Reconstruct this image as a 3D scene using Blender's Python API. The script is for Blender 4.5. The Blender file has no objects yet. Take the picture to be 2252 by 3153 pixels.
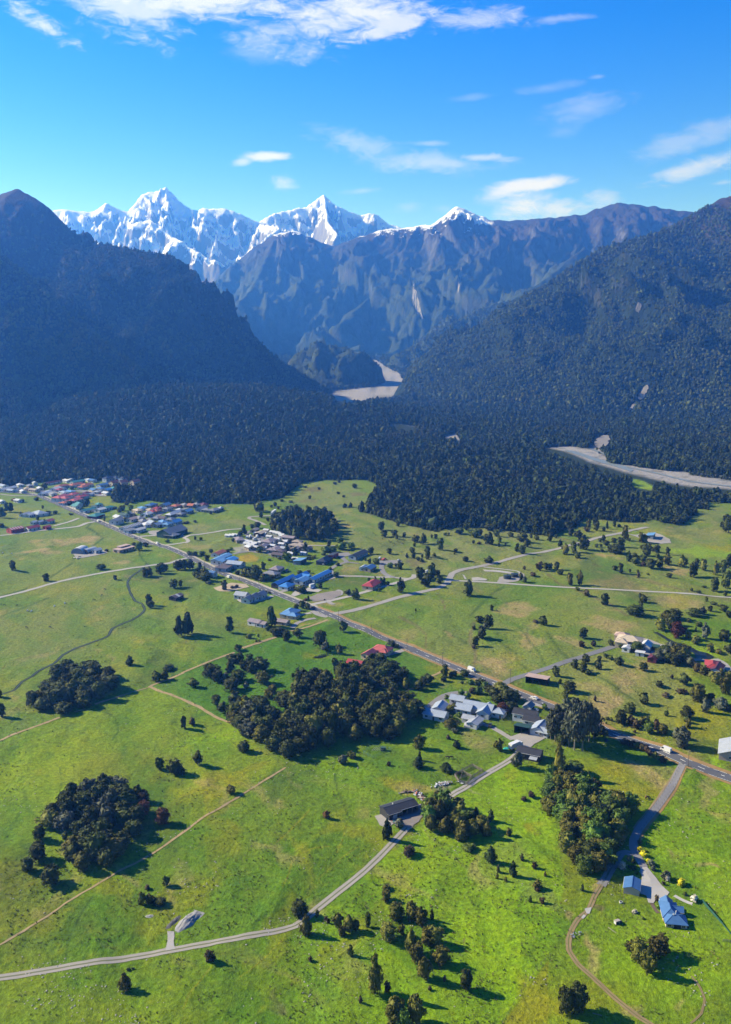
import bpy, bmesh, math, random
import numpy as np
from mathutils import Vector, Matrix
random.seed(7)
rng = np.random.default_rng(7)
SC = bpy.context.scene
COL = SC.collection
# ------------------------------------------------------------------ camera
CAM_H = 210.0
PITCH = math.radians(11.3)
FPX, CX, CY = 2773.0, 1126.0, 1576.5          # focal length and centre in photograph pixels
cd = bpy.data.cameras.new('camera')
cam = bpy.data.objects.new('camera', cd); COL.objects.link(cam)
cam.location = (0, 0, CAM_H); cam.rotation_euler = (math.pi/2 - PITCH, 0, 0)
cd.sensor_fit = 'HORIZONTAL'; cd.sensor_width = 36.0; cd.lens = 36.0*FPX/2252.0
cd.clip_start = 1.0; cd.clip_end = 60000.0
SC.camera = cam
# ------------------------------------------------------------------ sun, sky, exposure
SUN_EL = math.radians(31.0)
SUN_AZ = math.radians(-72.0)                   # measured from the view direction, minus = left
sd = bpy.data.lights.new('sun', 'SUN'); sd.energy = 5.0; sd.angle = math.radians(0.53); sd.color = (1.0, 0.965, 0.93)
sun = bpy.data.objects.new('sun', sd); COL.objects.link(sun)
sdir = Vector((math.sin(SUN_AZ)*math.cos(SUN_EL), math.cos(SUN_AZ)*math.cos(SUN_EL), math.sin(SUN_EL)))
sun.rotation_euler = sdir.to_track_quat('Z', 'Y').to_euler()
sun.location = (-400, 200, 900)
SC.view_settings.view_transform = 'Standard'
SC.view_settings.look = 'None'
SC.view_settings.gamma = 1.0
SC.view_settings.use_curve_mapping = False
SC.view_settings.exposure = 1.2
SC.cycles.use_denoising = True
try:
    SC.cycles.denoiser = 'OPENIMAGEDENOISE'
except Exception:
    pass
SC.cycles.max_bounces = 5; SC.cycles.diffuse_bounces = 2; SC.cycles.glossy_bounces = 2
SC.cycles.transmission_bounces = 2; SC.cycles.volume_bounces = 0; SC.cycles.transparent_max_bounces = 6

def cam_ray(px, py):
    px = np.asarray(px, float); py = np.asarray(py, float)
    a = (px-CX)/FPX; b = (CY-py)/FPX
    return np.stack([a, math.cos(PITCH)+b*math.sin(PITCH), -math.sin(PITCH)+b*math.cos(PITCH)], -1)
def G(px, py, z=0.0):
    """photo pixel -> where its line of sight meets height z"""
    d = cam_ray(px, py); t = (z-CAM_H)/d[..., 2]
    return np.stack([d[..., 0]*t, d[..., 1]*t], -1)
def at_depth(px, py, Y):
    d = cam_ray(px, py); t = Y/d[1]
    return np.array([d[0]*t, Y, CAM_H+d[2]*t])
def proj(x, y, z=0.0):
    dep = y*math.cos(PITCH)-(z-CAM_H)*math.sin(PITCH)
    up = y*math.sin(PITCH)+(z-CAM_H)*math.cos(PITCH)
    return CX+FPX*x/dep, CY-FPX*up/dep
# zoomed tiles of the photograph used for reading positions: origin and magnification
K = 1624/563.0
TILE = {}
for _j, _y in enumerate((1480, 1900, 2320, 2740)):
    for _i, _x in enumerate((0, 563, 1126, 1689)):
        TILE['ABCDEFGHIJKLMNOP'[_j*4+_i]] = (_x, _y, K)
TILE['T'] = (0, 1430, 1624/500.0)
TILE['R'] = (1750, 2550, 1624/502.0)
TILE['V'] = (1126, 1100, 1624/1126.0)
TILE['W'] = (1126, 500, 1624/1126.0)
TILE['U'] = (0, 500, 1624/1126.0)
TILE['X'] = (0, 1100, 1624/1126.0)
TILE['S'] = (0, 0, 1.0)
TILE['Y'] = (0, 0, 1624/2252.0)
def tp(t, x, y):
    o = TILE[t]; return o[0]+x/o[2], o[1]+y/o[2]
def tps(t, pts): return [tp(t, *p) for p in pts]

# ------------------------------------------------------------------ noise
def _hash(ix, iy, seed):
    h = (ix.astype(np.int64)*374761393 + iy.astype(np.int64)*668265263 + seed*1442695041) & 0x7fffffff
    h = ((h ^ (h >> 13))*1274126177) & 0x7fffffff
    h = ((h ^ (h >> 16))*2246822519) & 0x7fffffff
    return ((h ^ (h >> 15)) & 0xffff)/65535.0
def vnoise(x, y, seed=0):
    x = np.asarray(x, float); y = np.asarray(y, float)
    ix = np.floor(x); iy = np.floor(y); fx = x-ix; fy = y-iy
    a = _hash(ix, iy, seed)*2*math.pi; b = _hash(ix+1, iy, seed)*2*math.pi
    c = _hash(ix, iy+1, seed)*2*math.pi; d = _hash(ix+1, iy+1, seed)*2*math.pi
    g = lambda th, dx, dy: np.cos(th)*dx+np.sin(th)*dy
    u = fx*fx*fx*(fx*(fx*6-15)+10); v = fy*fy*fy*(fy*(fy*6-15)+10)
    n0 = g(a, fx, fy)*(1-u)+g(b, fx-1, fy)*u
    n1 = g(c, fx, fy-1)*(1-u)+g(d, fx-1, fy-1)*u
    return (n0*(1-v)+n1*v)*1.45
def fbm(x, y, oct=4, seed=0, gain=0.5, lac=2.03):
    s = 0; a = 1.0; tot = 0
    for i in range(oct):
        s = s+a*vnoise(x*lac**i+17.3*i, y*lac**i-9.1*i, seed+i*7); tot += a; a *= gain
    return s/tot
def ridged(x, y, oct=4, seed=0, gain=0.5, lac=2.1):
    s = 0; a = 1.0; tot = 0; w = 1.0
    for i in range(oct):
        n = 1-np.abs(vnoise(x*lac**i+31.7*i, y*lac**i+5.3*i, seed+i*11)); n = n*n
        s = s+a*n*w; tot += a; w = np.clip(n*1.6, 0, 1); a *= gain
    return s/tot
def sstep(a, b, x):
    t = np.clip((x-a)/(b-a), 0, 1); return t*t*(3-2*t)
def in_poly(px, py, poly):
    px = np.asarray(px, float); py = np.asarray(py, float)
    r = np.zeros(px.shape, bool); n = len(poly)
    for i in range(n):
        x0, y0 = poly[i]; x1, y1 = poly[(i+1) % n]
        c = ((y0 > py) != (y1 > py)) & (px < (x1-x0)*(py-y0)/((y1-y0) if y1 != y0 else 1e-9)+x0)
        r ^= c
    return r
def seg_dist(x, y, pts, closed=False):
    """distance of points to a polyline (plain 2D)"""
    best = np.full(np.shape(x), 1e18)
    n = len(pts)
    for i in range(n if closed else n-1):
        ax, ay = pts[i]; bx, by = pts[(i+1) % n]
        dx, dy = bx-ax, by-ay; L = dx*dx+dy*dy+1e-9
        t = np.clip(((x-ax)*dx+(y-ay)*dy)/L, 0, 1)
        best = np.minimum(best, (x-ax-t*dx)**2+(y-ay-t*dy)**2)
    return np.sqrt(best)

# ------------------------------------------------------------------ terrain height of the plain
def hgt(x, y):
    x = np.asarray(x, float); y = np.asarray(y, float)
    r = np.hypot(x, y)
    near = 1-sstep(900, 1500, r)
    h = 1.1*fbm(x/110, y/110, 3, 3)*(0.4+0.6*near)
    wx = x+14*vnoise(x/60, y/60, 41); wy = y+14*vnoise(x/60, y/60, 42)
    h = h+near*(1.9*(ridged(wx/52, wy/88, 3, 5)-0.5)+0.36*(ridged((wx+wy*.4)/21, wy/48, 2, 15)-0.5))*sstep(0, 0.35, fbm(x/190, y/190, 2, 8)+0.2)
    h = h+74*np.exp(-(((x+380)/430)**2+((y-2120)/330)**2)**1.3)      # wooded rise below the valley mouth
    h = h+26*np.exp(-(((x+1000)/600)**2+((y-1900)/350)**2))
    h = h+10*np.exp(-(((x-260)/420)**2+((y-1480)/200)**2))
    return h+rise(x, y)
def rise(x, y): return 0.052*np.clip(np.asarray(y, float)-2800, 0, 1600)          # the valley floor climbs towards the gorge

# ------------------------------------------------------------------ materials
def new_mat(name):
    m = bpy.data.materials.new(name); m.use_nodes = True
    nt = m.node_tree; nt.nodes.clear()
    out = nt.nodes.new('ShaderNodeOutputMaterial'); b = nt.nodes.new('ShaderNodeBsdfPrincipled')
    nt.links.new(b.outputs[0], out.inputs[0])
    b.inputs['Roughness'].default_value = 0.8
    b.inputs['Specular IOR Level'].default_value = 0.25
    return m, nt, b, nt.nodes, nt.links
def N(nt, typ, **kw):
    n = nt.nodes.new(typ)
    for k, v in kw.items():
        if k.startswith('i_'): n.inputs[k[2:].replace('_', ' ')].default_value = v
        else: setattr(n, k, v)
    return n
def mixc(nt, fac, a, b, typ='MIX'):
    n = nt.nodes.new('ShaderNodeMix'); n.data_type = 'RGBA'; n.blend_type = typ; n.clamp_factor = True
    for s, v in ((0, fac), (6, a), (7, b)):
        if hasattr(v, 'is_output') or isinstance(v, bpy.types.NodeSocket): nt.links.new(v, n.inputs[s])
        elif s == 0: n.inputs[0].default_value = v
        else: n.inputs[s].default_value = (*v[:3], 1)
    return n.outputs[2]
def math_(nt, op, a, b=0.0, c=None, clamp=False):
    n = nt.nodes.new('ShaderNodeMath'); n.operation = op; n.use_clamp = clamp
    for i, v in enumerate((a, b, c)):
        if v is None: continue
        if isinstance(v, bpy.types.NodeSocket): nt.links.new(v, n.inputs[i])
        else: n.inputs[i].default_value = v
    return n.outputs[0]
def ramp(nt, fac, stops):
    n = nt.nodes.new('ShaderNodeValToRGB'); cr = n.color_ramp
    while len(cr.elements) < len(stops): cr.elements.new(0.5)
    for e, (p, c) in zip(cr.elements, stops):
        e.position = p; e.color = (*c, 1) if len(c) == 3 else c
    nt.links.new(fac, n.inputs[0]); return n.outputs[0]
def noise_(nt, vec, scale, detail=3, rough=0.55, dist=0.0):
    n = nt.nodes.new('ShaderNodeTexNoise'); n.inputs['Scale'].default_value = scale
    n.inputs['Detail'].default_value = detail; n.inputs['Roughness'].default_value = rough
    n.inputs['Distortion'].default_value = dist
    if vec is not None: nt.links.new(vec, n.inputs['Vector'])
    return n.outputs[0]
def bump_(nt, bsdf, h, strength, dist):
    n = nt.nodes.new('ShaderNodeBump'); n.inputs['Strength'].default_value = strength; n.inputs['Distance'].default_value = dist
    nt.links.new(h, n.inputs['Height']); nt.links.new(n.outputs[0], bsdf.inputs['Normal'])
def setc(nt, sock, v):
    if isinstance(v, bpy.types.NodeSocket): nt.links.new(v, sock)
    else: sock.default_value = (*v[:3], 1)

# ------------------------------------------------------------------ object helpers
def mesh_from(name, verts, faces, mat=None, smooth=False):
    me = bpy.data.meshes.new(name)
    verts = np.asarray(verts, np.float32)
    if isinstance(faces, np.ndarray):
        k = faces.shape[1]; nf = len(faces)
        me.vertices.add(len(verts)); me.vertices.foreach_set('co', verts.ravel())
        me.loops.add(nf*k); me.loops.foreach_set('vertex_index', faces.astype(np.int32).ravel())
        me.polygons.add(nf); me.polygons.foreach_set('loop_start', np.arange(0, nf*k, k, dtype=np.int32))
        me.update(calc_edges=True)
    else:
        me.from_pydata([tuple(map(float, v)) for v in verts], [], [tuple(f) for f in faces]); me.update()
    if smooth: me.polygons.foreach_set('use_smooth', np.ones(len(me.polygons), bool))
    if mat is not None: me.materials.append(mat)
    return me
def link(name, me, parent=None, loc=None, rz=0.0):
    o = bpy.data.objects.new(name, me); COL.objects.link(o)
    if loc is not None: o.location = loc
    if rz: o.rotation_euler = (0, 0, rz)
    if parent is not None: o.parent = parent
    return o
def empty(name, loc, rz=0.0):
    o = bpy.data.objects.new(name, None); COL.objects.link(o)
    o.location = loc; o.rotation_euler = (0, 0, rz); o.empty_display_size = 1.0
    return o
def tag(o, label=None, cat=None, group=None, kind=None):
    if label: o['label'] = label
    if cat: o['category'] = cat
    if group: o['group'] = group
    if kind: o['kind'] = kind
    return o
def grid_faces(nx, ny):
    i = np.arange(nx-1)[None, :]+np.arange(ny-1)[:, None]*nx
    return np.stack([i, i+1, i+1+nx, i+nx], -1).reshape(-1, 4)
# ------------------------------------------------------------------ label bookkeeping
ORD = ['', 'first', 'second', 'third', 'fourth', 'fifth', 'sixth', 'seventh', 'eighth', 'ninth', 'tenth', 'eleventh', 'twelfth', 'thirteenth', 'fourteenth', 'fifteenth', 'sixteenth', 'seventeenth', 'eighteenth', 'nineteenth']
def ordinal(n):
    if n < 20: return ORD[n]
    t = {2: ('twenty', 'twentieth'), 3: ('thirty', 'thirtieth'), 4: ('forty', 'fortieth'), 5: ('fifty', 'fiftieth')}[n//10]
    return t[1] if n % 10 == 0 else t[0]+'-'+ORD[n % 10]
PENDING = []          # (object, description, category, zone phrase, photo x) -> labels are numbered once everything stands
def pend(o, desc, cat, zone, px): PENDING.append((o, desc, cat, zone, px))
def px_scale(x, y, z=0.0):
    return FPX/(y*math.cos(PITCH)-(z-CAM_H)*math.sin(PITCH))
# ------------------------------------------------------------------ world
SKY_STRENGTH = 0.095
w = bpy.data.worlds.new('World'); SC.world = w; w.use_nodes = True
wt = w.node_tree; wt.nodes.clear()
wo = wt.nodes.new('ShaderNodeOutputWorld'); bg = wt.nodes.new('ShaderNodeBackground')
wt.links.new(bg.outputs[0], wo.inputs[0])
sky = wt.nodes.new('ShaderNodeTexSky'); sky.sky_type = 'NISHITA'; sky.sun_disc = False
sky.sun_elevation = SUN_EL; sky.sun_rotation = SUN_AZ       # compass angle of the lamp, clockwise from the view axis
sky.altitude = 350; sky.air_density = 1.0; sky.dust_density = 0.1; sky.ozone_density = 4.0
hs = wt.nodes.new('ShaderNodeHueSaturation'); hs.inputs['Saturation'].default_value = 1.44; hs.inputs['Hue'].default_value = 0.524; hs.inputs['Value'].default_value = 1.0
wt.links.new(sky.outputs[0], hs.inputs['Color'])
tc = wt.nodes.new('ShaderNodeTexCoord'); vdir = tc.outputs['Generated']
mp = wt.nodes.new('ShaderNodeMapping'); mp.inputs['Scale'].default_value = (1, 1, 2.6); wt.links.new(vdir, mp.inputs['Vector'])
n1 = noise_(wt, mp.outputs[0], 9.0, 8, 0.62, 1.1)
n2 = noise_(wt, mp.outputs[0], 38.0, 7, 0.68, 0.8)
nn = math_(wt, 'ADD', math_(wt, 'MULTIPLY', math_(wt, 'SUBTRACT', n1, 0.5), 2.0), math_(wt, 'MULTIPLY', math_(wt, 'SUBTRACT', n2, 0.5), 1.9))
DS = 2252/1624.0
CLOUDS = [  # centre, half sizes (in 1624 px wide picture), tilt in degrees, density, softness, raggedness
    (470, -8, 370, 62, -2, 0.88, 0.85, 1.1), (760, 34, 205, 56, -4, 0.88, 0.8, 1.0), (300, 16, 190, 62, 5, 0.72, 0.9, 1.1),
    (590, 80, 150, 50, 0, 0.62, 0.9, 1.0), (560, 118, 110, 26, 0, 0.22, 0.9, 0.8), (860, 55, 90, 30, -8, 0.75, 0.6, 1.0),
    (88, 50, 75, 26, 20, 0.75, 0.7, 1.0), (1065, 45, 115, 24, 0, 0.5, 0.8, 1.0), (1250, 40, 70, 10, 3, 0.3, 0.8, 0.8),
    (592, 347, 66, 13, -2, 0.9, 0.6, 0.45), (540, 358, 30, 12, -14, 0.6, 0.8, 0.5), (632, 405, 34, 20, 0, 0.5, 0.9, 0.9),
    (790, 318, 130, 36, 18, 0.4, 1.0, 0.9), (960, 362, 170, 28, 2, 0.45, 1.0, 0.8), (1070, 350, 80, 12, 3, 0.6, 0.8, 0.7),
    (1175, 410, 110, 18, -3, 0.9, 0.6, 0.5), (1110, 428, 70, 20, -12, 0.8, 0.8, 0.6), (1165, 455, 85, 40, 0, 0.8, 1.0, 0.8),
    (1240, 466, 110, 28, 0, 0.7, 1.0, 0.9), (1345, 442, 60, 28, 0, 0.55, 1.0, 0.9), (1290, 240, 95, 34, -8, 0.26, 1.0, 0.8),
    (1255, 290, 60, 16, 0, 0.14, 1.0, 0.8), (1555, 368, 140, 26, -10, 0.6, 0.9, 0.8), (1540, 310, 150, 30, -12, 0.28, 1.0, 0.9),
    (1215, 195, 80, 12, -3, 0.16, 1.0, 0.8), (905, 460, 48, 16, 0, 0.25, 1.0, 0.9), (995, 465, 50, 14, 0, 0.25, 1.0, 0.9),
    (800, 424, 55, 9, -4, 0.26, 1.0, 0.8), (1610, 405, 40, 8, 0, 0.4, 1.0, 0.8), (1050, 216, 60, 8, -3, 0.14, 1.0, 0.8),
    (1330, 170, 22, 6, 0, 0.2, 1.0, 0.8), (960, 318, 50, 7, 2, 0.3, 0.9, 0.7)]
acc = None
for (cx, cy, rx, ry, tilt, den, soft, rag) in CLOUDS:
    d0 = Vector(cam_ray(cx*DS, cy*DS)).normalized()
    d1 = Vector(cam_ray(cx*DS+20, cy*DS)).normalized(); d2 = Vector(cam_ray(cx*DS, cy*DS-20)).normalized()
    t1 = (d1-d0).normalized(); t2 = (d2-d0).normalized()
    ct, st = math.cos(math.radians(-tilt)), math.sin(math.radians(-tilt))
    u1 = t1*ct+t2*st; u2 = -t1*st+t2*ct
    def dotn(u, off, sc):
        n = wt.nodes.new('ShaderNodeVectorMath'); n.operation = 'DOT_PRODUCT'
        wt.links.new(vdir, n.inputs[0]); n.inputs[1].default_value = u
        return math_(wt, 'MULTIPLY', math_(wt, 'SUBTRACT', n.outputs['Value'], off), 1.0/sc)
    a = dotn(u1, d0.dot(u1), rx*DS/FPX); b = dotn(u2, d0.dot(u2), ry*DS/FPX)
    e = math_(wt, 'SQRT', math_(wt, 'MULTIPLY_ADD', a, a, math_(wt, 'MULTIPLY', b, b)))
    v = math_(wt, 'MULTIPLY_ADD', nn, rag, math_(wt, 'SUBTRACT', 1.0, e))
    mr = wt.nodes.new('ShaderNodeMapRange'); mr.interpolation_type = 'SMOOTHSTEP'
    wt.links.new(v, mr.inputs[0]); mr.inputs[1].default_value = 0.0; mr.inputs[2].default_value = soft+0.15; mr.inputs[4].default_value = den
    # only on this side of the sky
    acc = mr.outputs[0] if acc is None else math_(wt, 'MAXIMUM', acc, mr.outputs[0])
front = wt.nodes.new('ShaderNodeVectorMath'); front.operation = 'DOT_PRODUCT'; front.inputs[1].default_value = (0, 1, 0); wt.links.new(vdir, front.inputs[0])
acc = math_(wt, 'MULTIPLY', acc, math_(wt, 'GREATER_THAN', front.outputs['Value'], 0.0))
# thin scattered cloud over the rest of the dome
wid = math_(wt, 'MULTIPLY', math_(wt, 'SUBTRACT', n1, 0.62, clamp=True), 1.2, clamp=True)
acc = math_(wt, 'MAXIMUM', acc, math_(wt, 'MULTIPLY', wid, math_(wt, 'LESS_THAN', front.outputs['Value'], 0.6)))
CLOUD_COL = (4.5, 4.6, 4.75)
cl = wt.nodes.new('ShaderNodeMix'); cl.data_type = 'RGBA'
wt.links.new(acc, cl.inputs[0]); wt.links.new(hs.outputs[0], cl.inputs[6]); cl.inputs[7].default_value = (*CLOUD_COL, 1)
wt.links.new(cl.outputs[2], bg.inputs['Color'])
bg.inputs['Strength'].default_value = SKY_STRENGTH

# ------------------------------------------------------------------ haze: one closed box of pale blue air
HAZE_DENSITY = 0.00013
HAZE_COL = (0.06, 0.25, 1.0)
hm = bpy.data.materials.new('haze'); hm.use_nodes = True
ht = hm.node_tree; ht.nodes.clear()
ho = ht.nodes.new('ShaderNodeOutputMaterial'); hv = ht.nodes.new('ShaderNodeVolumePrincipled')
hv.inputs['Color'].default_value = (*HAZE_COL, 1); hv.inputs['Absorption Color'].default_value = (1, 1, 1, 1)
hv.inputs['Density'].default_value = HAZE_DENSITY; hv.inputs['Anisotropy'].default_value = 0.35
ht.links.new(hv.outputs[0], ho.inputs['Volume'])
HX, HY0, HY1, HZ0, HZ1 = 15200.0, -15200.0, 15200.0, -34.0, 1640.0
hb = [(-HX, HY0, HZ0), (HX, HY0, HZ0), (HX, HY1, HZ0), (-HX, HY1, HZ0), (-HX, HY0, HZ1), (HX, HY0, HZ1), (HX, HY1, HZ1), (-HX, HY1, HZ1)]
hz = link('haze', mesh_from('haze', hb, [(0, 3, 2, 1), (4, 5, 6, 7), (0, 1, 5, 4), (1, 2, 6, 5), (2, 3, 7, 6), (3, 0, 4, 7)], hm))
tag(hz, kind='stuff')
# ------------------------------------------------------------------ ground sheet
C_LUSH = (0.052, 0.128, 0.005); C_MID = (0.100, 0.155, 0.008); C_YEL = (0.185, 0.182, 0.008); C_DRY = (0.275, 0.200, 0.082)
C_DARK = (0.032, 0.062, 0.010); C_PALE = (0.150, 0.160, 0.044); C_BRT = (0.165, 0.265, 0.004); C_BARE = (0.20, 0.165, 0.12)
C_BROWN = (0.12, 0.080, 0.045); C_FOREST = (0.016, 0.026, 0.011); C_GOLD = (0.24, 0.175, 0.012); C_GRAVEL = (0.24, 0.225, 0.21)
AREAS = [  # tile, cx, cy, rx, ry, tilt, colour, strength
    ('C', 800, 600, 1000, 380, 0, C_PALE, .8), ('D', 900, 700, 900, 600, 0, C_PALE, .55), ('B', 1300, 300, 420, 300, 0, C_PALE, .7),
    ('A', 500, 600, 900, 500, 0, C_PALE, .35), ('B', 300, 560, 300, 120, 0, C_PALE, .5), ('G', 1000, 300, 700, 300, 0, C_PALE, .35),
    ('H', 700, 500, 700, 450, 10, C_PALE, .6), ('E', 500, 150, 900, 260, -8, C_PALE, .45), ('E', 1200, 250, 500, 200, 0, C_MID, .5),
    ('A', 440, 560, 150, 40, -5, C_DRY, .75), ('A', 760, 520, 160, 34, 0, C_DRY, .75), ('A', 340, 645, 210, 26, -6, C_DRY, .75),
    ('A', 1050, 735, 90, 20, -8, C_DRY, .6), ('A', 1400, 665, 40, 12, 0, C_DRY, .6), ('A', 150, 1160, 300, 50, -14, C_DRY, .35),
    ('A', 560, 985, 300, 40, -8, C_YEL, .5), ('B', 1345, 340, 32, 45, 0, C_DRY, .8), ('B', 1440, 400, 70, 14, 8, C_DRY, .8),
    ('B', 1140, 95, 120, 22, 0, C_BROWN, .55), ('B', 1560, 125, 100, 26, 0, C_BROWN, .55), ('B', 1090, 185, 70, 28, 0, C_BROWN, .4),
    ('B', 100, 585, 160, 30, 0, C_DRY, .4), ('B', 1000, 600, 90, 40, 0, C_GRAVEL, .4), ('B', 1480, 790, 100, 60, 20, C_DRY, .5),
    ('B', 1100, 1090, 300, 40, 5, C_DRY, .25), ('B', 1300, 1100, 130, 30, 10, C_DRY, .4),
    ('C', 1340, 1140, 170, 60, 0, C_DRY, .7), ('C', 430, 740, 90, 25, 0, C_BROWN, .5), ('C', 100, 820, 90, 30, 0, C_DRY, .4),
    ('C', 750, 690, 300, 60, 0, C_PALE, .6), ('C', 420, 480, 60, 16, 0, C_DRY, .5), ('C', 120, 1030, 130, 50, -12, C_DRY, .3),
    ('G', 1190, 430, 170, 130, 25, C_DRY, .75), ('G', 740, 158, 60, 22, 0, C_DRY, .6), ('G', 1500, 190, 100, 130, -20, C_DRY, .6),
    ('G', 900, 400, 90, 40, 20, C_DRY, .45), ('G', 380, 160, 120, 60, 0, C_DRY, .35), ('G', 1000, 720, 120, 30, 0, C_YEL, .8),
    ('H', 550, 70, 280, 60, 10, C_DRY, .65), ('H', 200, 210, 150, 40, 15, C_DRY, .5), ('H', 690, 570, 170, 90, 10, C_DRY, .65),
    ('H', 480, 790, 130, 120, 20, C_DRY, .7), ('H', 830, 430, 120, 60, 20, C_DRY, .55), ('H', 1420, 950, 240, 170, 5, C_YEL, .85),
    ('H', 1560, 800, 120, 60, 0, C_YEL, .6), ('H', 300, 640, 150, 40, 10, C_DRY, .4), ('H', 1100, 880, 250, 120, 0, C_YEL, .35),
    ('H', 1350, 300, 250, 60, 10, C_BRT, .6), ('H', 1300, 130, 250, 80, 0, C_MID, .6),
    ('D', 480, 660, 100, 32, 10, C_DRY, .75), ('D', 620, 920, 260, 50, 8, C_DRY, .65), ('D', 1150, 790, 120, 26, 3, C_DRY, .7),
    ('D', 1150, 1090, 280, 52, 5, C_DRY, .6), ('D', 1560, 595, 220, 34, 6, C_YEL, .9), ('D', 1400, 640, 350, 50, 5, C_BRT, .6),  # the yellow band paints a sunlit strip into the grass
    ('D', 1300, 470, 260, 90, 10, C_PALE, .7), ('D', 1500, 330, 200, 90, 0, C_PALE, .6), ('D', 830, 50, 110, 40, 10, C_BRT, .6),
    ('L', 900, 180, 260, 120, 15, C_DRY, .6), ('L', 560, 210, 230, 110, 0, C_YEL, .8), ('L', 800, 380, 150, 90, 0, C_YEL, .6),
    ('L', 1450, 330, 80, 170, -20, C_DRY, .6), ('L', 1530, 580, 70, 120, -10, C_DRY, .65), ('L', 1150, 950, 45, 90, 0, C_DRY, .55),
    ('L', 1310, 1030, 80, 24, 15, C_DRY, .55), ('L', 1250, 470, 60, 140, 0, C_DRY, .35), ('L', 1200, 800, 500, 450, 0, C_BRT, .55),
    ('L', 1560, 100, 90, 60, 0, C_BRT, .8), ('L', 1230, 330, 110, 120, 0, C_MID, .5),
    ('J', 250, 320, 320, 130, -25, C_YEL, .85), ('J', 60, 480, 220, 130, -20, C_YEL, .6), ('J', 620, 200, 220, 70, -30, C_YEL, .7),
    ('F', 250, 1120, 260, 100, -10, C_BRT, .55), ('F', 700, 560, 800, 420, 0, C_LUSH, .8), ('F', 1150, 300, 400, 250, 0, C_LUSH, .7),
    ('F', 1180, 335, 120, 34, 0, C_YEL, .5), ('F', 1150, 70, 160, 26, -15, C_DRY, .6), ('F', 200, 120, 400, 150, 0, C_PALE, .35),
    ('G', 450, 640, 420, 170, 0, C_LUSH, .7), ('G', 450, 1000, 450, 220, 0, C_BRT, .25), ('G', 1000, 1080, 240, 90, 20, C_DRY, .4),
    ('K', 330, 250, 200, 80, 15, C_YEL, .7), ('K', 400, 300, 120, 50, 10, C_DRY, .35), ('K', 590, 380, 60, 50, 0, C_BARE, .8),
    ('K', 700, 325, 80, 18, -6, C_BARE, .7), ('K', 960, 335, 40, 20, 30, C_BARE, .6), ('K', 380, 800, 130, 45, -20, C_BROWN, .5),
    ('K', 1350, 550, 420, 480, 0, C_BRT, .75), ('K', 1540, 650, 70, 70, 0, C_YEL, .7), ('K', 1350, 200, 50, 60, 0, C_YEL, .4),
    ('K', 1250, 950, 250, 260, 30, C_PALE, .3), ('K', 440, 690, 60, 40, 0, C_BROWN, .5), ('K', 1050, 1030, 60, 130, -10, C_DRY, .35),
    ('J', 1200, 1000, 500, 400, 0, C_LUSH, .45), ('J', 1450, 200, 250, 200, 0, C_BRT, .35), ('J', 800, 520, 500, 250, 0, C_MID, .4),
    ('N', 880, 1010, 75, 75, 40, C_BROWN, .75), ('M', 940, 432, 70, 22, 0, C_BROWN, .7), ('N', 840, 900, 25, 60, -10, C_BROWN, .5),
    ('N', 800, 700, 900, 500, 0, C_LUSH, .35), ('M', 900, 500, 600, 500, 0, C_LUSH, .45), ('M', 60, 200, 320, 240, 0, C_YEL, .5),
    ('I', 120, 1100, 240, 160, 0, C_YEL, .6), ('I', 1000, 150, 600, 180, 0, C_YEL, .3), ('I', 1560, 330, 120, 120, 0, C_YEL, .5),
    ('I', 300, 300, 420, 420, 0, C_BRT, .25), ('O', 1150, 520, 520, 560, 0, C_BRT, .9), ('O', 300, 700, 300, 300, 0, C_BRT, .4),
    ('R', 320, 1270, 100, 260, -35, C_DRY, .7), ('R', 620, 1850, 120, 60, 30, C_DRY, .5), ('R', 1120, 1780, 40, 50, 30, C_DRY, .6),
    ('R', 1080, 290, 24, 60, 0, C_DRY, .6), ('R', 1280, 420, 80, 24, 15, C_DRY, .6), ('R', 900, 1300, 700, 500, 0, C_BRT, .5),
    ('R', 500, 900, 300, 200, 0, C_MID, .4), ('R', 200, 1700, 400, 260, 0, C_YEL, .45), ('R', 385, 745, 45, 40, 0, C_BROWN, .7),
    ('R', 20, 870, 90, 60, -40, C_DRY, .5), ('R', 300, 590, 40, 30, -20, C_DRY, .6),
    ('O', 1520, 1020, 180, 220, -30, C_YEL, .7), ('O', 1500, 100, 200, 120, 30, C_PALE, .5), ('O', 60, 180, 30, 60, 0, C_BROWN, .3),
    ('T', 1240, 380, 120, 50, 0, C_MID, .5), ('G', 1380, 640, 120, 50, 15, C_LUSH, .7)]
POLYS = [
    ('B', [(455, 680), (600, 645), (680, 690), (660, 722), (545, 735), (480, 700)], C_GOLD, .9),
    ('B', [(0, 410), (490, 340), (640, 372), (530, 425), (120, 470), (20, 460)], C_PALE, .85),
    ('O', [(1624, 640), (1624, 1300), (1150, 1300), (1220, 1191)], C_YEL, .6),
    ('B', [(430, 595), (560, 575), (660, 612), (500, 655)], C_GRAVEL, .75),
    ('B', [(500, 560), (640, 470), (780, 440), (880, 470), (1050, 540), (1080, 610), (900, 690), (720, 610), (560, 600)], C_GRAVEL, .65)]
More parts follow.
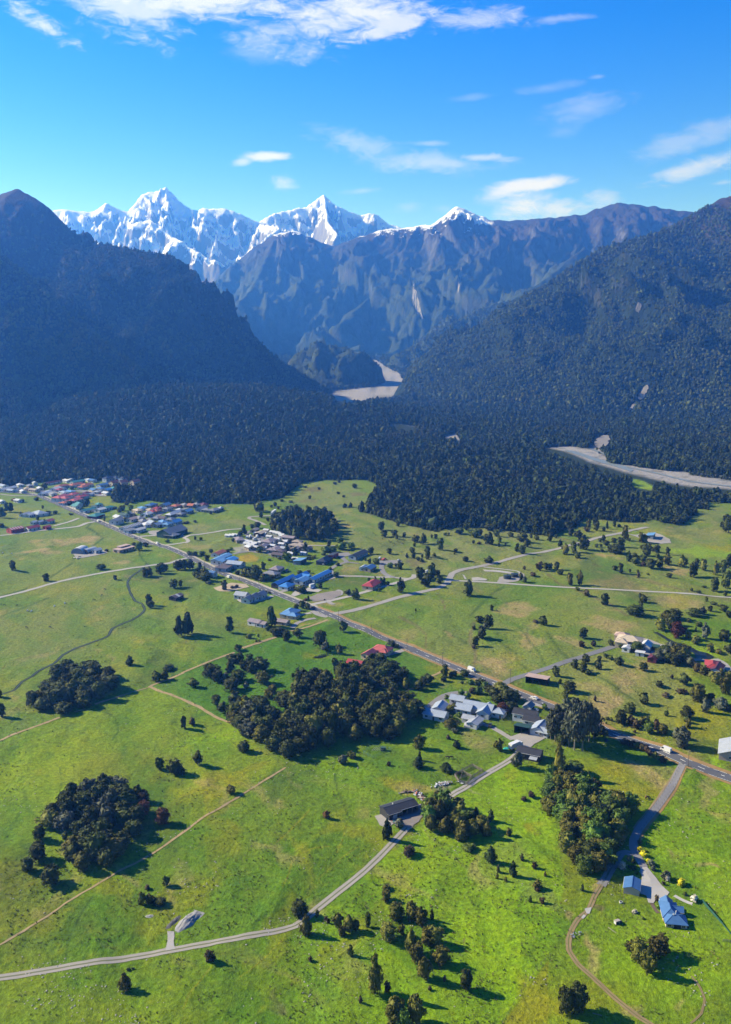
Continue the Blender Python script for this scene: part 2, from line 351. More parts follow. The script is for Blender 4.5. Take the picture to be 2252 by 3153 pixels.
PADDOCKS = [  # photo pixels of the corners, colour, strength
    ([(1130, 2680), (1390, 2460), (1600, 2330), (1690, 2420), (1740, 2720), (1690, 2950), (1540, 3160), (900, 3160), (930, 2830)], (0.140, 0.240, 0.004), .75),
    ([(2119, 2372), (2260, 2420), (2300, 3000), (2130, 2700), (1990, 2620), (1960, 2570)], (0.165, 0.245, 0.005), .75),
    ([(1690, 2950), (1800, 2750), (2300, 2900), (2300, 3200), (1550, 3200)], (0.130, 0.190, 0.006), .65),
    ([(1690, 2340), (1960, 2330), (2095, 2370), (1960, 2545), (1850, 2420), (1790, 2380)], (0.190, 0.190, 0.012), .65),
    ([(-60, 2930), (563, 2566), (878, 2365), (1130, 2300), (1390, 2420), (1130, 2665), (910, 2840), (563, 2915), (-60, 3005)], (0.084, 0.152, 0.006), .6),
    ([(-60, 2300), (461, 2110), (716, 2226), (870, 2360), (563, 2560), (-60, 2920)], (0.150, 0.205, 0.007), .7),
    ([(-60, 3015), (563, 2925), (910, 2850), (950, 3200), (-60, 3200)], (0.105, 0.170, 0.006), .6),
    ([(461, 2106), (562, 2072), (851, 1962), (1000, 1900), (1330, 2030), (1240, 2140), (890, 2260), (716, 2226)], (0.050, 0.135, 0.006), .75),
    ([(1250, 2150), (1500, 2110), (1680, 2190), (1560, 2330), (1390, 2440), (1130, 2300)], (0.095, 0.150, 0.010), .6),
    ([(1640, 2070), (1900, 2000), (2060, 2080), (2260, 2180), (2260, 2390), (1880, 2240), (1690, 2160)], (0.185, 0.180, 0.026), .65),
    ([(1000, 1895), (1379, 1800), (1800, 1815), (2260, 1845), (1890, 1985), (1545, 2100), (1240, 1975)], (0.125, 0.160, 0.026), .6),
    ([(0, 1850), (560, 1735), (830, 1850), (560, 2065), (0, 2280)], (0.120, 0.160, 0.020), .6)]
LINES = [  # tile, points, half width in photo px, colour, strength
    ('J', [(1350, 30), (1340, 150), (1380, 350), (1450, 500), (1520, 640), (1540, 780)], 2.6, C_DARK, .75),
    ('E', [(830, 800), (1000, 890), (1040, 950), (1050, 1030), (1000, 1090)], 4, C_DARK, .6),
    ('A', [(800, 385), (770, 420), (850, 460), (920, 510), (850, 560), (825, 590)], 3, C_DARK, .9),
    ('A', [(1230, 630), (1280, 710), (1310, 740)], 4, C_DARK, .9), ('A', [(650, 670), (650, 730), (550, 790), (440, 850)], 3, C_DARK, .8),
    ('A', [(0, 1030), (240, 952)], 3, C_DARK, .8), ('A', [(0, 1215), (240, 1120), (430, 1050)], 2.5, C_DARK, .6),
    ('G', [(300, 0), (430, 50), (540, 150), (540, 280)], 4, C_BROWN, .55), ('G', [(960, 60), (930, 200), (980, 300), (970, 440)], 7, C_BROWN, .6),
    ('G', [(1350, 70), (1440, 190), (1540, 310), (1590, 430)], 4, C_DARK, .55), ('G', [(1180, 210), (1340, 320), (1350, 400), (1450, 480)], 5, C_DARK, .6),
    ('G', [(540, 380), (620, 450), (640, 490)], 4, C_DARK, .5), ('G', [(780, 150), (850, 200), (940, 240)], 3, C_DARK, .4),
    ('K', [(490, 640), (560, 740), (800, 950), (1000, 1090)], 3, C_PALE, .5), ('H', [(0, 150), (100, 300), (180, 370)], 5, C_DARK, .6),
    ('H', [(400, 510), (600, 640), (750, 730), (850, 820), (900, 900)], 4, C_DARK, .65),
    ('D', [(400, 740), (560, 790), (900, 890), (1250, 990), (1624, 1060)], 4, C_BROWN, .5),
    ('D', [(0, 830), (100, 920), (250, 970), (450, 1060), (560, 1110), (700, 1200)], 4, C_BROWN, .65),
    ('C', [(640, 1010), (690, 1080), (710, 1150)], 3, C_BROWN, .8), ('C', [(1230, 940), (1130, 1000), (1000, 1120), (930, 1200)], 4.5, C_DARK, .6),
    ('C', [(0, 500), (150, 570), (330, 640)], 2.5, C_DARK, .5), ('C', [(1100, 1110), (1250, 1080), (1400, 1040)], 3, C_DARK, .5), ('B', [(1500, 1240), (1400, 1190)], 3, C_DARK, .5),
    ('M', [(820, 80), (720, 230), (650, 360), (600, 480), (580, 620)], 3.5, C_DARK, .55), ('N', [(720, 150), (640, 310), (620, 380)], 4, C_DARK, .5),
    ('N', [(900, 430), (700, 630), (520, 770)], 1.6, C_YEL, .8), ('N', [(250, 700), (60, 930), (0, 1080)], 3, C_YEL, .55),
    ('J', [(960, 680), (850, 770), (800, 890)], 3, C_DARK, .6), ('J', [(1130, 510), (960, 680), (840, 790)], 2.5, C_YEL, .7),
    ('J', [(950, 1050), (1000, 920), (1150, 850), (1300, 830)], 2.5, C_YEL, .6), ('J', [(1450, 650), (1420, 770), (1370, 880)], 2.2, C_YEL, .8),
    ('J', [(890, 1200), (960, 1050), (970, 990)], 2.2, C_YEL, .6), ('J', [(1200, 1110), (1400, 930), (1560, 830)], 2.2, C_YEL, .5),
    ('I', [(1220, 0), (1320, 110), (1380, 160)], 3, C_DARK, .5), ('I', [(540, 140), (540, 330)], 4, C_DARK, .45), ('I', [(210, 350), (260, 500), (380, 620)], 6, C_DARK, .35),
    ('L', [(760, 230), (860, 300), (920, 360)], 4, C_DARK, .45), ('L', [(1310, 240), (1300, 370)], 5, C_DARK, .5), ('K', [(1110, 640), (1300, 800), (1500, 960)], 7, C_PALE, .35),
    ('O', [(900, 20), (950, 100), (1010, 200)], 4, C_DARK, .4), ('O', [(880, 440), (870, 540), (845, 600)], 2.5, C_BROWN, .7),
    ('E', [(420, 410), (500, 490)], 1.4, C_PALE, .8), ('E', [(240, 170), (430, 400)], 1.2, C_PALE, .6)]
FOREST = tps('A', [(-300, 60), (0, 60), (350, 20), (700, 10), (1000, 8), (1240, 30), (1300, 60), (1010, 80), (985, 195), (1150, 200), (1300, 180), (1624, 210)]) + \
    tps('B', [(430, 210), (600, 215), (760, 170), (880, 160), (1000, 70), (1060, 30), (1250, 8), (1624, 8)]) + \
    tps('C', [(110, 50), (70, 110), (10, 190), (10, 290), (200, 350), (430, 420), (650, 460), (760, 420), (1000, 420), (1200, 440), (1450, 465)]) + \
    tps('D', [(0, 500), (140, 440), (250, 415), (330, 330), (430, 350), (700, 370), (850, 380), (870, 330), (1000, 370), (1200, 385), (1330, 300), (1240, 240), (1420, 265), (1390, 190), (1624, 205), (1900, 215)]) + \
    [(2600, 1380), (2600, 1100), (-400, 1100)]
GRAVEL_FLATS = [tps('V', [(775, 403), (900, 395), (1050, 415), (1072, 440), (1030, 455), (1100, 472), (1300, 500), (1450, 513), (1700, 535), (1700, 590), (1560, 580), (1450, 575), (1380, 565), (1150, 520), (1000, 485), (880, 435)]),
    tps('V', [(85, 297), (130, 292), (222, 308), (232, 328), (180, 322)]), tps('V', [(340, 358), (362, 346), (400, 338), (412, 352), (432, 374), (400, 366)]),
    tps('V', [(455, 374), (545, 382), (545, 388), (460, 380)]), tps('V', [(640, 395), (700, 400), (700, 406), (645, 400)]),
    tps('Y', [(737, 868), (830, 858), (868, 846), (846, 832), (828, 818), (820, 800), (832, 797), (858, 815), (885, 828), (900, 848), (897, 866), (860, 880), (800, 890), (745, 897)])]
CLEARINGS = [tps('D', [(720, 50), (760, 0), (850, 20), (940, 65), (930, 95), (800, 78)]), tps('C', [(330, 230), (380, 250), (370, 262), (335, 248)])]
ISLANDS = [tps('V', [(1035, 450), (1100, 446), (1300, 470), (1460, 490), (1640, 520), (1640, 527), (1450, 512), (1300, 498), (1100, 470)]), tps('V', [(1435, 522), (1640, 540), (1640, 556), (1440, 534)])]

def wobble(x, y, amp, sc):
    return amp*fbm(x/sc, y/sc, 3, 77), amp*fbm(x/sc, y/sc, 3, 78)
def ground_colour(x, y):
    px, py = proj(x, np.maximum(y, 60.0), rise(x, y))
    n1 = fbm(x/75, y/75, 4, 21); n2 = fbm(x/22, y/22, 4, 22); n3 = fbm(x/6, y/6, 3, 23)
    c = np.ones(x.shape+(3,))*np.array(C_MID)
    def mix(mask, col):
        nonlocal c
        c = c*(1-mask[..., None])+np.array(col)*mask[..., None]
    mix(sstep(-0.05, 0.45, n1)*0.55, C_YEL); mix(sstep(0.0, 0.5, -n1)*0.6, C_LUSH)
    mix(sstep(0.15, 0.5, fbm(x/40, y/60, 4, 29))*0.35, C_PALE)
    def scl(py): return (py-1020.0)/700.0                       # photo px per metre grow towards the camera
    jx, jy = wobble(x, y, 1.0, 26)
    s = np.clip((py-1000)/700.0, .2, 3)
    wx = px+(jx*46+n2*10)*s; wy = py+(jy*22+n2*5)*s
    for P, col, st in PADDOCKS:
        d = seg_dist(px, py, P, True)*np.where(in_poly(px, py, P), 1, -1); mix(sstep(-3, 5, d+5*n2)*st*np.clip(0.85+0.5*n1, .4, 1), col)
    for (t, cx, cy, rx, ry, tilt, col, st) in AREAS:
        k = TILE[t][2]; ox, oy = tp(t, cx, cy); a = math.radians(tilt); rx /= k; ry /= k
        dx = wx-ox; dy = wy-oy
        u = (dx*math.cos(a)+dy*math.sin(a))/rx; v = (-dx*math.sin(a)+dy*math.cos(a))/ry
        e = np.sqrt(u*u+v*v)
        mix((1-sstep(0.55, 1.25, e+0.4*n2))*np.minimum(st*1.15, .95)*np.clip(0.9+0.9*n3, 0.35, 1.0), col)
    for (t, pts, col, st) in POLYS:
        P = tps(t, pts); d = seg_dist(px, py, P, True)*np.where(in_poly(px, py, P), 1, -1)
        mix(sstep(-2, 3, d+2*n2)*st, col)
    for (t, pts, hw, col, st) in LINES:
        d = seg_dist(px+jx*5, py+jy*3, tps(t, pts))
        mix((1-sstep(0.4, 1.25, d/hw*(1+0.5*n2)))*st, col)
    # old flood channels and stock tracks: pale crests beside darker hollows
    r1 = ridged((x+16*n2)/62, (y+16*n1)/118, 3, 35); r2 = ridged((x*.8+y*.5+10*n2)/34, (y*.8-x*.5)/80, 3, 36)
    st = sstep(-0.1, 0.3, fbm(x/130, y/130, 2, 37))*(y < 1100)
    mix(sstep(0.66, 0.86, r1)*0.5*st, C_YEL); mix(sstep(0.52, 0.24, r1)*0.5*st, C_DARK); mix(sstep(0.72, 0.9, r2)*0.35*st, C_DRY); mix(sstep(0.42, 0.18, r2)*0.45*(y < 1100), C_LUSH)
    # fine tufting
    mix(sstep(0.25, 0.6, n3+0.4*n2)*0.4, C_DARK); mix(sstep(0.3, 0.65, -n3+0.3*n1)*0.3, C_YEL)
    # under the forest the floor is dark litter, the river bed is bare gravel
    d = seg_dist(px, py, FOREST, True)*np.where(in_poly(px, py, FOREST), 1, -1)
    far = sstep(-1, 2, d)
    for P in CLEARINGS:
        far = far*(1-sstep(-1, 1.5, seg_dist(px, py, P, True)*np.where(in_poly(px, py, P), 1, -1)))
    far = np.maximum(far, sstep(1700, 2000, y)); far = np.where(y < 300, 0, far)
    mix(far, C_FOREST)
    for P in GRAVEL_FLATS:
        d = seg_dist(px, py, P, True)*np.where(in_poly(px, py, P), 1, -1)
        g = sstep(-7, 1, d+1.5*n2)*(y > 900)
        mix(g, C_GRAVEL); mix(g*sstep(0.1, 0.35, fbm(x/70+3, y/22, 4, 91))*0.8, (0.12, 0.135, 0.145)); mix(g*sstep(0.2, 0.4, fbm(x/40+9, y/16, 4, 95))*0.7, (0.09, 0.085, 0.06))
    for P in ISLANDS:
        mix(sstep(-1, 1, seg_dist(px, py, P, True)*np.where(in_poly(px, py, P), 1, -1))*(y > 900), (0.07, 0.07, 0.04))
    return c

def build_ground():
    # rays fan out from below the viewpoint: fine where the photograph looks, coarse elsewhere
    th = np.concatenate([np.linspace(-180, -30, 24, endpoint=False), np.linspace(-30, 30, 500), np.linspace(30, 180, 25)[1:]])
    th = np.radians(th)
    dep = np.radians(np.linspace(42, 6.2, 580)); r_mid = CAM_H/np.tan(dep)
    r = np.concatenate([[0.5, 40, 90, 140, 185], r_mid, np.geomspace(r_mid[-1]*1.02, 15000, 40)])
    R, T = np.meshgrid(r, th, indexing='ij')
    x = R*np.sin(T); y = R*np.cos(T); z = hgt(x, y)
    me = mesh_from('ground', np.stack([x, y, z], -1).reshape(-1, 3), grid_faces(len(th), len(r)), None, True)
    c = ground_colour(x, y).reshape(-1, 3)
    at = me.color_attributes.new('tint', 'FLOAT_COLOR', 'POINT')
    at.data.foreach_set('color', np.concatenate([c, np.ones((len(c), 1))], 1).astype(np.float32).ravel())
    m, nt, b, nd, lk = new_mat('pasture')
    a = nd.new('ShaderNodeVertexColor'); a.layer_name = 'tint'
    geo = nd.new('ShaderNodeNewGeometry')
    f1 = noise_(nt, geo.outputs['Position'], 0.55, 5, 0.7); f2 = noise_(nt, geo.outputs['Position'], 0.12, 4, 0.65); f3 = noise_(nt, geo.outputs['Position'], 2.4, 3, 0.7)
    v = math_(nt, 'ADD', math_(nt, 'MULTIPLY_ADD', f1, 1.9, 0.05), math_(nt, 'MULTIPLY_ADD', f3, 1.3, -0.65))
    hsv = nd.new('ShaderNodeHueSaturation'); lk.new(a.outputs[0], hsv.inputs['Color']); lk.new(v, hsv.inputs['Value'])
    lk.new(math_(nt, 'MULTIPLY_ADD', f2, -0.05, 0.525), hsv.inputs['Hue'])
    lk.new(hsv.outputs[0], b.inputs['Base Color'])
    b.inputs['Roughness'].default_value = 0.95; b.inputs['Specular IOR Level'].default_value = 0.1
    bump_(nt, b, math_(nt, 'ADD', math_(nt, 'MULTIPLY', f2, 2.5), math_(nt, 'ADD', f1, math_(nt, 'MULTIPLY', f3, 0.5))), 0.9, 0.8)
    me.materials.append(m)
    return tag(link('ground', me), kind='structure')
GROUND = build_ground()
# ------------------------------------------------------------------ mountains as height fields around their ridge lines
def ridge_height(x, y, ridges, far):
    z = np.full(x.shape, -30.0); q = np.zeros(x.shape)
    for (pts, p) in ridges:
        P = [(at_depth(a, b, Y*far), wf*far, wb*far) for (a, b, Y, wf, wb) in pts]
        for (p0, f0, b0), (p1, f1, b1) in zip(P[:-1], P[1:]):
            dx, dy = p1[0]-p0[0], p1[1]-p0[1]; L = dx*dx+dy*dy+1e-9
            tr = ((x-p0[0])*dx+(y-p0[1])*dy)/L; t = np.clip(tr, 0, 1)
            ex = x-p0[0]-t*dx; ey = y-p0[1]-t*dy
            along = (tr-t)*np.sqrt(L)                               # past the end of a stretch of ridge the ground drops faster
            d = np.hypot(ex, ey); d = np.sqrt(d*d+along*along*5.5); side = dx*ey-dy*ex                  # negative: towards the viewer
            k = 0.5+0.5*np.tanh(side/np.sqrt(L)/40)
            wd = (f0+(f1-f0)*t)*(1-k)+(b0+(b1-b0)*t)*k
            h = p0[2]+(p1[2]-p0[2])*t
            u = np.clip(1-d/wd, 0, 1)
            zz = (h+30)*u**p-30
            m = zz > z
            z = np.where(m, zz, z); q = np.where(m, d/wd, q)
    return z, np.clip(q, 0, 1)
def height_field(x, y, spec):
    wx = x+spec['warp']*fbm(x/420, y/420, 3, spec['seed']+1); wy = y+spec['warp']*fbm(x/420, y/420, 3, spec['seed']+2)
    z, q = ridge_height(wx*0+x, y, spec['ridges'], spec['far'])
    zw, qw = ridge_height(wx, wy, spec['ridges'], spec['far'])
    k = sstep(0.02, 0.3, q); z = z*(1-k)+zw*k
    ca, sa = math.cos(spec['dir']), math.sin(spec['dir'])
    u = wx*ca+wy*sa; v = (-wx*sa+wy*ca)*spec['stretch']
    g = ridged(u/spec['wl'], v/spec['wl'], 5, spec['seed']+5, 0.55)-0.55
    g2 = ridged(u/(spec['wl']*.27), v/(spec['wl']*.27), 4, spec['seed']+9, 0.55)-0.5
    m = sstep(0.0, 0.28, q)*sstep(0.0, 0.35, 1-q)
    mm = sstep(0.0, 0.1, q)*sstep(0.0, 0.2, 1-q)
    z = z+m*g*spec['amp']*np.clip(z/260, 0.12, 1)+(0.15+0.85*mm)*g2*spec['amp2']*sstep(-25, 40, z)*np.clip(z/200, 0.3, 1)
    g3 = ridged(u/(spec['wl']*.085)+7, v/(spec['wl']*.085), 3, spec['seed']+13, 0.6)-0.5
    z = z+(0.1+0.9*mm)*g3*spec['amp2']*0.55*sstep(-25, 40, z)
    return z
M_LEFT = dict(far=1.0, seed=100, warp=90, dir=0.0, stretch=0.45, wl=420, amp=170, amp2=26, ridges=[
    ([(-420, 640, 3300, 1300, 900), (-140, 640, 3150, 1250, 900), (0, 598, 3050, 1250, 900), (55, 580, 3000, 1300, 900), (104, 606, 2980, 1200, 900), (152, 640, 2960, 1100, 900), (222, 710, 2930, 1000, 800), (291, 748, 2900, 950, 800)], 1.05),
    ([(291, 748, 2900, 950, 800), (374, 757, 2850, 950, 700), (458, 776, 2800, 900, 700), (527, 783, 2780, 820, 700), (555, 804, 2780, 760, 600), (610, 866, 2790, 640, 500), (652, 915, 2800, 560, 450), (721, 987, 2810, 470, 380), (790, 1047, 2810, 380, 330), (860, 1109, 2810, 300, 280), (940, 1158, 2810, 210, 220), (990, 1192, 2800, 160, 160), (1052, 1238, 2790, 110, 120)], 1.0),
    ([(-260, 770, 2300, 800, 700), (0, 790, 2350, 700, 500), (90, 850, 2300, 600, 400), (200, 960, 2230, 520, 380), (300, 1040, 2180, 420, 330), (420, 1130, 2120, 300, 300)], 1.1)])
M_RIGHT = dict(far=1.0, seed=200, warp=110, dir=0.35, stretch=0.5, wl=470, amp=250, amp2=30, ridges=[
    ([(1126, 1258, 2760, 140, 200), (1230, 1235, 2760, 260, 260), (1334, 1186, 2780, 420, 350), (1403, 1138, 2820, 560, 420), (1459, 1096, 2860, 700, 500), (1514, 1034, 2900, 850, 600), (1570, 971, 2960, 980, 650), (1625, 916, 3020, 1080, 700), (1701, 867, 3080, 1200, 700), (1778, 812, 3140, 1300, 700), (1861, 763, 3200, 1420, 750), (1930, 742, 3260, 1500, 800), (1986, 729, 3300, 1560, 800)], 0.95),
    ([(1986, 729, 3300, 1560, 800), (2080, 694, 3420, 1600, 900), (2163, 645, 3550, 1600, 900), (2219, 610, 3650, 1650, 900), (2252, 602, 3700, 1700, 900), (2400, 590, 3800, 1800, 900), (2700, 640, 3900, 1800, 900)], 0.95)])
_C = [(560, 960), (630, 905), (693, 832), (749, 790), (790, 755), (846, 720), (901, 707), (971, 735), (1026, 755), (1109, 728), (1179, 707), (1248, 698), (1331, 692), (1366, 664), (1407, 634), (1456, 654), (1505, 674), (1567, 680), (1664, 672), (1747, 664), (1803, 658), (1844, 640), (1900, 624), (1983, 631), (2052, 642), (2122, 652), (2300, 640)]
M_BACK = dict(far=1.0, seed=300, warp=150, dir=0.0, stretch=0.36, wl=520, amp=240, amp2=95, ridges=[
    ([(a, b, 6200-0.25*(a-700), 700+min(800, max(0, (a-600)*2.6)), 900) for a, b in _C], 1.0),
    ([(1040, 1000, 4900, 520, 520), (1110, 940, 5200, 560, 520), (1200, 850, 5600, 620, 560), (1331, 692, 6000, 800, 800)], 1.0),
    ([(870, 1140, 3420, 120, 160), (900, 1098, 3420, 230, 200), (970, 1061, 3400, 300, 220), (1075, 1065, 3370, 270, 200), (1130, 1109, 3340, 190, 160), (1172, 1172, 3300, 110, 110)], 0.8),
    ([(1225, 1100, 3900, 230, 320), (1310, 1045, 4050, 360, 380), (1430, 980, 4250, 520, 460), (1560, 930, 4450, 640, 560), (1678, 860, 4800, 760, 700), (1800, 760, 5300, 800, 800)], 1.0),
    ([(660, 1020, 4700, 420, 420), (720, 950, 5000, 520, 480), (780, 880, 5400, 600, 560), (846, 735, 6000, 800, 800)], 1.0),
    ([(1480, 900, 5000, 500, 500), (1540, 800, 5500, 600, 600), (1600, 690, 5900, 800, 800)], 1.0)])
M_SNOW = dict(far=1.3, seed=400, warp=110, dir=0.25, stretch=0.6, wl=620, amp=330, amp2=170, ridges=[
    ([(60, 700, 6400, 900, 800), (173, 640, 6400, 1000, 800), (222, 643, 6400, 1000, 800), (277, 652, 6400, 1000, 800), (326, 624, 6400, 1050, 800), (367, 645, 6400, 1050, 800), (395, 652, 6400, 1100, 900), (430, 603, 6450, 1200, 900), (458, 588, 6480, 1200, 900), (488, 589, 6500, 1200, 900), (510, 573, 6500, 1200, 900), (534, 593, 6480, 1200, 900), (555, 617, 6450, 1150, 900), (589, 645, 6420, 1100, 900), (638, 641, 6400, 1050, 900), (693, 642, 6400, 1000, 900), (749, 659, 6400, 950, 900), (797, 680, 6400, 900, 900), (860, 649, 6450, 950, 900), (943, 638, 6500, 1000, 900), (971, 617, 6520, 1050, 900), (998, 599, 6550, 1100, 900), (1033, 631, 6550, 1050, 900), (1075, 649, 6550, 1000, 900), (1109, 659, 6550, 950, 900), (1151, 655, 6550, 950, 900), (1206, 693, 6550, 900, 900), (1300, 720, 6550, 900, 900)], 1.05),
    ([(395, 690, 5750, 420, 400), (458, 672, 5750, 480, 420), (520, 715, 5600, 460, 400), (600, 770, 5450, 380, 360), (693, 815, 5300, 260, 300)], 1.0),
    ([(800, 690, 6000, 500, 420), (860, 700, 5800, 420, 380), (740, 790, 5500, 300, 300)], 1.0),
    ([(180, 690, 6000, 600, 500), (260, 730, 5800, 520, 420), (420, 800, 5400, 420, 360), (560, 850, 5150, 320, 300)], 1.0),
    ([(998, 599, 6550, 600, 600), (1010, 680, 6150, 420, 420), (1040, 720, 5900, 360, 360)], 1.0)])
def mountain_mesh(spec, x0, x1, y0, y1, step, mat, name):
    xs = np.arange(x0, x1, step); ys = np.arange(y0, y1, step)
    X, Y = np.meshgrid(xs, ys); Z = height_field(X, Y, spec)
    qx, qy = proj(X, Y, rise(X, Y))                         # the river has cut its bed through the foot of the slopes
    for P in GRAVEL_FLATS:
        d = seg_dist(qx, qy, P, True)*np.where(in_poly(qx, qy, P), 1, -1); Z = np.where((d > -3) & (Y < 4300), np.minimum(Z, rise(X, Y)-8.0), Z)
    me = mesh_from(name, np.stack([X, Y, Z], -1).reshape(-1, 3), grid_faces(len(xs), len(ys)), mat, True)
    # drop cells lying wholly under the plain
    return (tag(link(name, me), kind="structure") and 0) or (xs, ys, Z)
def mountain_mat(name, snow, veg_low, veg_high, rock, tree_z, alp_z, rocky=0.5):
    m, nt, b, nd, lk = new_mat(name)
    geo = nd.new('ShaderNodeNewGeometry'); sp = nd.new('ShaderNodeSeparateXYZ'); lk.new(geo.outputs['Position'], sp.inputs[0])
    sn = nd.new('ShaderNodeSeparateXYZ'); lk.new(geo.outputs['Normal'], sn.inputs[0])
    mpn = nd.new('ShaderNodeMapping'); mpn.inputs['Scale'].default_value = (1, 1, 0.35); lk.new(geo.outputs['Position'], mpn.inputs['Vector'])
    P = mpn.outputs[0]
    na = noise_(nt, P, 0.004, 6, 0.65, 0.5); nb = noise_(nt, P, 0.02, 6, 0.7, 0.3); nc = noise_(nt, P, 0.09, 5, 0.75)
    zz = math_(nt, 'ADD', sp.outputs[2], math_(nt, 'MULTIPLY_ADD', nb, 260.0, -130.0))
    low = mixc(nt, ramp(nt, nc, [(0.3, (0, 0, 0)), (0.7, (1, 1, 1))]), [c*0.55 for c in veg_low], [c*1.5 for c in veg_low])
    alp = mixc(nt, ramp(nt, na, [(0.35, (0, 0, 0)), (0.65, (1, 1, 1))]), veg_high, [veg_high[0]*1.35, veg_high[1]*1.1, veg_high[2]*.9])
    t = math_(nt, 'MULTIPLY_ADD', zz, 1.0/(alp_z-tree_z), -tree_z/(alp_z-tree_z), clamp=True)
    c = mixc(nt, t, low, alp)
    steep = math_(nt, 'SUBTRACT', 1.0, sn.outputs[2])
    rk = math_(nt, 'ADD', math_(nt, 'MULTIPLY', steep, 1.6), math_(nt, 'MULTIPLY_ADD', nb, 1.6, -0.8))
    rk = math_(nt, 'MULTIPLY_ADD', rk, 4.0, -4.0*(1.02-rocky*0.5), clamp=True)
    rc = mixc(nt, nc, [c_*0.6 for c_ in rock], [c_*1.3 for c_ in rock])
    c = mixc(nt, math_(nt, 'MULTIPLY', rk, math_(nt, 'MULTIPLY_ADD', t, 0.6, 0.4)), c, rc)
    if snow:
        s_z, s_soft, s_steep, x_lim = snow
        sv = math_(nt, 'MULTIPLY_ADD', sp.outputs[2], 1.0/s_soft, -s_z/s_soft)
        sv = math_(nt, 'ADD', sv, math_(nt, 'MULTIPLY_ADD', nb, 2.4, -1.2))
        sv = math_(nt, 'ADD', math_(nt, 'MINIMUM', sv, 1.0), math_(nt, 'MULTIPLY_ADD', sn.outputs[2], 4.0, -4.0*s_steep))
        sv = math_(nt, 'ADD', sv, math_(nt, 'MULTIPLY_ADD', nc, 1.5, -0.75))
        sv = math_(nt, 'MULTIPLY_ADD', sv, 2.2, 0.0, clamp=True)
        sv = math_(nt, 'MULTIPLY', sv, math_(nt, 'MULTIPLY_ADD', sp.outputs[0], -1/60.0, 1.0+x_lim/60.0, clamp=True))
        c = mixc(nt, sv, c, (0.82, 0.84, 0.87))
    lk.new(c, b.inputs['Base Color']); b.inputs['Roughness'].default_value = 0.95; b.inputs['Specular IOR Level'].default_value = 0.08
    bump_(nt, b, math_(nt, 'ADD', nc, math_(nt, 'MULTIPLY', nb, 2.0)), 0.75, 14.0)
    return m
MT = {}
MT['left'] = mountain_mesh(M_LEFT, -2400, 260, 1350, 3900, 9, mountain_mat('left_slopes', None, (0.016, 0.025, 0.011), (0.034, 0.029, 0.020), (0.06, 0.056, 0.052), 330, 620, 0.15), 'mountain')
MT['right'] = mountain_mesh(M_RIGHT, 0, 2700, 1300, 4300, 10, mountain_mat('right_slopes', None, (0.012, 0.020, 0.007), (0.050, 0.040, 0.024), (0.10, 0.095, 0.08), 430, 700, 0.2), 'mountain')
MT['back'] = mountain_mesh(M_BACK, -1800, 3300, 3050, 7000, 12, mountain_mat('gorge_slopes', (900, 80, 0.64, 760.0), (0.030, 0.042, 0.018), (0.032, 0.030, 0.023), (0.095, 0.092, 0.088), 520, 800, 0.42), 'mountain')
MT['snow'] = mountain_mesh(M_SNOW, -3800, 1750, 6300, 9300, 13, mountain_mat('snow_slopes', (620, 180, 0.68, 90000.0), (0.05, 0.055, 0.04), (0.12, 0.11, 0.10), (0.20, 0.195, 0.19), 150, 320, 0.8), 'mountain')
def terrain_z(x, y):
    x = np.asarray(x, float); y = np.asarray(y, float); z = hgt(x, y)
    for k in ('left', 'right', 'back'):
        xs, ys, Z = MT[k]; st = xs[1]-xs[0]
        u = (x-xs[0])/st; v = (y-ys[0])/st
        i = np.clip(u.astype(int), 0, len(xs)-2); j = np.clip(v.astype(int), 0, len(ys)-2)
        fu = np.clip(u-i, 0, 1); fv = np.clip(v-j, 0, 1)
        zz = (Z[j, i]*(1-fu)+Z[j, i+1]*fu)*(1-fv)+(Z[j+1, i]*(1-fu)+Z[j+1, i+1]*fu)*fv
        ok = (u >= 0) & (v >= 0) & (u < len(xs)-1) & (v < len(ys)-1)
        z = np.where(ok, np.maximum(z, zz), z)
    return z
print('highest', [float(v[2].max()) for v in MT.values()], [float(v[2].min()) for v in MT.values()])
# ------------------------------------------------------------------ tree crowns: clumps of leaf faces round an added opaque core that blocks light
def env_round(h): return np.sqrt(np.clip(1-(2*h-0.9)**2/1.25, 0.02, 1))
def env_cone(h): return np.clip(1.06*(1-h)**0.75, 0.05, 1)*np.clip(h*6+0.35, 0, 1)
def env_egg(h): return np.clip(np.sin(np.clip(h*0.93+0.12, 0, 1)*math.pi)**0.75, 0.05, 1)
def env_col(h): return np.clip(np.minimum((1-h)**0.45*1.05, h*5+0.55), 0.05, 1)
ENV = {'round': env_round, 'cone': env_cone, 'egg': env_egg, 'column': env_col, 'open': env_round, 'spread': env_round}
def ico(sub):
    bm = bmesh.new(); bmesh.ops.create_icosphere(bm, subdivisions=sub, radius=1.0)
    v = np.array([p.co[:] for p in bm.verts]); f = [tuple(q.index for q in fc.verts) for fc in bm.faces]; bm.free(); return v, np.array(f)
ICO1, ICO2 = ico(1), ico(2)
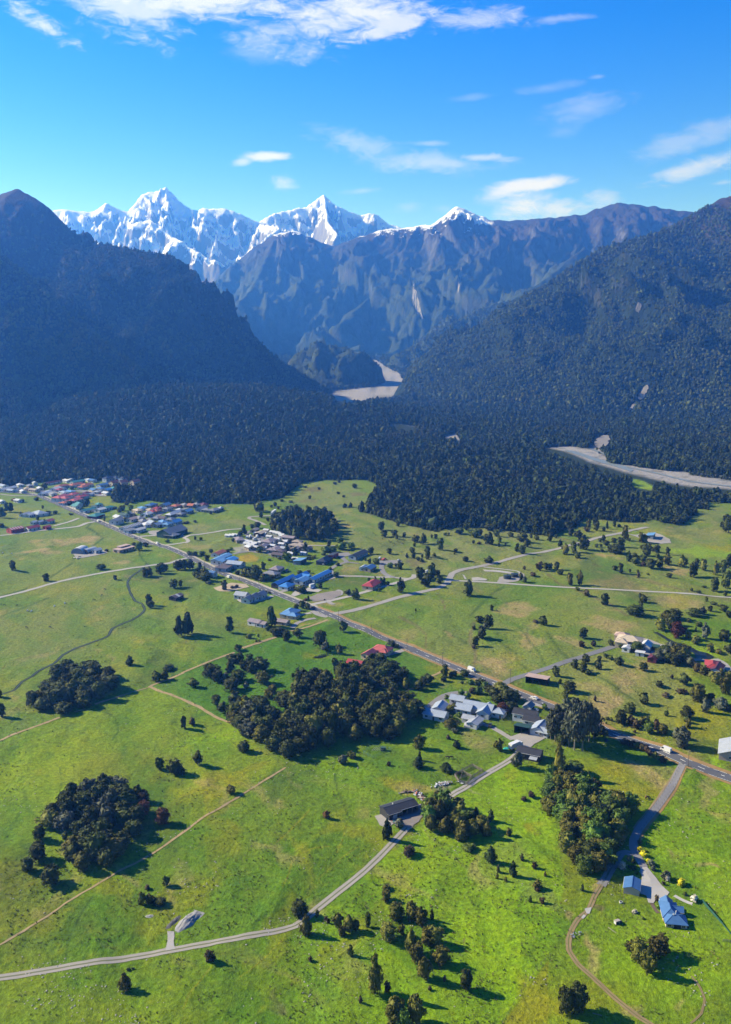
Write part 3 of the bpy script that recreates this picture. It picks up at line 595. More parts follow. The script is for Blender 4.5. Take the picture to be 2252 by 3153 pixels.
def crown_mesh(name, kind, clumps, leaves, leaf, seed, H=10.0, R=4.0, base=0.08, core=0.72, lean=0.0):
    """crown of a tree of height H: leaf-sized faces gathered in clumps over an uneven envelope"""
    g = np.random.default_rng(seed); env = ENV[kind]
    V = []; F = []; n0 = 0
    z0, zh = H*base, H*(1-base)
    if core > 0:
        v, f = ICO2
        h = (v[:, 2]*0.9+1)/2
        rr = env(h)*R*core*(1+0.22*vnoise(v[:, 0]*2+seed, v[:, 1]*2+v[:, 2]*1.7, seed))
        hor = np.hypot(v[:, 0], v[:, 1])+1e-6
        ring = np.sqrt(np.clip(1-v[:, 2]**2, 0, 1))
        k = np.where(np.abs(v[:, 2]) > 0.99, 0, rr)/hor
        V.append(np.stack([v[:, 0]*k, v[:, 1]*k, z0+zh*(0.03+0.9*h)], -1)); F.append(np.concatenate([f, f[:, 2:3]], 1)); n0 = len(v)
    h = g.beta(1.25, 1.35, clumps) if kind != 'cone' else g.beta(1.0, 1.7, clumps)
    th = g.uniform(0, 2*math.pi, clumps)+np.arange(clumps)*2.399
    rf = np.sqrt(g.uniform(0.38, 1.0, clumps))
    sector = 1+0.20*np.sin(th*2+seed)+0.12*np.sin(th*3+seed*1.7)
    er = env(h)*R
    cx = np.cos(th)*er*rf*0.86*sector; cy = np.sin(th)*er*rf*0.86*sector; cz = z0+zh*(0.04+0.90*h)
    cr = R*g.uniform(0.22, 0.40, clumps)*np.clip(0.45+env(h)*0.7, 0.3, 1)
    if kind in ('column',): cr *= 0.8
    ii = np.repeat(np.arange(clumps), leaves); n = len(ii)
    d = g.normal(size=(n, 3)); d[:, 2] += 0.35; d /= np.linalg.norm(d, axis=1)[:, None]
    rad = cr[ii]*g.uniform(0.72, 1.08, n)
    P = np.stack([cx[ii], cy[ii], cz[ii]], -1)+d*rad[:, None]*np.array([1, 1, 0.8])
    P[:, 2] = np.clip(P[:, 2], 0.25, H*1.02)
    nn = d+g.normal(scale=0.45, size=(n, 3)); nn /= np.linalg.norm(nn, axis=1)[:, None]
    a = np.cross(nn, g.normal(size=(n, 3))); a /= np.linalg.norm(a, axis=1)[:, None]+1e-9; b = np.cross(nn, a)
    s = leaf*g.uniform(0.6, 1.35, n)[:, None]
    q = np.stack([P-a*s-b*s*0.55, P+a*s*0.9-b*s*0.6, P+a*s+b*s*0.6+nn*s*0.25, P-a*s*0.8+b*s*0.65], 1).reshape(-1, 3)
    V.append(q); F.append((np.arange(n*4).reshape(-1, 4)+n0))
    v = np.concatenate(V); f = np.concatenate(F)
    if core > 0:
        tri = F[0][:, :3]; faces = [tuple(t) for t in tri]+[tuple(t) for t in F[1]]
        return mesh_from(name, v, faces)
    return mesh_from(name, v, f)
def leaf_mat(name, dark, light, vary=0.5, scale=0.45, patch=None):
    m, nt, b, nd, lk = new_mat(name)
    oi = nd.new('ShaderNodeObjectInfo'); tcd = nd.new('ShaderNodeTexCoord')
    n1 = noise_(nt, tcd.outputs['Object'], scale, 3, 0.6)
    f = math_(nt, 'ADD', math_(nt, 'MULTIPLY_ADD', n1, 2.2, -0.7), math_(nt, 'MULTIPLY_ADD', oi.outputs['Random'], vary, -vary/2), clamp=True)
    c = mixc(nt, f, dark, light)
    if patch:      # colour variety and warm sunlit patches painted in, hundreds of metres across
        pn = noise_(nt, oi.outputs['Location'], 0.0045, 4, 0.65, 0.4)
        c = mixc(nt, math_(nt, 'MULTIPLY_ADD', pn, 5.0, -2.75, clamp=True), c, patch)
    hsv = nd.new('ShaderNodeHueSaturation'); lk.new(c, hsv.inputs['Color'])
    lk.new(math_(nt, 'MULTIPLY_ADD', oi.outputs['Random'], 0.05, 0.475), hsv.inputs['Hue'])
    wn = nd.new('ShaderNodeTexWhiteNoise'); wn.noise_dimensions = '1D'; lk.new(oi.outputs['Random'], wn.inputs['W'])
    lk.new(math_(nt, 'MULTIPLY_ADD', wn.outputs['Value'], vary, 1-vary/2), hsv.inputs['Value'])
    lk.new(hsv.outputs[0], b.inputs['Base Color'])
    b.inputs['Roughness'].default_value = 0.75; b.inputs['Specular IOR Level'].default_value = 0.12
    return m
LEAF = {
    'dark': leaf_mat('leaf_dark', (0.020, 0.032, 0.007), (0.084, 0.092, 0.017)),
    'black': leaf_mat('leaf_conifer', (0.014, 0.026, 0.007), (0.048, 0.064, 0.015)),
    'olive': leaf_mat('leaf_olive', (0.050, 0.056, 0.009), (0.165, 0.148, 0.024)),
    'green': leaf_mat('leaf_green', (0.040, 0.074, 0.011), (0.125, 0.175, 0.026)),
    'gold': leaf_mat('leaf_gold', (0.10, 0.095, 0.010), (0.23, 0.20, 0.025)),
    'brown': leaf_mat('leaf_brown', (0.030, 0.024, 0.010), (0.085, 0.060, 0.026)),
    'red': leaf_mat('leaf_red', (0.05, 0.022, 0.012), (0.15, 0.060, 0.030)),
    'grey': leaf_mat('leaf_grey', (0.045, 0.055, 0.030), (0.13, 0.135, 0.085)),
    'yellow': leaf_mat('leaf_yellow', (0.30, 0.26, 0.010), (0.55, 0.48, 0.02)),
    'white': leaf_mat('leaf_blossom', (0.16, 0.15, 0.10), (0.60, 0.56, 0.45)),
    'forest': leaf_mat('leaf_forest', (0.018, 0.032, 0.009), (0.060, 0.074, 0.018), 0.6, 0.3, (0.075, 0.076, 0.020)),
    'forest_lit': leaf_mat('leaf_forest_lit', (0.034, 0.050, 0.011), (0.118, 0.130, 0.028), 0.6, 0.3, (0.140, 0.140, 0.032))}  # brighter copy of the forest leaves, sunlight painted into the right slopes
# ------------------------------------------------------------------ the native forest: instanced crowns on points
def forest_sources(tagname, mat):
    c = bpy.data.collections.new(tagname)
    for i, (kind, R, H) in enumerate((('round', 4.2, 9), ('egg', 3.6, 12), ('cone', 3.4, 13), ('round', 4.8, 8), ('egg', 3.9, 10))):
        me = crown_mesh('forest_crown', kind, 22, 14, 0.85, 900+i, H, R, 0.0, 0.78); me.materials.append(mat)
        c.objects.link(bpy.data.objects.new('forest_crown', me))
    return c
def scatter_object(name, pts, rot, scl, coll, label=None, pick=None):
    me = bpy.data.meshes.new(name); me.vertices.add(len(pts)); me.vertices.foreach_set('co', np.asarray(pts, np.float32).ravel())
    for nm, typ, dat in (('rot', 'FLOAT', rot), ('scl', 'FLOAT_VECTOR', scl), ('pick', 'INT', pick if pick is not None else np.random.default_rng(3).integers(0, len(coll.objects), len(pts)))):
        a = me.attributes.new(nm, typ, 'POINT')
        a.data.foreach_set('vector' if typ == 'FLOAT_VECTOR' else 'value', np.asarray(dat, np.int32 if typ == 'INT' else np.float32).ravel())
    ng = bpy.data.node_groups.new(name, 'GeometryNodeTree')
    ng.interface.new_socket('Geometry', in_out='INPUT', socket_type='NodeSocketGeometry'); ng.interface.new_socket('Geometry', in_out='OUTPUT', socket_type='NodeSocketGeometry')
    gi = ng.nodes.new('NodeGroupInput'); go = ng.nodes.new('NodeGroupOutput')
    ip = ng.nodes.new('GeometryNodeInstanceOnPoints'); ci = ng.nodes.new('GeometryNodeCollectionInfo')
    ci.inputs['Collection'].default_value = coll; ci.inputs['Separate Children'].default_value = True; ci.inputs['Reset Children'].default_value = True
    ip.inputs['Pick Instance'].default_value = True
    def attr(nm, typ):
        n = ng.nodes.new('GeometryNodeInputNamedAttribute'); n.data_type = typ; n.inputs['Name'].default_value = nm
        return n.outputs['Attribute']
    cx = ng.nodes.new('ShaderNodeCombineXYZ'); ng.links.new(attr('rot', 'FLOAT'), cx.inputs['Z'])
    ng.links.new(gi.outputs[0], ip.inputs['Points']); ng.links.new(ci.outputs[0], ip.inputs['Instance'])
    ng.links.new(attr('pick', 'INT'), ip.inputs['Instance Index'])
    ng.links.new(cx.outputs[0], ip.inputs['Rotation']); ng.links.new(attr('scl', 'FLOAT_VECTOR'), ip.inputs['Scale'])
    ng.links.new(ip.outputs[0], go.inputs[0])
    o = link(name, me); md = o.modifiers.new('scatter', 'NODES'); md.node_group = ng
    tag(o, label=label, kind='stuff'); return o
def jgrid(x0, x1, y0, y1, sp, g):
    xs = np.arange(x0, x1, sp); ys = np.arange(y0, y1, sp); X, Y = np.meshgrid(xs, ys)
    X = X+g.uniform(-.48, .48, X.shape)*sp; Y = Y+g.uniform(-.48, .48, Y.shape)*sp
    k = np.abs(X) < 0.43*Y+40; return X[k], Y[k]
FLAT_EDGE = [GRAVEL_FLATS, ISLANDS]
def resample_line(p):
    p = np.asarray(p, float); D = np.concatenate([[0], np.cumsum(np.linalg.norm(np.diff(p, axis=0), axis=1))]); n = 12
    return np.stack([np.interp(np.linspace(0, D[-1], n), D, p[:, k]) for k in (0, 1)], -1)
def sight_point(px, py, y0=1300.0, y1=7000.0):
    ys = np.arange(y0, y1, 4.0); d = cam_ray(px, py); t = ys/d[1]; x = d[0]*t; z = CAM_H+d[2]*t
    hit = np.nonzero(z <= terrain_z(x, ys))[0]; i = hit[0] if len(hit) else 0
    return np.array([x[i], ys[i]])
SLIPS = [(tps('V', [(1255, 130), (1235, 160), (1215, 195)]), 16), (tps('V', [(1068, 350), (1050, 378), (1040, 408)]), 26), (tps('V', [(1200, 205), (1165, 250)]), 7), (tps('V', [(1130, 395), (1170, 402), (1200, 410)]), 9), (tps('W', [(425, 470), (418, 530), (412, 580)]), 14), (tps('W', [(1225, 640), (1200, 665)]), 12), (tps('W', [(215, 540), (210, 590), (228, 650), (260, 715)]), 16)]
SLIPS = [(np.array([sight_point(*q) for q in resample_line(p)]), w) for p, w in SLIPS]
def build_slips():
    m = None
    for C, w in SLIPS:
        T = np.gradient(C, axis=0); T /= np.linalg.norm(T, axis=1)[:, None]+1e-9; Nn = np.stack([-T[:, 1], T[:, 0]], -1); u = np.linspace(-1, 1, 5)
        W = w/2*(1+0.6*vnoise(np.arange(len(C))*0.9, np.arange(len(C))*0.0+w, 5))*np.sin(np.linspace(0.35, 2.8, len(C)))
        X = C[:, 0:1]+Nn[:, 0:1]*u*W[:, None]; Y = C[:, 1:2]+Nn[:, 1:2]*u*W[:, None]; Zs = terrain_z(X, Y)+2.0
        if m is None:
            m, nt, b, nd, lk = new_mat('slip_rock'); geo = nd.new('ShaderNodeNewGeometry'); n = noise_(nt, geo.outputs['Position'], 0.08, 5, 0.7); lk.new(mixc(nt, n, (0.09, 0.08, 0.07), (0.24, 0.22, 0.20)), b.inputs['Base Color'])
        tag(link('rock_slip', mesh_from('rock_slip', np.stack([X, Y, Zs], -1).reshape(-1, 3), grid_faces(5, len(C)), m)), kind='structure')
build_slips()
def build_forest():
    g = np.random.default_rng(11)
    X, Y = [], []
    for (y0, y1, sp) in ((880, 1500, 5.3), (1500, 2150, 6.2), (2150, 2900, 7.6), (2900, 4500, 11.0)):
        a, b = jgrid(-0.46*y1-60, 0.46*y1+60, y0, y1, sp, g); X.append(a); Y.append(b)
    S = np.concatenate([np.full(len(a), s) for a, s in zip(X, (0.82, 0.88, 1.0, 1.28))]); X = np.concatenate(X); Y = np.concatenate(Y)
    zg = hgt(X, Y); z = terrain_z(X, Y)
    px, py = proj(X, Y, rise(X, Y))
    keep = np.where(Y < 1720, in_poly(px, py, FOREST), True)
    for hh in (0, .35, .7, 1):
        qx, qy = proj(X, Y, z+hh*13*S)
        for P in GRAVEL_FLATS: keep &= ~(in_poly(qx, qy, P) & (z < zg+35))
        for P in CLEARINGS: keep &= ~in_poly(qx, qy, P)
    for P in ISLANDS:
        i = in_poly(px, py, P); keep |= i & (z < zg+8); S = np.where(i, 0.42, S)
    e = 6.0
    gx = (terrain_z(X+e, Y)-terrain_z(X-e, Y))/(2*e); gy = (terrain_z(X, Y+e)-terrain_z(X, Y-e))/(2*e)
    facing = -gx*(0-X)-gy*(0-Y)+(CAM_H-z)
    keep &= facing > -0.12*np.hypot(X, Y)
    slope = np.hypot(gx, gy)
    tl = np.where(Y < 3600, 520.0, 330.0)+0.05*X+80*fbm(X/260, Y/260, 4, 61)+110*(X > 250)*(Y < 3900)
    up = z-zg
    fade = g.uniform(0, 1, len(X))
    keep &= ~((up > 12) & (z > tl*(0.75+0.5*fade)))
    keep &= ~((slope > 1.5) & (fade > 0.5))
    keep &= ~((np.abs(X+60) < 260) & (Y > 3020) & (Y < 3560) & (up > 6) & (fade > 0.22+0.6*(X > -20)))
    for C, w in SLIPS: keep &= seg_dist(X, Y, [tuple(q) for q in C]) > w*0.6+3
    # wind-thrown gaps and slips
    keep &= ~((fbm(X/60, Y/60, 3, 71) > 0.52) & (up < 12))
    X, Y, z, S, up, px, py = [q[keep] for q in (X, Y, z, S, up, px, py)]
    sc = S*np.clip(np.exp(g.normal(-0.12, 0.27, len(X))), .45, 1.7)*np.where(up > 30, 0.86, 1.0)*np.where((up < 30) & (g.uniform(0, 1, len(X)) < .04), 1.35, 1.0)
    edge = np.clip(seg_dist(px, py, FOREST, True)/10, 0.0, 1.0); sc = sc*np.where(Y < 1500, 0.72+0.28*edge, 1.0)
    scl = np.stack([sc*g.uniform(.85, 1.15, len(X)), sc*g.uniform(.85, 1.15, len(X)), sc*g.uniform(0.8, 1.3, len(X))*np.where(up > 30, 0.85, 1.0)], -1)
    rot = g.uniform(0, 6.28, len(X))
    print('forest trees', len(X))
    pts = np.stack([X, Y, z-0.4], -1)
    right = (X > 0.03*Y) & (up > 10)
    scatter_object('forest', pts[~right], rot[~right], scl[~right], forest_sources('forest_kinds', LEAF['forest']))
    scatter_object('forest', pts[right], rot[right], scl[right], forest_sources('forest_kinds_right', LEAF['forest_lit']))
build_forest()
# ------------------------------------------------------------------ roads, tracks, yards, streams: sheets laid on the ground
def resample(P, step):
    P = np.asarray(P, float); out = []
    Q = np.concatenate([[2*P[0]-P[1]], P, [2*P[-1]-P[-2]]])
    for i in range(1, len(Q)-2):
        p0, p1, p2, p3 = Q[i-1], Q[i], Q[i+1], Q[i+2]
        n = max(2, int(np.linalg.norm(p2-p1)/step))
        # centripetal-like tension keeps long straights straight
        t = np.linspace(0, 1, n, endpoint=False)[:, None]
        m1 = (p2-p0)*0.5*min(1, np.linalg.norm(p2-p1)/(np.linalg.norm(p2-p0)+1e-6)*1.0); m2 = (p3-p1)*0.5*min(1, np.linalg.norm(p2-p1)/(np.linalg.norm(p3-p1)+1e-6)*1.0)
        h = (2*t**3-3*t**2+1)*p1+(t**3-2*t**2+t)*m1+(-2*t**3+3*t**2)*p2+(t**3-t**2)*m2
        out.append(h)
    out.append(Q[-2][None]); return np.concatenate(out)
LEVEL = [0.04]
def lift(x, y, extra=0.0):
    r = np.hypot(x, y); return hgt(x, y)+0.02+r*0.00022+extra
def strip(name, pts, width, mat, extra, ragged=0.0, cols=3, step=3.5, world=False, off=0.0, kind='structure', parent=None):
    P = np.asarray(pts) if world else G(*np.array(pts, float).T)
    C = resample(P, step)
    T = np.gradient(C, axis=0); T /= np.linalg.norm(T, axis=1)[:, None]+1e-9; Nn = np.stack([-T[:, 1], T[:, 0]], -1)
    n = len(C); u = np.linspace(-1, 1, cols)
    wl = width/2*(1+ragged*fbm(C[:, 0]/7, C[:, 1]/7, 2, 31)); wr = width/2*(1+ragged*fbm(C[:, 0]/7+50, C[:, 1]/7, 2, 33))
    W = np.where(u[None] < 0, wr[:, None], wl[:, None])
    X = C[:, 0][:, None]+Nn[:, 0][:, None]*(u[None]*W+off); Y = C[:, 1][:, None]+Nn[:, 1][:, None]*(u[None]*W+off)
    Z = lift(X, Y, extra)
    me = mesh_from(name, np.stack([X, Y, Z], -1).reshape(-1, 3), grid_faces(cols, n)[:, ::-1], mat)
    uv = me.uv_layers.new(name='uv')
    s = np.concatenate([[0], np.cumsum(np.linalg.norm(np.diff(C, axis=0), axis=1))])
    UV = np.stack([np.broadcast_to(u[None]*0.5+0.5, (n, cols)), np.broadcast_to(s[:, None], (n, cols))], -1).reshape(-1, 2)
    li = np.empty(len(me.loops), np.int32); me.loops.foreach_get('vertex_index', li)
    uv.data.foreach_set('uv', UV[li].astype(np.float32).ravel())
    o = link(name, me, parent)
    if kind: tag(o, kind=kind)
    return o
def patch(name, poly, mat, extra, kind='structure', rag=0.5):
    """flat area with a slightly uneven rim, following the ground"""
    P = G(*np.array(poly, float).T); Q = []
    for a, b in zip(P, np.roll(P, -1, 0)):
        n = max(2, int(np.linalg.norm(b-a)/3))
        for k in range(n): Q.append(a+(b-a)*k/n)
    Q = np.array(Q); Q = Q+np.stack([vnoise(Q[:, 0]/5, Q[:, 1]/5, 3), vnoise(Q[:, 0]/5, Q[:, 1]/5, 4)], -1)*rag
    bm = bmesh.new(); vs = [bm.verts.new((x, y, 0)) for x, y in Q]; f = bm.faces.new(vs); f.normal_update()
    if f.normal.z < 0: f.normal_flip()
    bmesh.ops.triangulate(bm, faces=bm.faces[:])
    for _ in range(5):
        E = [e for e in bm.edges if e.calc_length() > 4.0]
        if not E or len(bm.faces) > 3000: break
        bmesh.ops.subdivide_edges(bm, edges=E, cuts=1); bmesh.ops.triangulate(bm, faces=bm.faces[:])
    for v in bm.verts: v.co.z = float(lift(v.co.x, v.co.y, extra+0.06))
    me = bpy.data.meshes.new(name); bm.to_mesh(me); bm.free(); me.materials.append(mat)
    return tag(link(name, me), kind=kind)
def surf_mat(name, col, var=0.3, scale=0.3, bump=0.3, rough=0.9, grass=0.0):
    m, nt, b, nd, lk = new_mat(name)
    geo = nd.new('ShaderNodeNewGeometry'); f1 = noise_(nt, geo.outputs['Position'], scale, 5, 0.65); f2 = noise_(nt, geo.outputs['Position'], 3.0, 3, 0.7)
    v = math_(nt, 'ADD', math_(nt, 'MULTIPLY_ADD', f1, var*2, 1-var), math_(nt, 'MULTIPLY_ADD', f2, var, -var/2))
    hsv = nd.new('ShaderNodeHueSaturation'); hsv.inputs['Color'].default_value = (*col, 1); lk.new(v, hsv.inputs['Value'])
    c = hsv.outputs[0]
    if grass:
        uv = nd.new('ShaderNodeUVMap'); uv.uv_map = 'uv'; sx = nd.new('ShaderNodeSeparateXYZ'); lk.new(uv.outputs[0], sx.inputs[0])
        d = math_(nt, 'ABSOLUTE', math_(nt, 'SUBTRACT', sx.outputs[0], 0.5))
        mid = math_(nt, 'MULTIPLY_ADD', d, -14.0, 1.9, clamp=True)                  # grassy crown between the wheel ruts
        n3 = noise_(nt, geo.outputs['Position'], 0.25, 4, 0.6)
        mid = math_(nt, 'MULTIPLY', mid, math_(nt, 'MULTIPLY_ADD', n3, 5.0, -2.5+grass*2.0, clamp=True))
        edge = math_(nt, 'MULTIPLY_ADD', d, 16.0, -7.0, clamp=True)
        mid = math_(nt, 'MAXIMUM', mid, math_(nt, 'MULTIPLY', edge, math_(nt, 'MULTIPLY_ADD', f1, 4.0, -1.6, clamp=True)))
        c = mixc(nt, math_(nt, 'MULTIPLY', mid, 0.85), c, (0.075, 0.085, 0.020))
    lk.new(c, b.inputs['Base Color']); b.inputs['Roughness'].default_value = rough
    bump_(nt, b, f2, bump, 0.05); return m
M_ASPH = surf_mat('asphalt', (0.075, 0.077, 0.085), 0.18, 0.08)
M_LANE = surf_mat('lane_seal', (0.155, 0.15, 0.148), 0.2, 0.1)
M_GRAV = surf_mat('gravel_road', (0.225, 0.21, 0.19), 0.2, 0.15)
M_TRACK = surf_mat('rutted_track', (0.235, 0.215, 0.185), 0.2, 0.2, grass=0.9)
M_PALE = surf_mat('pale_gravel', (0.27, 0.255, 0.235), 0.16, 0.12)
M_YARD = surf_mat('yard_gravel', (0.17, 0.15, 0.135), 0.3, 0.1)
M_DIRT = surf_mat('bare_dirt', (0.19, 0.140, 0.065), 0.4, 0.25, grass=0.55)
M_VERGE = surf_mat('dry_verge', (0.22, 0.14, 0.05), 0.4, 0.3)
M_DRYROW = surf_mat('dry_fence_row', (0.25, 0.185, 0.09), 0.35, 0.5)
M_CONC = surf_mat('concrete', (0.30, 0.29, 0.275), 0.15, 0.2)
m, nt, b, nd, lk = new_mat('stream_water'); b.inputs['Base Color'].default_value = (0.010, 0.014, 0.013, 1); b.inputs['Roughness'].default_value = 0.3; b.inputs['Specular IOR Level'].default_value = 0.22
geo = nd.new('ShaderNodeNewGeometry'); bump_(nt, b, noise_(nt, geo.outputs['Position'], 0.8, 3), 0.25, 0.1); M_WATER = m
m, nt, b, nd, lk = new_mat('road_paint'); b.inputs['Base Color'].default_value = (0.75, 0.75, 0.72, 1); M_PAINT = m
MAIN = [(-120, 1521), (0, 1516), (69, 1519), (114, 1527), (173, 1551), (250, 1584), (347, 1626), (454, 1671), (520, 1691), (584, 1716), (643, 1745), (712, 1775), (785, 1802), (851, 1828), (962, 1872), (1043, 1905), (1126, 1940), (1168, 1957), (1233, 1985), (1320, 2021), (1414, 2060), (1518, 2102), (1580, 2129), (1674, 2168), (1696, 2177), (1838, 2233), (1876, 2253.6), (1937, 2278), (2036, 2312.5), (2119, 2353), (2252, 2400), (2420, 2462)]
MAIN_W = G(*np.array(MAIN).T)
def off_line(P, d):
    P = resample(P, 12); T = np.gradient(P, axis=0); T /= np.linalg.norm(T, axis=1)[:, None]
    return P+np.stack([-T[:, 1], T[:, 0]], -1)*d
# the road runs towards the viewer, so its left-hand normal points to the far side
k0 = 14
strip('verge', off_line(MAIN_W[k0:], 5.1), 3.4, M_VERGE, 0.004, 0.35, 3, 3, True)
strip('verge', off_line(MAIN_W[k0+4:], -4.6), 2.0, M_VERGE, 0.004, 0.6, 3, 3, True)
strip('verge', off_line(MAIN_W[:k0+1], 5.0), 2.4, surf_mat('grit_verge', (0.30, 0.27, 0.21), 0.3), 0.004, 0.4, 3, 5, True)
strip('road', MAIN, 7.0, M_ASPH, 0.100, 0.0, 3, 4)
KERRS = [(1008, 1892), (1040, 1890), (1126, 1870), (1230, 1840), (1348, 1813), (1379, 1795), (1393, 1768), (1421, 1757), (1493, 1742), (1556, 1724), (1689, 1695), (1758, 1679), (1835, 1658), (1914, 1642), (1980, 1627), (1996, 1624)]
strip('gravel_road', KERRS, 5.6, M_GRAV, 0.012, 0.22, 3, 4)
strip('gravel_road', tps('C', [(700, 888), (1100, 905), (1624, 938)])+tps('D', [(400, 962), (1000, 990), (1624, 1032), (1900, 1045)]), 3.6, M_PALE, 0.014, 0.1)
strip('gravel_road', tps('C', [(435, 845), (425, 872), (350, 893), (0, 990)])+tps('B', [(1500, 1025), (1150, 1100)]), 4.6, M_PALE, 0.016, 0.1)
strip('lane', tps('C', [(395, 885), (300, 872), (180, 862), (0, 857)])+tps('B', [(1450, 852), (1390, 852), (1200, 900), (1000, 955), (860, 990)]), 4.4, M_GRAV, 0.018, 0.1)
strip('lane', tps('B', [(1385, 855), (1330, 830), (1308, 795), (1370, 752), (1455, 725), (1420, 690), (1400, 655)]), 4.6, M_LANE, 0.020, 0.05)
strip('lane', tps('B', [(1440, 730), (1490, 726), (1560, 735)]), 3.6, M_LANE, 0.022, 0.05)
strip('lane', tps('C', [(260, 872), (210, 855), (160, 820), (140, 770), (155, 728)]), 4.6, M_LANE, 0.021, 0.05)
patch('yard', tps('C', [(120, 718), (200, 715), (290, 708), (330, 722), (300, 738), (200, 752), (130, 748)]), M_LANE, 0.023)
strip('gravel_road', tps('A', [(-60, 1062), (0, 1042), (200, 985), (420, 920), (600, 880), (900, 820), (1250, 775), (1520, 730)])+[(575, 1718)], 4.2, M_PALE, 0.012, 0.1)
strip('lane', tps('A', [(-40, 492), (0, 487), (300, 450), (690, 408), (770, 378), (835, 368), (880, 362)]), 5.0, M_PALE, 0.012, 0.1)
strip('lane', tps('A', [(480, 402), (620, 365), (700, 335)]), 4.0, M_PALE, 0.013, 0.1)
strip('lane', tps('A', [(0, 122), (120, 135), (310, 140)]), 4.0, M_GRAV, 0.013, 0.1)
strip('lane', tps('B', [(20, 560), (50, 545), (30, 520), (10, 510), (60, 490), (300, 455), (530, 430)]), 4.0, M_PALE, 0.013, 0.1)
strip('lane', tps('A', [(1440, 585), (1624, 557)])+tps('B', [(20, 552)]), 4.0, M_PALE, 0.014, 0.1)
strip('lane', tps('B', [(735, 395), (700, 378), (640, 355), (590, 340), (600, 325), (680, 318), (760, 312), (930, 300), (1010, 290)]), 4.4, M_GRAV, 0.013, 0.1)
strip('lane', tps('B', [(1110, 578), (1290, 578), (1350, 582)]), 4.0, M_GRAV, 0.013, 0.1)
strip('lane', tps('A', [(1195, 500), (1290, 488), (1400, 480)]), 5.0, M_PALE, 0.014, 0.1)
patch('yard', tps('A', [(1310, 445), (1420, 440), (1624, 470), (1640, 495), (1560, 505), (1440, 495), (1330, 470)])+tps('B', [(60, 478), (10, 492)])[:0], M_GRAV, 0.018)
strip('lane', tps('B', [(800, 1022), (700, 1060), (600, 1085), (530, 1078), (505, 1060), (530, 1040), (600, 1020)]), 4.0, M_PALE, 0.014, 0.1)
patch('yard', tps('B', [(530, 1060), (560, 1035), (640, 1010), (735, 1005), (745, 1020), (690, 1045), (610, 1075)]), M_LANE, 0.012)
strip('lane', tps('B', [(1340, 1100), (1290, 1072), (1330, 1040), (1400, 1015), (1400, 985), (1370, 975)]), 4.0, M_GRAV, 0.012, 0.1)
patch('yard', tps('B', [(960, 1020), (1000, 980), (1040, 965), (1130, 950), (1240, 975), (1200, 995), (1120, 985), (1040, 1015), (990, 1030)]), M_PALE, 0.013)
patch('yard', tps('B', [(1120, 1040), (1200, 1010), (1330, 985), (1400, 985), (1410, 1015), (1320, 1060), (1160, 1075)]), M_YARD, 0.010)
patch('yard', tps('B', [(1130, 890), (1235, 855), (1270, 880), (1150, 910)]), M_LANE, 0.012)
patch('yard', tps('B', [(270, 735), (330, 720), (440, 760), (430, 790), (340, 800), (290, 765)]), M_YARD, 0.012)
patch('yard', tps('A', [(650, 655), (760, 640), (930, 620), (960, 645), (880, 665), (730, 690), (680, 690)]), M_GRAV, 0.012)
patch('yard', tps('B', [(1380, 650), (1470, 640), (1500, 665), (1430, 680)]), M_LANE, 0.017)
patch('yard', tps('B', [(270, 950), (430, 915), (560, 920), (590, 945), (430, 985), (330, 985)]), surf_mat('bare_paddock', (0.30, 0.24, 0.16), 0.3), 0.006)
patch('yard', tps('C', [(800, 860), (870, 822), (905, 850), (860, 900)][:0] or [(860, 835), (885, 850), (900, 880), (880, 875)]), M_PALE, 0.010)
patch('yard', tps('C', [(940, 865), (1000, 860), (1085, 878), (1070, 890), (950, 892)]), M_PALE, 0.010)
patch('yard', tps('C', [(1170, 905), (1190, 860), (1280, 845), (1380, 815), (1415, 830), (1410, 870), (1330, 900), (1220, 912)]), M_GRAV, 0.014)
strip('lane', tps('C', [(1050, 770), (1200, 785), (1350, 805), (1400, 835)]), 2.4, M_PALE, 0.010, 0.2)
patch('yard', tps('C', [(1040, 792), (1200, 800), (1330, 820), (1300, 832), (1150, 812), (1060, 808)]), M_PALE, 0.009)
patch('yard', tps('D', [(700, 476), (790, 482), (950, 465), (1080, 520), (1095, 555), (1000, 560), (880, 540), (760, 490)]), M_GRAV, 0.010)
# village streets and the holiday park
patch('yard', tps('T', [(370, 270), (480, 265), (640, 265), (860, 262), (960, 275), (1110, 300), (1060, 325), (980, 325), (880, 290), (740, 270), (560, 300), (520, 320)]), M_LANE, 0.009)
patch('yard', tps('T', [(1190, 215), (1400, 205), (1480, 245), (1440, 255), (1230, 240)]), M_LANE, 0.011)
strip('lane', tps('T', [(0, 270), (150, 285), (350, 305)]), 6.0, M_LANE, 0.020)
strip('lane', tps('A', [(1250, 372), (1330, 335), (1410, 305), (1470, 275)])+tps('B', [(0, 255), (60, 240)]), 5.5, M_LANE, 0.012)
patch('yard', tps('A', [(1060, 412), (1250, 375), (1310, 405), (1290, 440), (1140, 450)]), M_LANE, 0.013)
strip('lane', tps('B', [(640, 640), (700, 600), (740, 560), (690, 520), (600, 500), (560, 470), (640, 440)]), 5.0, M_LANE, 0.014)
strip('lane', tps('B', [(720, 625), (800, 660), (860, 670)]), 4.0, M_LANE, 0.015)
strip('lane', tps('B', [(650, 520), (760, 490), (880, 510), (960, 560), (1000, 580)]), 4.4, M_LANE, 0.013)
strip('lane', tps('B', [(450, 655), (560, 635), (640, 625)]), 4.0, M_LANE, 0.016)
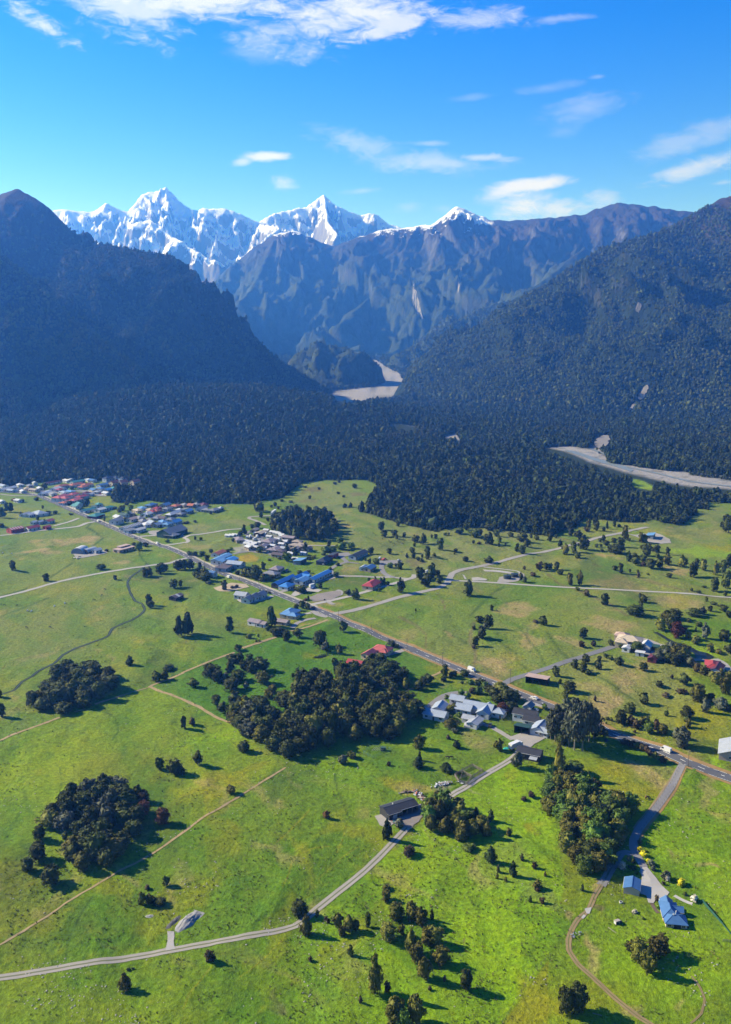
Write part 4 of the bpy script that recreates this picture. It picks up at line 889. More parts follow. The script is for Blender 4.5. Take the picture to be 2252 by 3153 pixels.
# near tracks
strip('farm_track', tps('M', [(-60, 792), (0, 780), (600, 685), (1000, 620), (1400, 550), (1624, 515)])+tps('N', [(400, 450), (800, 375), (1000, 310), (1100, 240), (1200, 150), (1390, 0)])+tps('J', [(1624, 1030)])+tps('K', [(200, 840), (400, 650), (440, 600)]), 3.3, M_TRACK, 0.012, 0.10, 5, 2)
patch('yard', tps('K', [(400, 690), (330, 660), (230, 640), (200, 590), (280, 570), (470, 465), (530, 455), (560, 520), (530, 560)]), M_YARD, 0.018, rag=0.8)
patch('yard', tps('K', [(85, 570), (150, 555), (220, 590), (260, 640), (200, 690), (130, 650)]), M_GRAV, 0.010, rag=0.8)
strip('farm_track', tps('K', [(560, 520), (640, 440), (740, 390), (900, 290), (1100, 160), (1290, 45)])+tps('G', [(1400, 1160), (1430, 1120)]), 3.6, surf_mat('worn_track', (0.26, 0.24, 0.21), 0.2, 0.2, grass=0.55), 0.014, 0.08, 5, 2)
patch('yard', tps('G', [(1300, 1085), (1290, 1060), (1400, 1020), (1480, 1005), (1590, 1040), (1600, 1075), (1500, 1130), (1420, 1190), (1390, 1180), (1400, 1110)]), surf_mat('worn_yard', (0.235, 0.22, 0.205), 0.25, 0.1), 0.020, rag=0.8)
strip('lane', tps('G', [(1040, 945), (1100, 962), (1200, 1015), (1310, 1085)]), 3.2, M_GRAV, 0.013, 0.15)
patch('yard', tps('G', [(510, 800), (560, 785), (600, 795), (560, 860), (520, 850)]), M_GRAV, 0.010)
strip('lane', tps('G', [(560, 800), (640, 740), (690, 705), (760, 680), (830, 670), (900, 672)]), 4.4, surf_mat('drive_seal', (0.16, 0.155, 0.15), 0.15), 0.013)
patch('yard', tps('G', [(640, 760), (690, 720), (740, 770), (880, 760), (950, 752), (930, 780), (800, 795), (700, 785)]), M_LANE, 0.010)
patch('yard', tps('G', [(1440, 745), (1490, 740), (1624, 795), (1600, 810), (1500, 790)]), M_GRAV, 0.012)
strip('lane', tps('G', [(40, 385), (180, 340), (350, 290)]), 4.0, M_GRAV, 0.012, 0.1)
patch('yard', tps('G', [(0, 340), (70, 330), (130, 350), (60, 385), (-20, 390)]), M_GRAV, 0.010)
strip('lane', tps('G', [(1185, 590), (1230, 592), (1300, 555), (1624, 460)])+tps('H', [(300, 350), (600, 255), (680, 240)]), 5.0, surf_mat('side_road', (0.13, 0.13, 0.135), 0.15, 0.08), 0.016)
patch('yard', tps('H', [(640, 250), (690, 235), (800, 180), (900, 200), (1000, 245), (1110, 270), (1120, 300), (960, 355), (830, 340), (720, 300)]), M_GRAV, 0.012)
strip('lane', tps('H', [(1230, 378), (1340, 372), (1450, 385), (1500, 375), (1560, 410), (1624, 480)]), 4.6, M_GRAV, 0.012)
strip('lane', tps('F', [(1180, 10), (1100, 25), (1020, 55), (970, 100)]), 3.4, M_GRAV, 0.012)
strip('lane', tps('B', [(1150, 1160), (1200, 1190), (1290, 1210)]), 5.0, M_GRAV, 0.012)
strip('lane', tps('B', [(1140, 1180), (1060, 1195), (960, 1210)]), 3.6, M_PALE, 0.010)
# road down to the near house and its drive
strip('road', tps('L', [(1205, 95), (1190, 110), (1090, 300), (960, 490), (800, 690), (757, 780), (757, 860), (790, 920), (850, 1010)]), 3.5, surf_mat('chip_seal', (0.165, 0.16, 0.158), 0.14, 0.1), 0.092)
strip('verge', off_line(G(*np.array(tps('L', [(1175, 120), (1090, 300), (960, 490), (800, 690), (757, 770)])).T), 2.4), 1.2, M_VERGE, 0.005, 0.7, 3, 2.5, True)
strip('verge', off_line(G(*np.array(tps('L', [(1190, 140), (1090, 300), (960, 490), (800, 690)])).T), -2.3), 0.8, surf_mat('dirt_edge', (0.20, 0.15, 0.08), 0.4), 0.005, 0.7, 3, 2.5, True)
patch('driveway', tps('R', [(690, 290), (730, 330), (800, 400), (880, 490), (940, 570), (1010, 632), (960, 690), (880, 700), (850, 742), (800, 740), (785, 665), (715, 645), (735, 480), (720, 400), (670, 320)]), surf_mat('pale_drive', (0.30, 0.285, 0.26), 0.14, 0.15), 0.016, rag=0.3)
strip('path', tps('R', [(1060, 660), (1130, 700), (1200, 735), (1240, 750)]), 1.6, M_CONC, 0.010)
strip('path', tps('R', [(835, 740), (860, 790), (900, 840)]), 1.4, surf_mat('mulch', (0.10, 0.075, 0.06), 0.3), 0.010)
strip('farm_track', tps('R', [(640, 270), (580, 255), (530, 265), (480, 330), (420, 430), (360, 540), (330, 590)]), 3.6, surf_mat('shingle_track', (0.17, 0.165, 0.155), 0.3, 0.2, grass=0.3), 0.012, 0.2, 5, 2)
strip('dirt_track', tps('R', [(335, 580), (260, 700), (205, 810), (100, 910), (30, 1020), (5, 1110), (10, 1220), (100, 1370), (250, 1510), (450, 1690), (700, 1890), (900, 2010)]), 2.0, M_DIRT, 0.012, 0.35, 5, 2)
strip('dirt_track', tps('R', [(1230, 1490), (1310, 1600), (1355, 1720), (1330, 1860), (1220, 1960)]), 0.8, M_DIRT, 0.008, 0.8, 5, 2)
patch('crossing', tps('R', [(165, 805), (235, 790), (215, 855), (185, 850)]), M_CONC, 0.020, rag=0.1)
patch('crossing', tps('R', [(130, 890), (155, 860), (180, 875), (150, 905)]), M_CONC, 0.020, rag=0.1)
# bleached grass along the old fence rows
for pts, wd in ((tps('E', [(-40, 1120), (0, 1105), (260, 1000), (530, 905)]), 1.8), (tps('E', [(660, 850), (760, 820)]), 1.2), (tps('E', [(845, 790), (1100, 690)]), 1.6), (tps('E', [(1100, 690), (1330, 610)]), 1.0),
                (tps('E', [(1335, 600), (1430, 565), (1620, 497)])+tps('F', [(0, 490), (460, 325)]), 2.0), (tps('F', [(530, 290), (700, 230), (830, 182)]), 2.8),
                (tps('E', [(1330, 600), (1380, 635), (1624, 742)])+tps('F', [(150, 805), (300, 890), (440, 945)]), 2.0),
                (tps('J', [(915, 128), (500, 378), (0, 700)])+tps('I', [(1200, 980), (1050, 1060)]), 1.2), (tps('I', [(1050, 1060), (810, 1210)])+tps('M', [(600, 120), (300, 320), (0, 505), (-60, 545)]), 0.9),
                (tps('G', [(170, 800), (280, 725), (380, 655), (430, 635)]), 1.6), (tps('G', [(590, 525), (640, 505), (690, 475)]), 1.8), (tps('F', [(960, 130), (1100, 95), (1290, 25)]), 2.2)):
    strip('dry_strip', pts, wd, M_DRYROW, 0.006, 0.7, 3, 2)
# streams
for pts, wd in ((tps('A', [(1320, 742), (1250, 800), (1160, 860), (1132, 910), (1155, 990), (1200, 1065), (1255, 1085), (1285, 1140), (1240, 1205)])+tps('E', [(1190, 20), (1000, 100), (960, 170), (850, 215), (700, 270), (560, 340), (480, 415), (340, 490), (280, 535), (190, 580), (120, 650), (0, 690), (-60, 710)]), 0.6),
                (tps('H', [(950, 135), (1030, 180), (1100, 225), (1180, 250)]), 2.0)):
    strip('stream_bank', pts, wd*1.2+1.3, surf_mat('stream_bank', (0.030, 0.045, 0.010), 0.4), 0.004, 0.7, 3, 3)
    strip('stream', pts, wd, M_WATER, 0.012, 0.5, 3, 3)
patch('pond', tps('H', [(1150, 225), (1250, 265), (1340, 300), (1420, 320), (1478, 352), (1440, 368), (1360, 366), (1310, 355), (1300, 320), (1200, 262)]), M_WATER, 0.010)
patch('pond', tps('F', [(1155, 358), (1180, 345), (1225, 340), (1285, 328), (1270, 345), (1200, 362)]), M_WATER, 0.010)
patch('pond', tps('H', [(490, 1085), (520, 1075), (540, 1095), (515, 1112)]), M_WATER, 0.010)
patch('pond', tps('V', [(880, 432), (930, 440), (1010, 470), (1100, 492), (1190, 518), (1180, 524), (1090, 502), (1000, 480), (900, 446)]), surf_mat('glacial_water', (0.16, 0.19, 0.20), 0.1, 0.02, rough=0.3), 0.10)
for i, pts in enumerate((tps('V', [(1000, 472), (1120, 500), (1300, 530), (1450, 560), (1640, 580)]), tps('V', [(900, 405), (1000, 425), (1050, 450), (1200, 500), (1400, 520), (1640, 545)]))):
    strip('braided_channel', pts, 7.0, bpy.data.materials['glacial_water'], 0.14, 0.8, 3, 6)
# centre dashes
C = resample(MAIN_W, 1.0); V = []; F = []; s = 0.0; i = 0
D = np.concatenate([[0], np.cumsum(np.linalg.norm(np.diff(C, axis=0), axis=1))])
T = np.gradient(C, axis=0); T /= np.linalg.norm(T, axis=1)[:, None]
for st in np.arange(60, D[-1]-5, 10.0):
    for a, b_ in ((st, st+3.4),):
        ii = [int(np.searchsorted(D, q)) for q in (a, a+1.7, b_)]
        base = len(V)
        for j in ii:
            n = np.array([-T[j, 1], T[j, 0]])*0.13
            for sg in (1, -1):
                x, y = C[j]+n*sg; V.append((x, y, float(lift(x, y, 0.112))))
        for q in (0, 2): F.append((base+q, base+q+1, base+q+3, base+q+2))
tag(link('road_marking', mesh_from('road_marking', V, F, M_PAINT)), kind='structure')
for d in (3.15, -3.15):
    strip('road_marking', off_line(MAIN_W[6:], d), 0.14, M_PAINT, 0.112, 0, 2, 5, True)
# ------------------------------------------------------------------ buildings
RC = dict(blue=(0.050, 0.125, 0.270), sky=(0.10, 0.22, 0.40), bright=(0.035, 0.16, 0.42), navy=(0.018, 0.026, 0.048), red=(0.26, 0.035, 0.035), pink=(0.36, 0.085, 0.075),
          orange=(0.33, 0.105, 0.05), maroon=(0.085, 0.018, 0.024), grey=(0.165, 0.17, 0.185), dark=(0.030, 0.031, 0.035), white=(0.42, 0.43, 0.44), teal=(0.045, 0.17, 0.16),
          green=(0.022, 0.060, 0.048), brown=(0.085, 0.062, 0.056), mauve=(0.21, 0.175, 0.185), cream=(0.40, 0.33, 0.24), pale=(0.25, 0.29, 0.35), silver=(0.27, 0.29, 0.32),
          tan=(0.27, 0.22, 0.17), blush=(0.38, 0.27, 0.22))
_mc = {}
def roof_mat(col):
    if ('r', col) in _mc: return _mc['r', col]
    m, nt, b, nd, lk = new_mat('roof_'+col); tcd = nd.new('ShaderNodeTexCoord')
    wv = nd.new('ShaderNodeTexWave'); wv.wave_type = 'BANDS'; wv.bands_direction = 'X'; wv.inputs['Scale'].default_value = 1.6; wv.inputs['Distortion'].default_value = 0.0
    lk.new(tcd.outputs['Object'], wv.inputs['Vector'])
    n = noise_(nt, tcd.outputs['Object'], 0.35, 4, 0.7); n2 = noise_(nt, tcd.outputs['Object'], 2.0, 3, 0.7)
    c = RC[col]
    f = math_(nt, 'MULTIPLY_ADD', n, 1.4, -0.2, clamp=True)
    cc = mixc(nt, f, [q*0.78 for q in c], [min(1, q*1.18+0.008) for q in c])
    cc = mixc(nt, math_(nt, 'MULTIPLY_ADD', wv.outputs['Fac'], 0.22, 0.0), cc, [q*0.5 for q in c])
    lk.new(cc, b.inputs['Base Color']); b.inputs['Roughness'].default_value = 0.5; b.inputs['Specular IOR Level'].default_value = 0.25
    bump_(nt, b, math_(nt, 'ADD', wv.outputs['Fac'], n2), 0.35, 0.03); _mc['r', col] = m; return m
def wall_mat(col):
    if ('w', col) in _mc: return _mc['w', col]
    m, nt, b, nd, lk = new_mat('wall_'+col); tcd = nd.new('ShaderNodeTexCoord')
    wv = nd.new('ShaderNodeTexWave'); wv.wave_type = 'BANDS'; wv.bands_direction = 'Z'; wv.inputs['Scale'].default_value = 1.9; lk.new(tcd.outputs['Object'], wv.inputs['Vector'])
    n = noise_(nt, tcd.outputs['Object'], 0.8, 4, 0.7); c = RC[col]
    cc = mixc(nt, n, [q*0.80 for q in c], [q*1.12 for q in c])
    lk.new(cc, b.inputs['Base Color']); b.inputs['Roughness'].default_value = 0.75
    bump_(nt, b, wv.outputs['Fac'], 0.3, 0.02); _mc['w', col] = m; return m
m, nt, b, nd, lk = new_mat('window_glass'); b.inputs['Base Color'].default_value = (0.015, 0.018, 0.022, 1); b.inputs['Roughness'].default_value = 0.08; b.inputs['Specular IOR Level'].default_value = 0.5; M_GLASS = m
m, nt, b, nd, lk = new_mat('window_frame'); b.inputs['Base Color'].default_value = (0.45, 0.45, 0.44, 1); M_FRAME = m
m, nt, b, nd, lk = new_mat('door_paint'); b.inputs['Base Color'].default_value = (0.07, 0.05, 0.04, 1); M_DOOR = m
m, nt, b, nd, lk = new_mat('painted_shade'); b.inputs['Base Color'].default_value = (0.012, 0.012, 0.012, 1); M_SHADE = m  # near-black colour that paints the shade inside openings
class MB:
    """collects boxes and polygons into one mesh"""
    def __init__(s): s.v = []; s.f = []
    def box(s, x0, x1, y0, y1, z0, z1):
        b = len(s.v); s.v += [(x0, y0, z0), (x1, y0, z0), (x1, y1, z0), (x0, y1, z0), (x0, y0, z1), (x1, y0, z1), (x1, y1, z1), (x0, y1, z1)]
        s.f += [tuple(b+q for q in f) for f in ((0, 3, 2, 1), (4, 5, 6, 7), (0, 1, 5, 4), (1, 2, 6, 5), (2, 3, 7, 6), (3, 0, 4, 7))]; return s
    def poly(s, pts): b = len(s.v); s.v += [tuple(p) for p in pts]; s.f.append(tuple(range(b, b+len(pts)))); return s
    def slab(s, pts, t):
        """polygon with thickness straight down"""
        b = len(s.v); n = len(pts); s.v += [tuple(p) for p in pts]+[(p[0], p[1], p[2]-t) for p in pts]
        s.f.append(tuple(range(b, b+n))); s.f.append(tuple(b+n+i for i in reversed(range(n))))
        for i in range(n): j = (i+1) % n; s.f.append((b+i, b+n+i, b+n+j, b+j))
        return s
    def tube(s, p, q, r0, r1, n=8):
        p = np.array(p, float); q = np.array(q, float); d = q-p; d /= np.linalg.norm(d); a = np.cross(d, [0.31, 0.71, 0.21]); a /= np.linalg.norm(a); c = np.cross(d, a); b = len(s.v)
        for o, r in ((p, r0), (q, r1)):
            for k in range(n): t = 2*math.pi*k/n; s.v.append(tuple(o+(a*math.cos(t)+c*math.sin(t))*r))
        for k in range(n): s.f.append((b+k, b+(k+1) % n, b+n+(k+1) % n, b+n+k))
        s.f.append(tuple(b+n-1-k for k in range(n))); s.f.append(tuple(b+n+k for k in range(n))); return s
    def mesh(s, name, mat, smooth=False): return mesh_from(name, s.v, s.f, mat, smooth)
    def build(s, name, mat, parent=None, loc=None, rz=0.0, smooth=False): return link(name, s.mesh(name, mat, smooth), parent, loc, rz)
_wm = {}
def window_mesh(w, h, near):
    k = (w, h, near)
    if k not in _wm:
        if near:
            f = MB(); t = 0.09; d = 0.07
            f.box(-w/2, w/2, -d, 0.02, h/2-t, h/2).box(-w/2, w/2, -d, 0.02, -h/2, -h/2+t).box(-w/2, -w/2+t, -d, 0.02, -h/2+t, h/2-t).box(w/2-t, w/2, -d, 0.02, -h/2+t, h/2-t).box(-0.03, 0.03, -d, 0.02, -h/2+t, h/2-t)
            p = MB().box(-w/2+t, -0.03, -0.03, 0.01, -h/2+t, h/2-t).box(0.03, w/2-t, -0.03, 0.01, -h/2+t, h/2-t)
            _wm[k] = (f.mesh('window', M_FRAME), p.mesh('pane', M_GLASS))
        else: _wm[k] = (MB().box(-w/2, w/2, -0.06, 0.02, -h/2, h/2).mesh('window', M_GLASS), None)
    return _wm[k]
def add_window(root, x, y, z, rz, w, h, near):
    f, p = window_mesh(w, h, near); o = link('window', f, root, (x, y, z), rz)
    if p: link('pane', p, o)
def block(root, ox, oy, ang, L, W, h, rise, rt, roof, wall, near, nwin, eave=0.45, base=-0.8, openside=None):
    """walls, roof and openings of one wing, in the house's own axes"""
    M = Matrix.Translation((ox, oy, 0)) @ Matrix.Rotation(ang, 4, 'Z')
    def put(mb, nm, mat):
        me = mb.mesh(nm, mat); me.transform(M); return link(nm, me, root)
    l, w = L/2, W/2; wm = MB()
    if rt == 'gable':
        if openside is None: wm.box(-l, l, -w, w, base, h)
        else:
            wm.box(-l, l, w-0.15, w, base, h).box(-l, -l+0.15, -w, w-0.15, base, h).box(l-0.15, l, -w, w-0.15, base, h)
        for sx in (-1, 1):
            b = len(wm.v); x0, x1 = sorted((sx*l, sx*(l-0.14)))
            wm.v += [(x0, -w, h), (x0, w, h), (x0, 0, h+rise), (x1, -w, h), (x1, w, h), (x1, 0, h+rise)]
            wm.f += [(b, b+2, b+1), (b+3, b+4, b+5), (b, b+3, b+5, b+2), (b+1, b+2, b+5, b+4)]
        s = rise/w; e = eave; r = MB()
        r.slab([(-l-e, 0, h+rise+0.14), (-l-e, -w-e, h-s*e+0.14), (l+e, -w-e, h-s*e+0.14), (l+e, 0, h+rise+0.14)], 0.13)
        r.slab([(l+e, 0, h+rise+0.143), (l+e, w+e, h-s*e+0.143), (-l-e, w+e, h-s*e+0.143), (-l-e, 0, h+rise+0.143)], 0.13)
        put(wm, 'wall', wall_mat(wall)); put(r, 'roof', roof_mat(roof))
        if near:
            put(MB().box(-l-e-0.01, l+e+0.01, -0.16, 0.16, h+rise+0.10, h+rise+0.20), 'ridge_cap', roof_mat(roof))
            g = MB()
            for sy in (-1, 1): y0, y1 = sorted((sy*(w+e-0.02), sy*(w+e+0.13))); g.box(-l-e, l+e, y0, y1, h-s*e-0.08, h-s*e+0.08)
            put(g, 'gutter', M_FRAME)
    elif rt == 'hip':
        wm.box(-l, l, -w, w, base, h); e = eave; s = rise/(w+e); a = max(0.05, l-w); z0 = h-0.05
        r = MB(); E = [(-l-e, -w-e, z0), (l+e, -w-e, z0), (l+e, w+e, z0), (-l-e, w+e, z0)]; R0, R1 = (-a, 0, z0+rise), (a, 0, z0+rise)
        r.poly([E[0], E[1], R1, R0]).poly([E[1], E[2], R1]).poly([E[2], E[3], R0, R1]).poly([E[3], E[0], R0])
        r.poly([(x, y, z-0.16) for x, y, z in reversed(E)])
        for i in range(4): p, q = E[i], E[(i+1) % 4]; r.poly([p, (p[0], p[1], p[2]-0.16), (q[0], q[1], q[2]-0.16), q])
        put(wm, 'wall', wall_mat(wall)); put(r, 'roof', roof_mat(roof))
        if near:
            c = MB(); c.box(-a, a, -0.14, 0.14, z0+rise-0.04, z0+rise+0.06)
            for p, q in ((E[0], R0), (E[3], R0), (E[1], R1), (E[2], R1)): c.tube((p[0], p[1], p[2]+0.03), (q[0], q[1], q[2]+0.03), 0.09, 0.09, 5)
            put(c, 'ridge_cap', roof_mat(roof))
    elif rt in ('mono', 'flat'):
        z1 = h+rise if rt == 'mono' else h
        if openside is None: wm.box(-l, l, -w, w, base, h)
        else:
            wm.box(-l, l, w-0.15, w, base, h).box(-l, -l+0.15, -w, w-0.15, base, h).box(l-0.15, l, -w, w-0.15, base, h)
            n = max(2, int(L/4.2))
            for i in range(1, n): x = -l+L*i/n; wm.box(x-0.12, x+0.12, -w, -w+0.24, base, h)
        if rt == 'mono':
            for x0, x1 in ((-l, -l+0.15), (l-0.15, l)):
                b = len(wm.v); wm.v += [(x0, -w, h), (x0, w, h), (x0, -w, z1), (x1, -w, h), (x1, w, h), (x1, -w, z1)]; wm.f += [(b, b+2, b+1), (b+3, b+4, b+5), (b, b+3, b+5, b+2), (b+1, b+2, b+5, b+4)]
            wm.box(-l+0.15, l-0.15, -w, -w+0.15, h, z1) if openside is None else None
        e = eave; sl = (z1-h)/W
        r = MB().slab([(-l-e, -w-e, z1+sl*e+0.13), (l+e, -w-e, z1+sl*e+0.13), (l+e, w+e, h-sl*e+0.13), (-l-e, w+e, h-sl*e+0.13)], 0.14)
        put(wm, 'wall', wall_mat(wall)); put(r, 'roof', roof_mat(roof))
    elif rt == 'barrel':
        n = 12; r = MB(); P = []
        for i in range(n+1): t = math.pi*i/n; P.append((-w*math.cos(t), h+rise*math.sin(t)))
        for (y0, z0), (y1, z1) in zip(P[:-1], P[1:]): r.poly([(-l, y0, z0), (l, y0, z0), (l, y1, z1), (-l, y1, z1)])
        if h > 0.2: wm.box(-l+0.1, l-0.1, -w+0.05, w-0.05, base, h)
        for x in (-l+0.2, l-0.2): wm.poly([(x, y*0.98, z-0.05) for y, z in P])
        put(wm, 'wall', wall_mat(wall)); put(r, 'roof', roof_mat(roof))
    # openings
    if nwin and openside is None:
        wh = min(1.25, h*0.42); zc = h*0.57
        for side in (-1, 1):
            for i in range(nwin):
                x = -l+L*(i+0.5)/nwin; ww = 1.7 if (i % 2 == 0) else 1.1
                p = M @ Vector((x, side*(w+0.005), zc))
                if side == -1 and i == nwin//2:
                    d = MB().box(-0.5, 0.5, -0.06, 0.02, -1.05, 1.05); q = M @ Vector((x, -w-0.005, 1.05)); link('door', d.mesh('door', M_DOOR), root, q, ang); continue
                add_window(root, p.x, p.y, p.z, ang+(0 if side == -1 else math.pi), ww, wh, near)
        for sx in (-1, 1):
            p = M @ Vector((sx*(l+0.005), 0, zc)); add_window(root, p.x, p.y, p.z, ang+(math.pi/2 if sx == 1 else -math.pi/2), 1.6, wh, near)
    elif openside is not None:
        n = max(2, int(L/5))
        mb = MB().box(-l+0.2, l-0.2, w-0.35, w-0.2, 0.0, h-0.1); put(mb, 'shade_panel', M_SHADE)  # near-black panel paints the shade at the back of the shed
ROAD_ANG = math.radians(129.0)
def place(tile, cx, cy, z=2.0):
    px, py = tp(tile, cx, cy); return G(px, py, z), px
def house(tile, cx, cy, L, W, ang, h, rise, rt, roof, wall, desc, zone, name='house', nwin=3, near=False, chimney=False, wings=(), cat=None, openside=None, eave=0.45):
    P, px = place(tile, cx, cy, h*0.75); a = ROAD_ANG+math.radians(ang)
    # the side that carries the door looks at the viewer
    if math.sin(a+math.pi/2) < 0: a += math.pi
    r = empty(name, (P[0], P[1], float(hgt(P[0], P[1]))), a)
    block(r, 0, 0, 0, L, W, h, rise, rt, roof, wall, near, nwin, eave=eave, openside=openside)
    for (dx, dy, wa, wl, ww, wh, wr, wt) in wings: block(r, dx, dy, math.radians(wa), wl, ww, wh, wr, wt, roof, wall, near, 2)
    if chimney:
        c = MB().box(L*0.22-0.35, L*0.22+0.35, -0.3, 0.3, h-0.5, h+rise+1.0).build('chimney', wall_mat('tan'), r); MB().box(L*0.22-0.2, L*0.22+0.2, -0.15, 0.15, h+rise+1.0, h+rise+1.25).build('chimney_pot', wall_mat('brown'), c)
    pend(r, desc, cat or ('house' if name == 'house' else name.replace('_', ' ')), zone, px)
    return r
# village at the far end of the highway (tile T): cx cy L W ang h rise type roof wall
Z = 'in the far village'
for row in '''30,218,14,9,10,3,1.8,gable,pale,white;75,245,26,10,-62,3,1.6,gable,silver,white;200,206,11,8,0,3,1.6,hip,white,white;350,190,7,6,0,4.5,1.2,gable,silver,white;525,185,24,7,-70,2.8,1.2,gable,maroon,white;670,168,12,8,10,3,1.5,gable,white,white;710,156,9,7,0,3.2,1.4,gable,white,white;775,178,20,9,-75,3.5,1.6,gable,teal,pale;890,158,12,8,0,3.2,1.5,hip,pale,white;925,164,10,8,20,3.2,1.5,gable,blue,white;560,245,14,9,-60,3.2,1.6,gable,white,white;595,257,10,8,-60,3.2,1.6,hip,red,white;180,255,16,9,-50,3,1.6,gable,grey,white;265,247,10,7,0,3,1.5,hip,tan,cream;340,258,13,8,20,3,1.5,gable,tan,cream;400,242,9,7,0,3,1.4,gable,white,white;450,292,18,9,-60,3.2,1.5,gable,pale,white;530,302,11,8,0,3,1.5,gable,grey,white;640,286,13,8,10,3.2,1.5,hip,pale,white;700,276,14,8,20,3.2,1.5,hip,sky,white;940,258,13,9,0,3.2,1.6,gable,blue,cream;1010,244,11,8,10,3.2,1.6,hip,blue,white;1070,257,13,9,-50,3.2,1.6,gable,bright,white;1150,246,11,8,0,3.2,1.4,gable,teal,white;1030,208,18,9,-70,3.4,1.6,gable,blue,white;1065,292,11,8,10,3.2,1.4,gable,white,white;20,372,9,7,0,3,1.4,gable,white,white;180,362,9,7,20,3,1.4,gable,white,white;110,262,10,7,30,3,1.4,gable,pale,white;230,270,9,7,0,3,1.4,gable,white,white;300,215,10,7,0,3,1.4,hip,grey,tan;640,250,10,7,0,3,1.4,gable,dark,white;490,275,10,7,0,3,1.4,hip,silver,white;975,275,11,8,-50,3,1.4,hip,silver,white'''.split(';'):
    f = row.split(','); n = {'pale': 'blue-grey', 'sky': 'light blue', 'bright': 'bright blue'}.get(f[8], f[8])
    house('T', float(f[0]), float(f[1]), float(f[2]), float(f[3]), float(f[4]), float(f[5]), float(f[6]), f[7], f[8], f[9], f'{n}-roofed {f[9]} building', Z, nwin=3)
house('T', 618, 330, 26, 12, -58, 5.6, 2.4, 'hip', 'pink', 'white', 'large two-storey white hotel with faded red hipped roof', Z, 'hotel', 5, wings=((-6, -8, 90, 12, 9, 5.2, 2.0, 'hip'),))
house('T', 740, 306, 16, 9, -60, 4.6, 2, 'hip', 'pink', 'white', 'red-roofed white wing right behind the hotel', Z, 'hotel_wing', 4, cat='building')
house('T', 820, 326, 18, 9, -60, 3.6, 1.8, 'hip', 'red', 'white', 'dark red-roofed white building right of the hotel', Z, 'hotel_wing', 4, cat='building')
house('T', 758, 357, 18, 10, -60, 3.4, 1.8, 'hip', 'pink', 'white', 'long faded red roof in front of the hotel', Z, 'hotel_wing', 4, cat='building')
house('T', 655, 380, 16, 9, -58, 3.2, 1.6, 'hip', 'orange', 'white', 'orange-roofed low building at the highway before the hotel', Z, 'hotel_wing', 4, cat='building')
for x, y, L, a in ((625, 220, 20, -70), (765, 207, 22, -70), (832, 228, 14, -60), (872, 207, 16, -70)):
    house('T', x, y, L, 9, a, 3.4, 2, 'hip', 'orange', 'white', 'orange-red hipped motel roof', 'in the row before the forest', 'motel', 4)
for x, y in ((1142, 190), (1226, 185), (1352, 180)):
    house('T', x, y, 12.5, 9, -72, 5.4, 2.6, 'gable', 'orange', 'cream', 'two-storey cream lodge with orange gabled roof', 'at the forest edge', 'lodge', 4)
for x, y, L in ((1100, 146, 20), (1172, 141, 12), (1250, 147, 16)):
    house('T', x, y, L, 9, -75, 5, 2.2, 'hip', 'navy', 'pale', 'dark blue hipped lodge roof', 'against the forest above the orange lodges', 'lodge', 4)
Z = 'right of the hotel'
for row in '''862,292,11,8,-60,3.2,1.6,hip,maroon,white;908,302,9,6,-50,3,1.2,gable,white,white;762,416,11,8,10,3.4,1.8,gable,teal,white;790,397,9,7,0,3.4,1.6,gable,teal,white;880,454,20,8,-65,3.2,1.5,gable,teal,white;1002,452,12,9,-65,3.4,1.4,gable,white,white;962,420,9,7,20,3.2,1.8,hip,green,white;992,401,9,7,0,3.2,1.8,hip,teal,white;1082,432,15,8,-70,3,1.5,hip,teal,white;962,512,17,12,-60,3,2.2,hip,teal,maroon'''.split(';'):
    f = row.split(','); house('T', float(f[0]), float(f[1]), float(f[2]), float(f[3]), float(f[4]), float(f[5]), float(f[6]), f[7], f[8], f[9], f'{f[8]}-roofed building with {f[9]} walls', Z, nwin=3)
Z = 'in the far left fields'
house('T', 255, 497, 12, 8, -60, 3, 1.5, 'gable', 'silver', 'white', 'small white farmhouse with silver roof', Z)
house('T', 395, 486, 17, 14, 10, 3.2, 3.0, 'hip', 'pale', 'white', 'broad pale hipped house', Z, nwin=4)
house('T', 300, 502, 10, 7, -60, 3, 1.4, 'gable', 'white', 'white', 'white shed beside the broad pale house', Z, 'shed')
house('T', 340, 582, 7, 5, -60, 2.8, 1.2, 'gable', 'white', 'white', 'tiny white hut left of the pale red roof', Z, 'hut', 2)
house('T', 402, 577, 7, 5, -60, 2.8, 1.2, 'gable', 'white', 'white', 'small white hut beside the pale red roof', Z, 'hut', 2)
house('T', 492, 565, 10, 7, -60, 3, 1.6, 'gable', 'pink', 'white', 'small white house with pale red roof', Z, 'hut', 2)
r = house('T', 152, 643, 15, 10, -78, 4.2, 1.4, 'gable', 'red', 'red', 'dark red barn with white roof stripes', Z, 'barn', 3)
for i in range(5):
    x = -6+i*3.0; MB().slab([(x-0.45, 0, 5.80), (x-0.45, -5.3, 4.32), (x+0.45, -5.3, 4.32), (x+0.45, 0, 5.80)], 0.05).build('roof_light', wall_mat('white'), r)
house('T', 325, 634, 14, 8, -78, 3.2, 1.8, 'gable', 'red', 'white', 'white barn with dull red roof', Z, 'barn', 3)
house('T', 470, 627, 7, 6, -70, 3, 1.2, 'gable', 'red', 'red', 'small red shed with open side', Z, 'shed', 2)
house('T', 805, 882, 13, 13, -50, 0.1, 5.8, 'barrel', 'white', 'grey', 'white round-roofed hangar', Z, 'hangar', 0)
house('T', 900, 868, 13, 9, -70, 1.6, 2.8, 'barrel', 'pale', 'dark', 'grey-green barrel-roofed shed', Z, 'shed', 0)
house('T', 970, 862, 8, 6, -70, 3.2, 1.4, 'gable', 'white', 'white', 'small white shed at the end of the hangar row', Z, 'shed', 2)
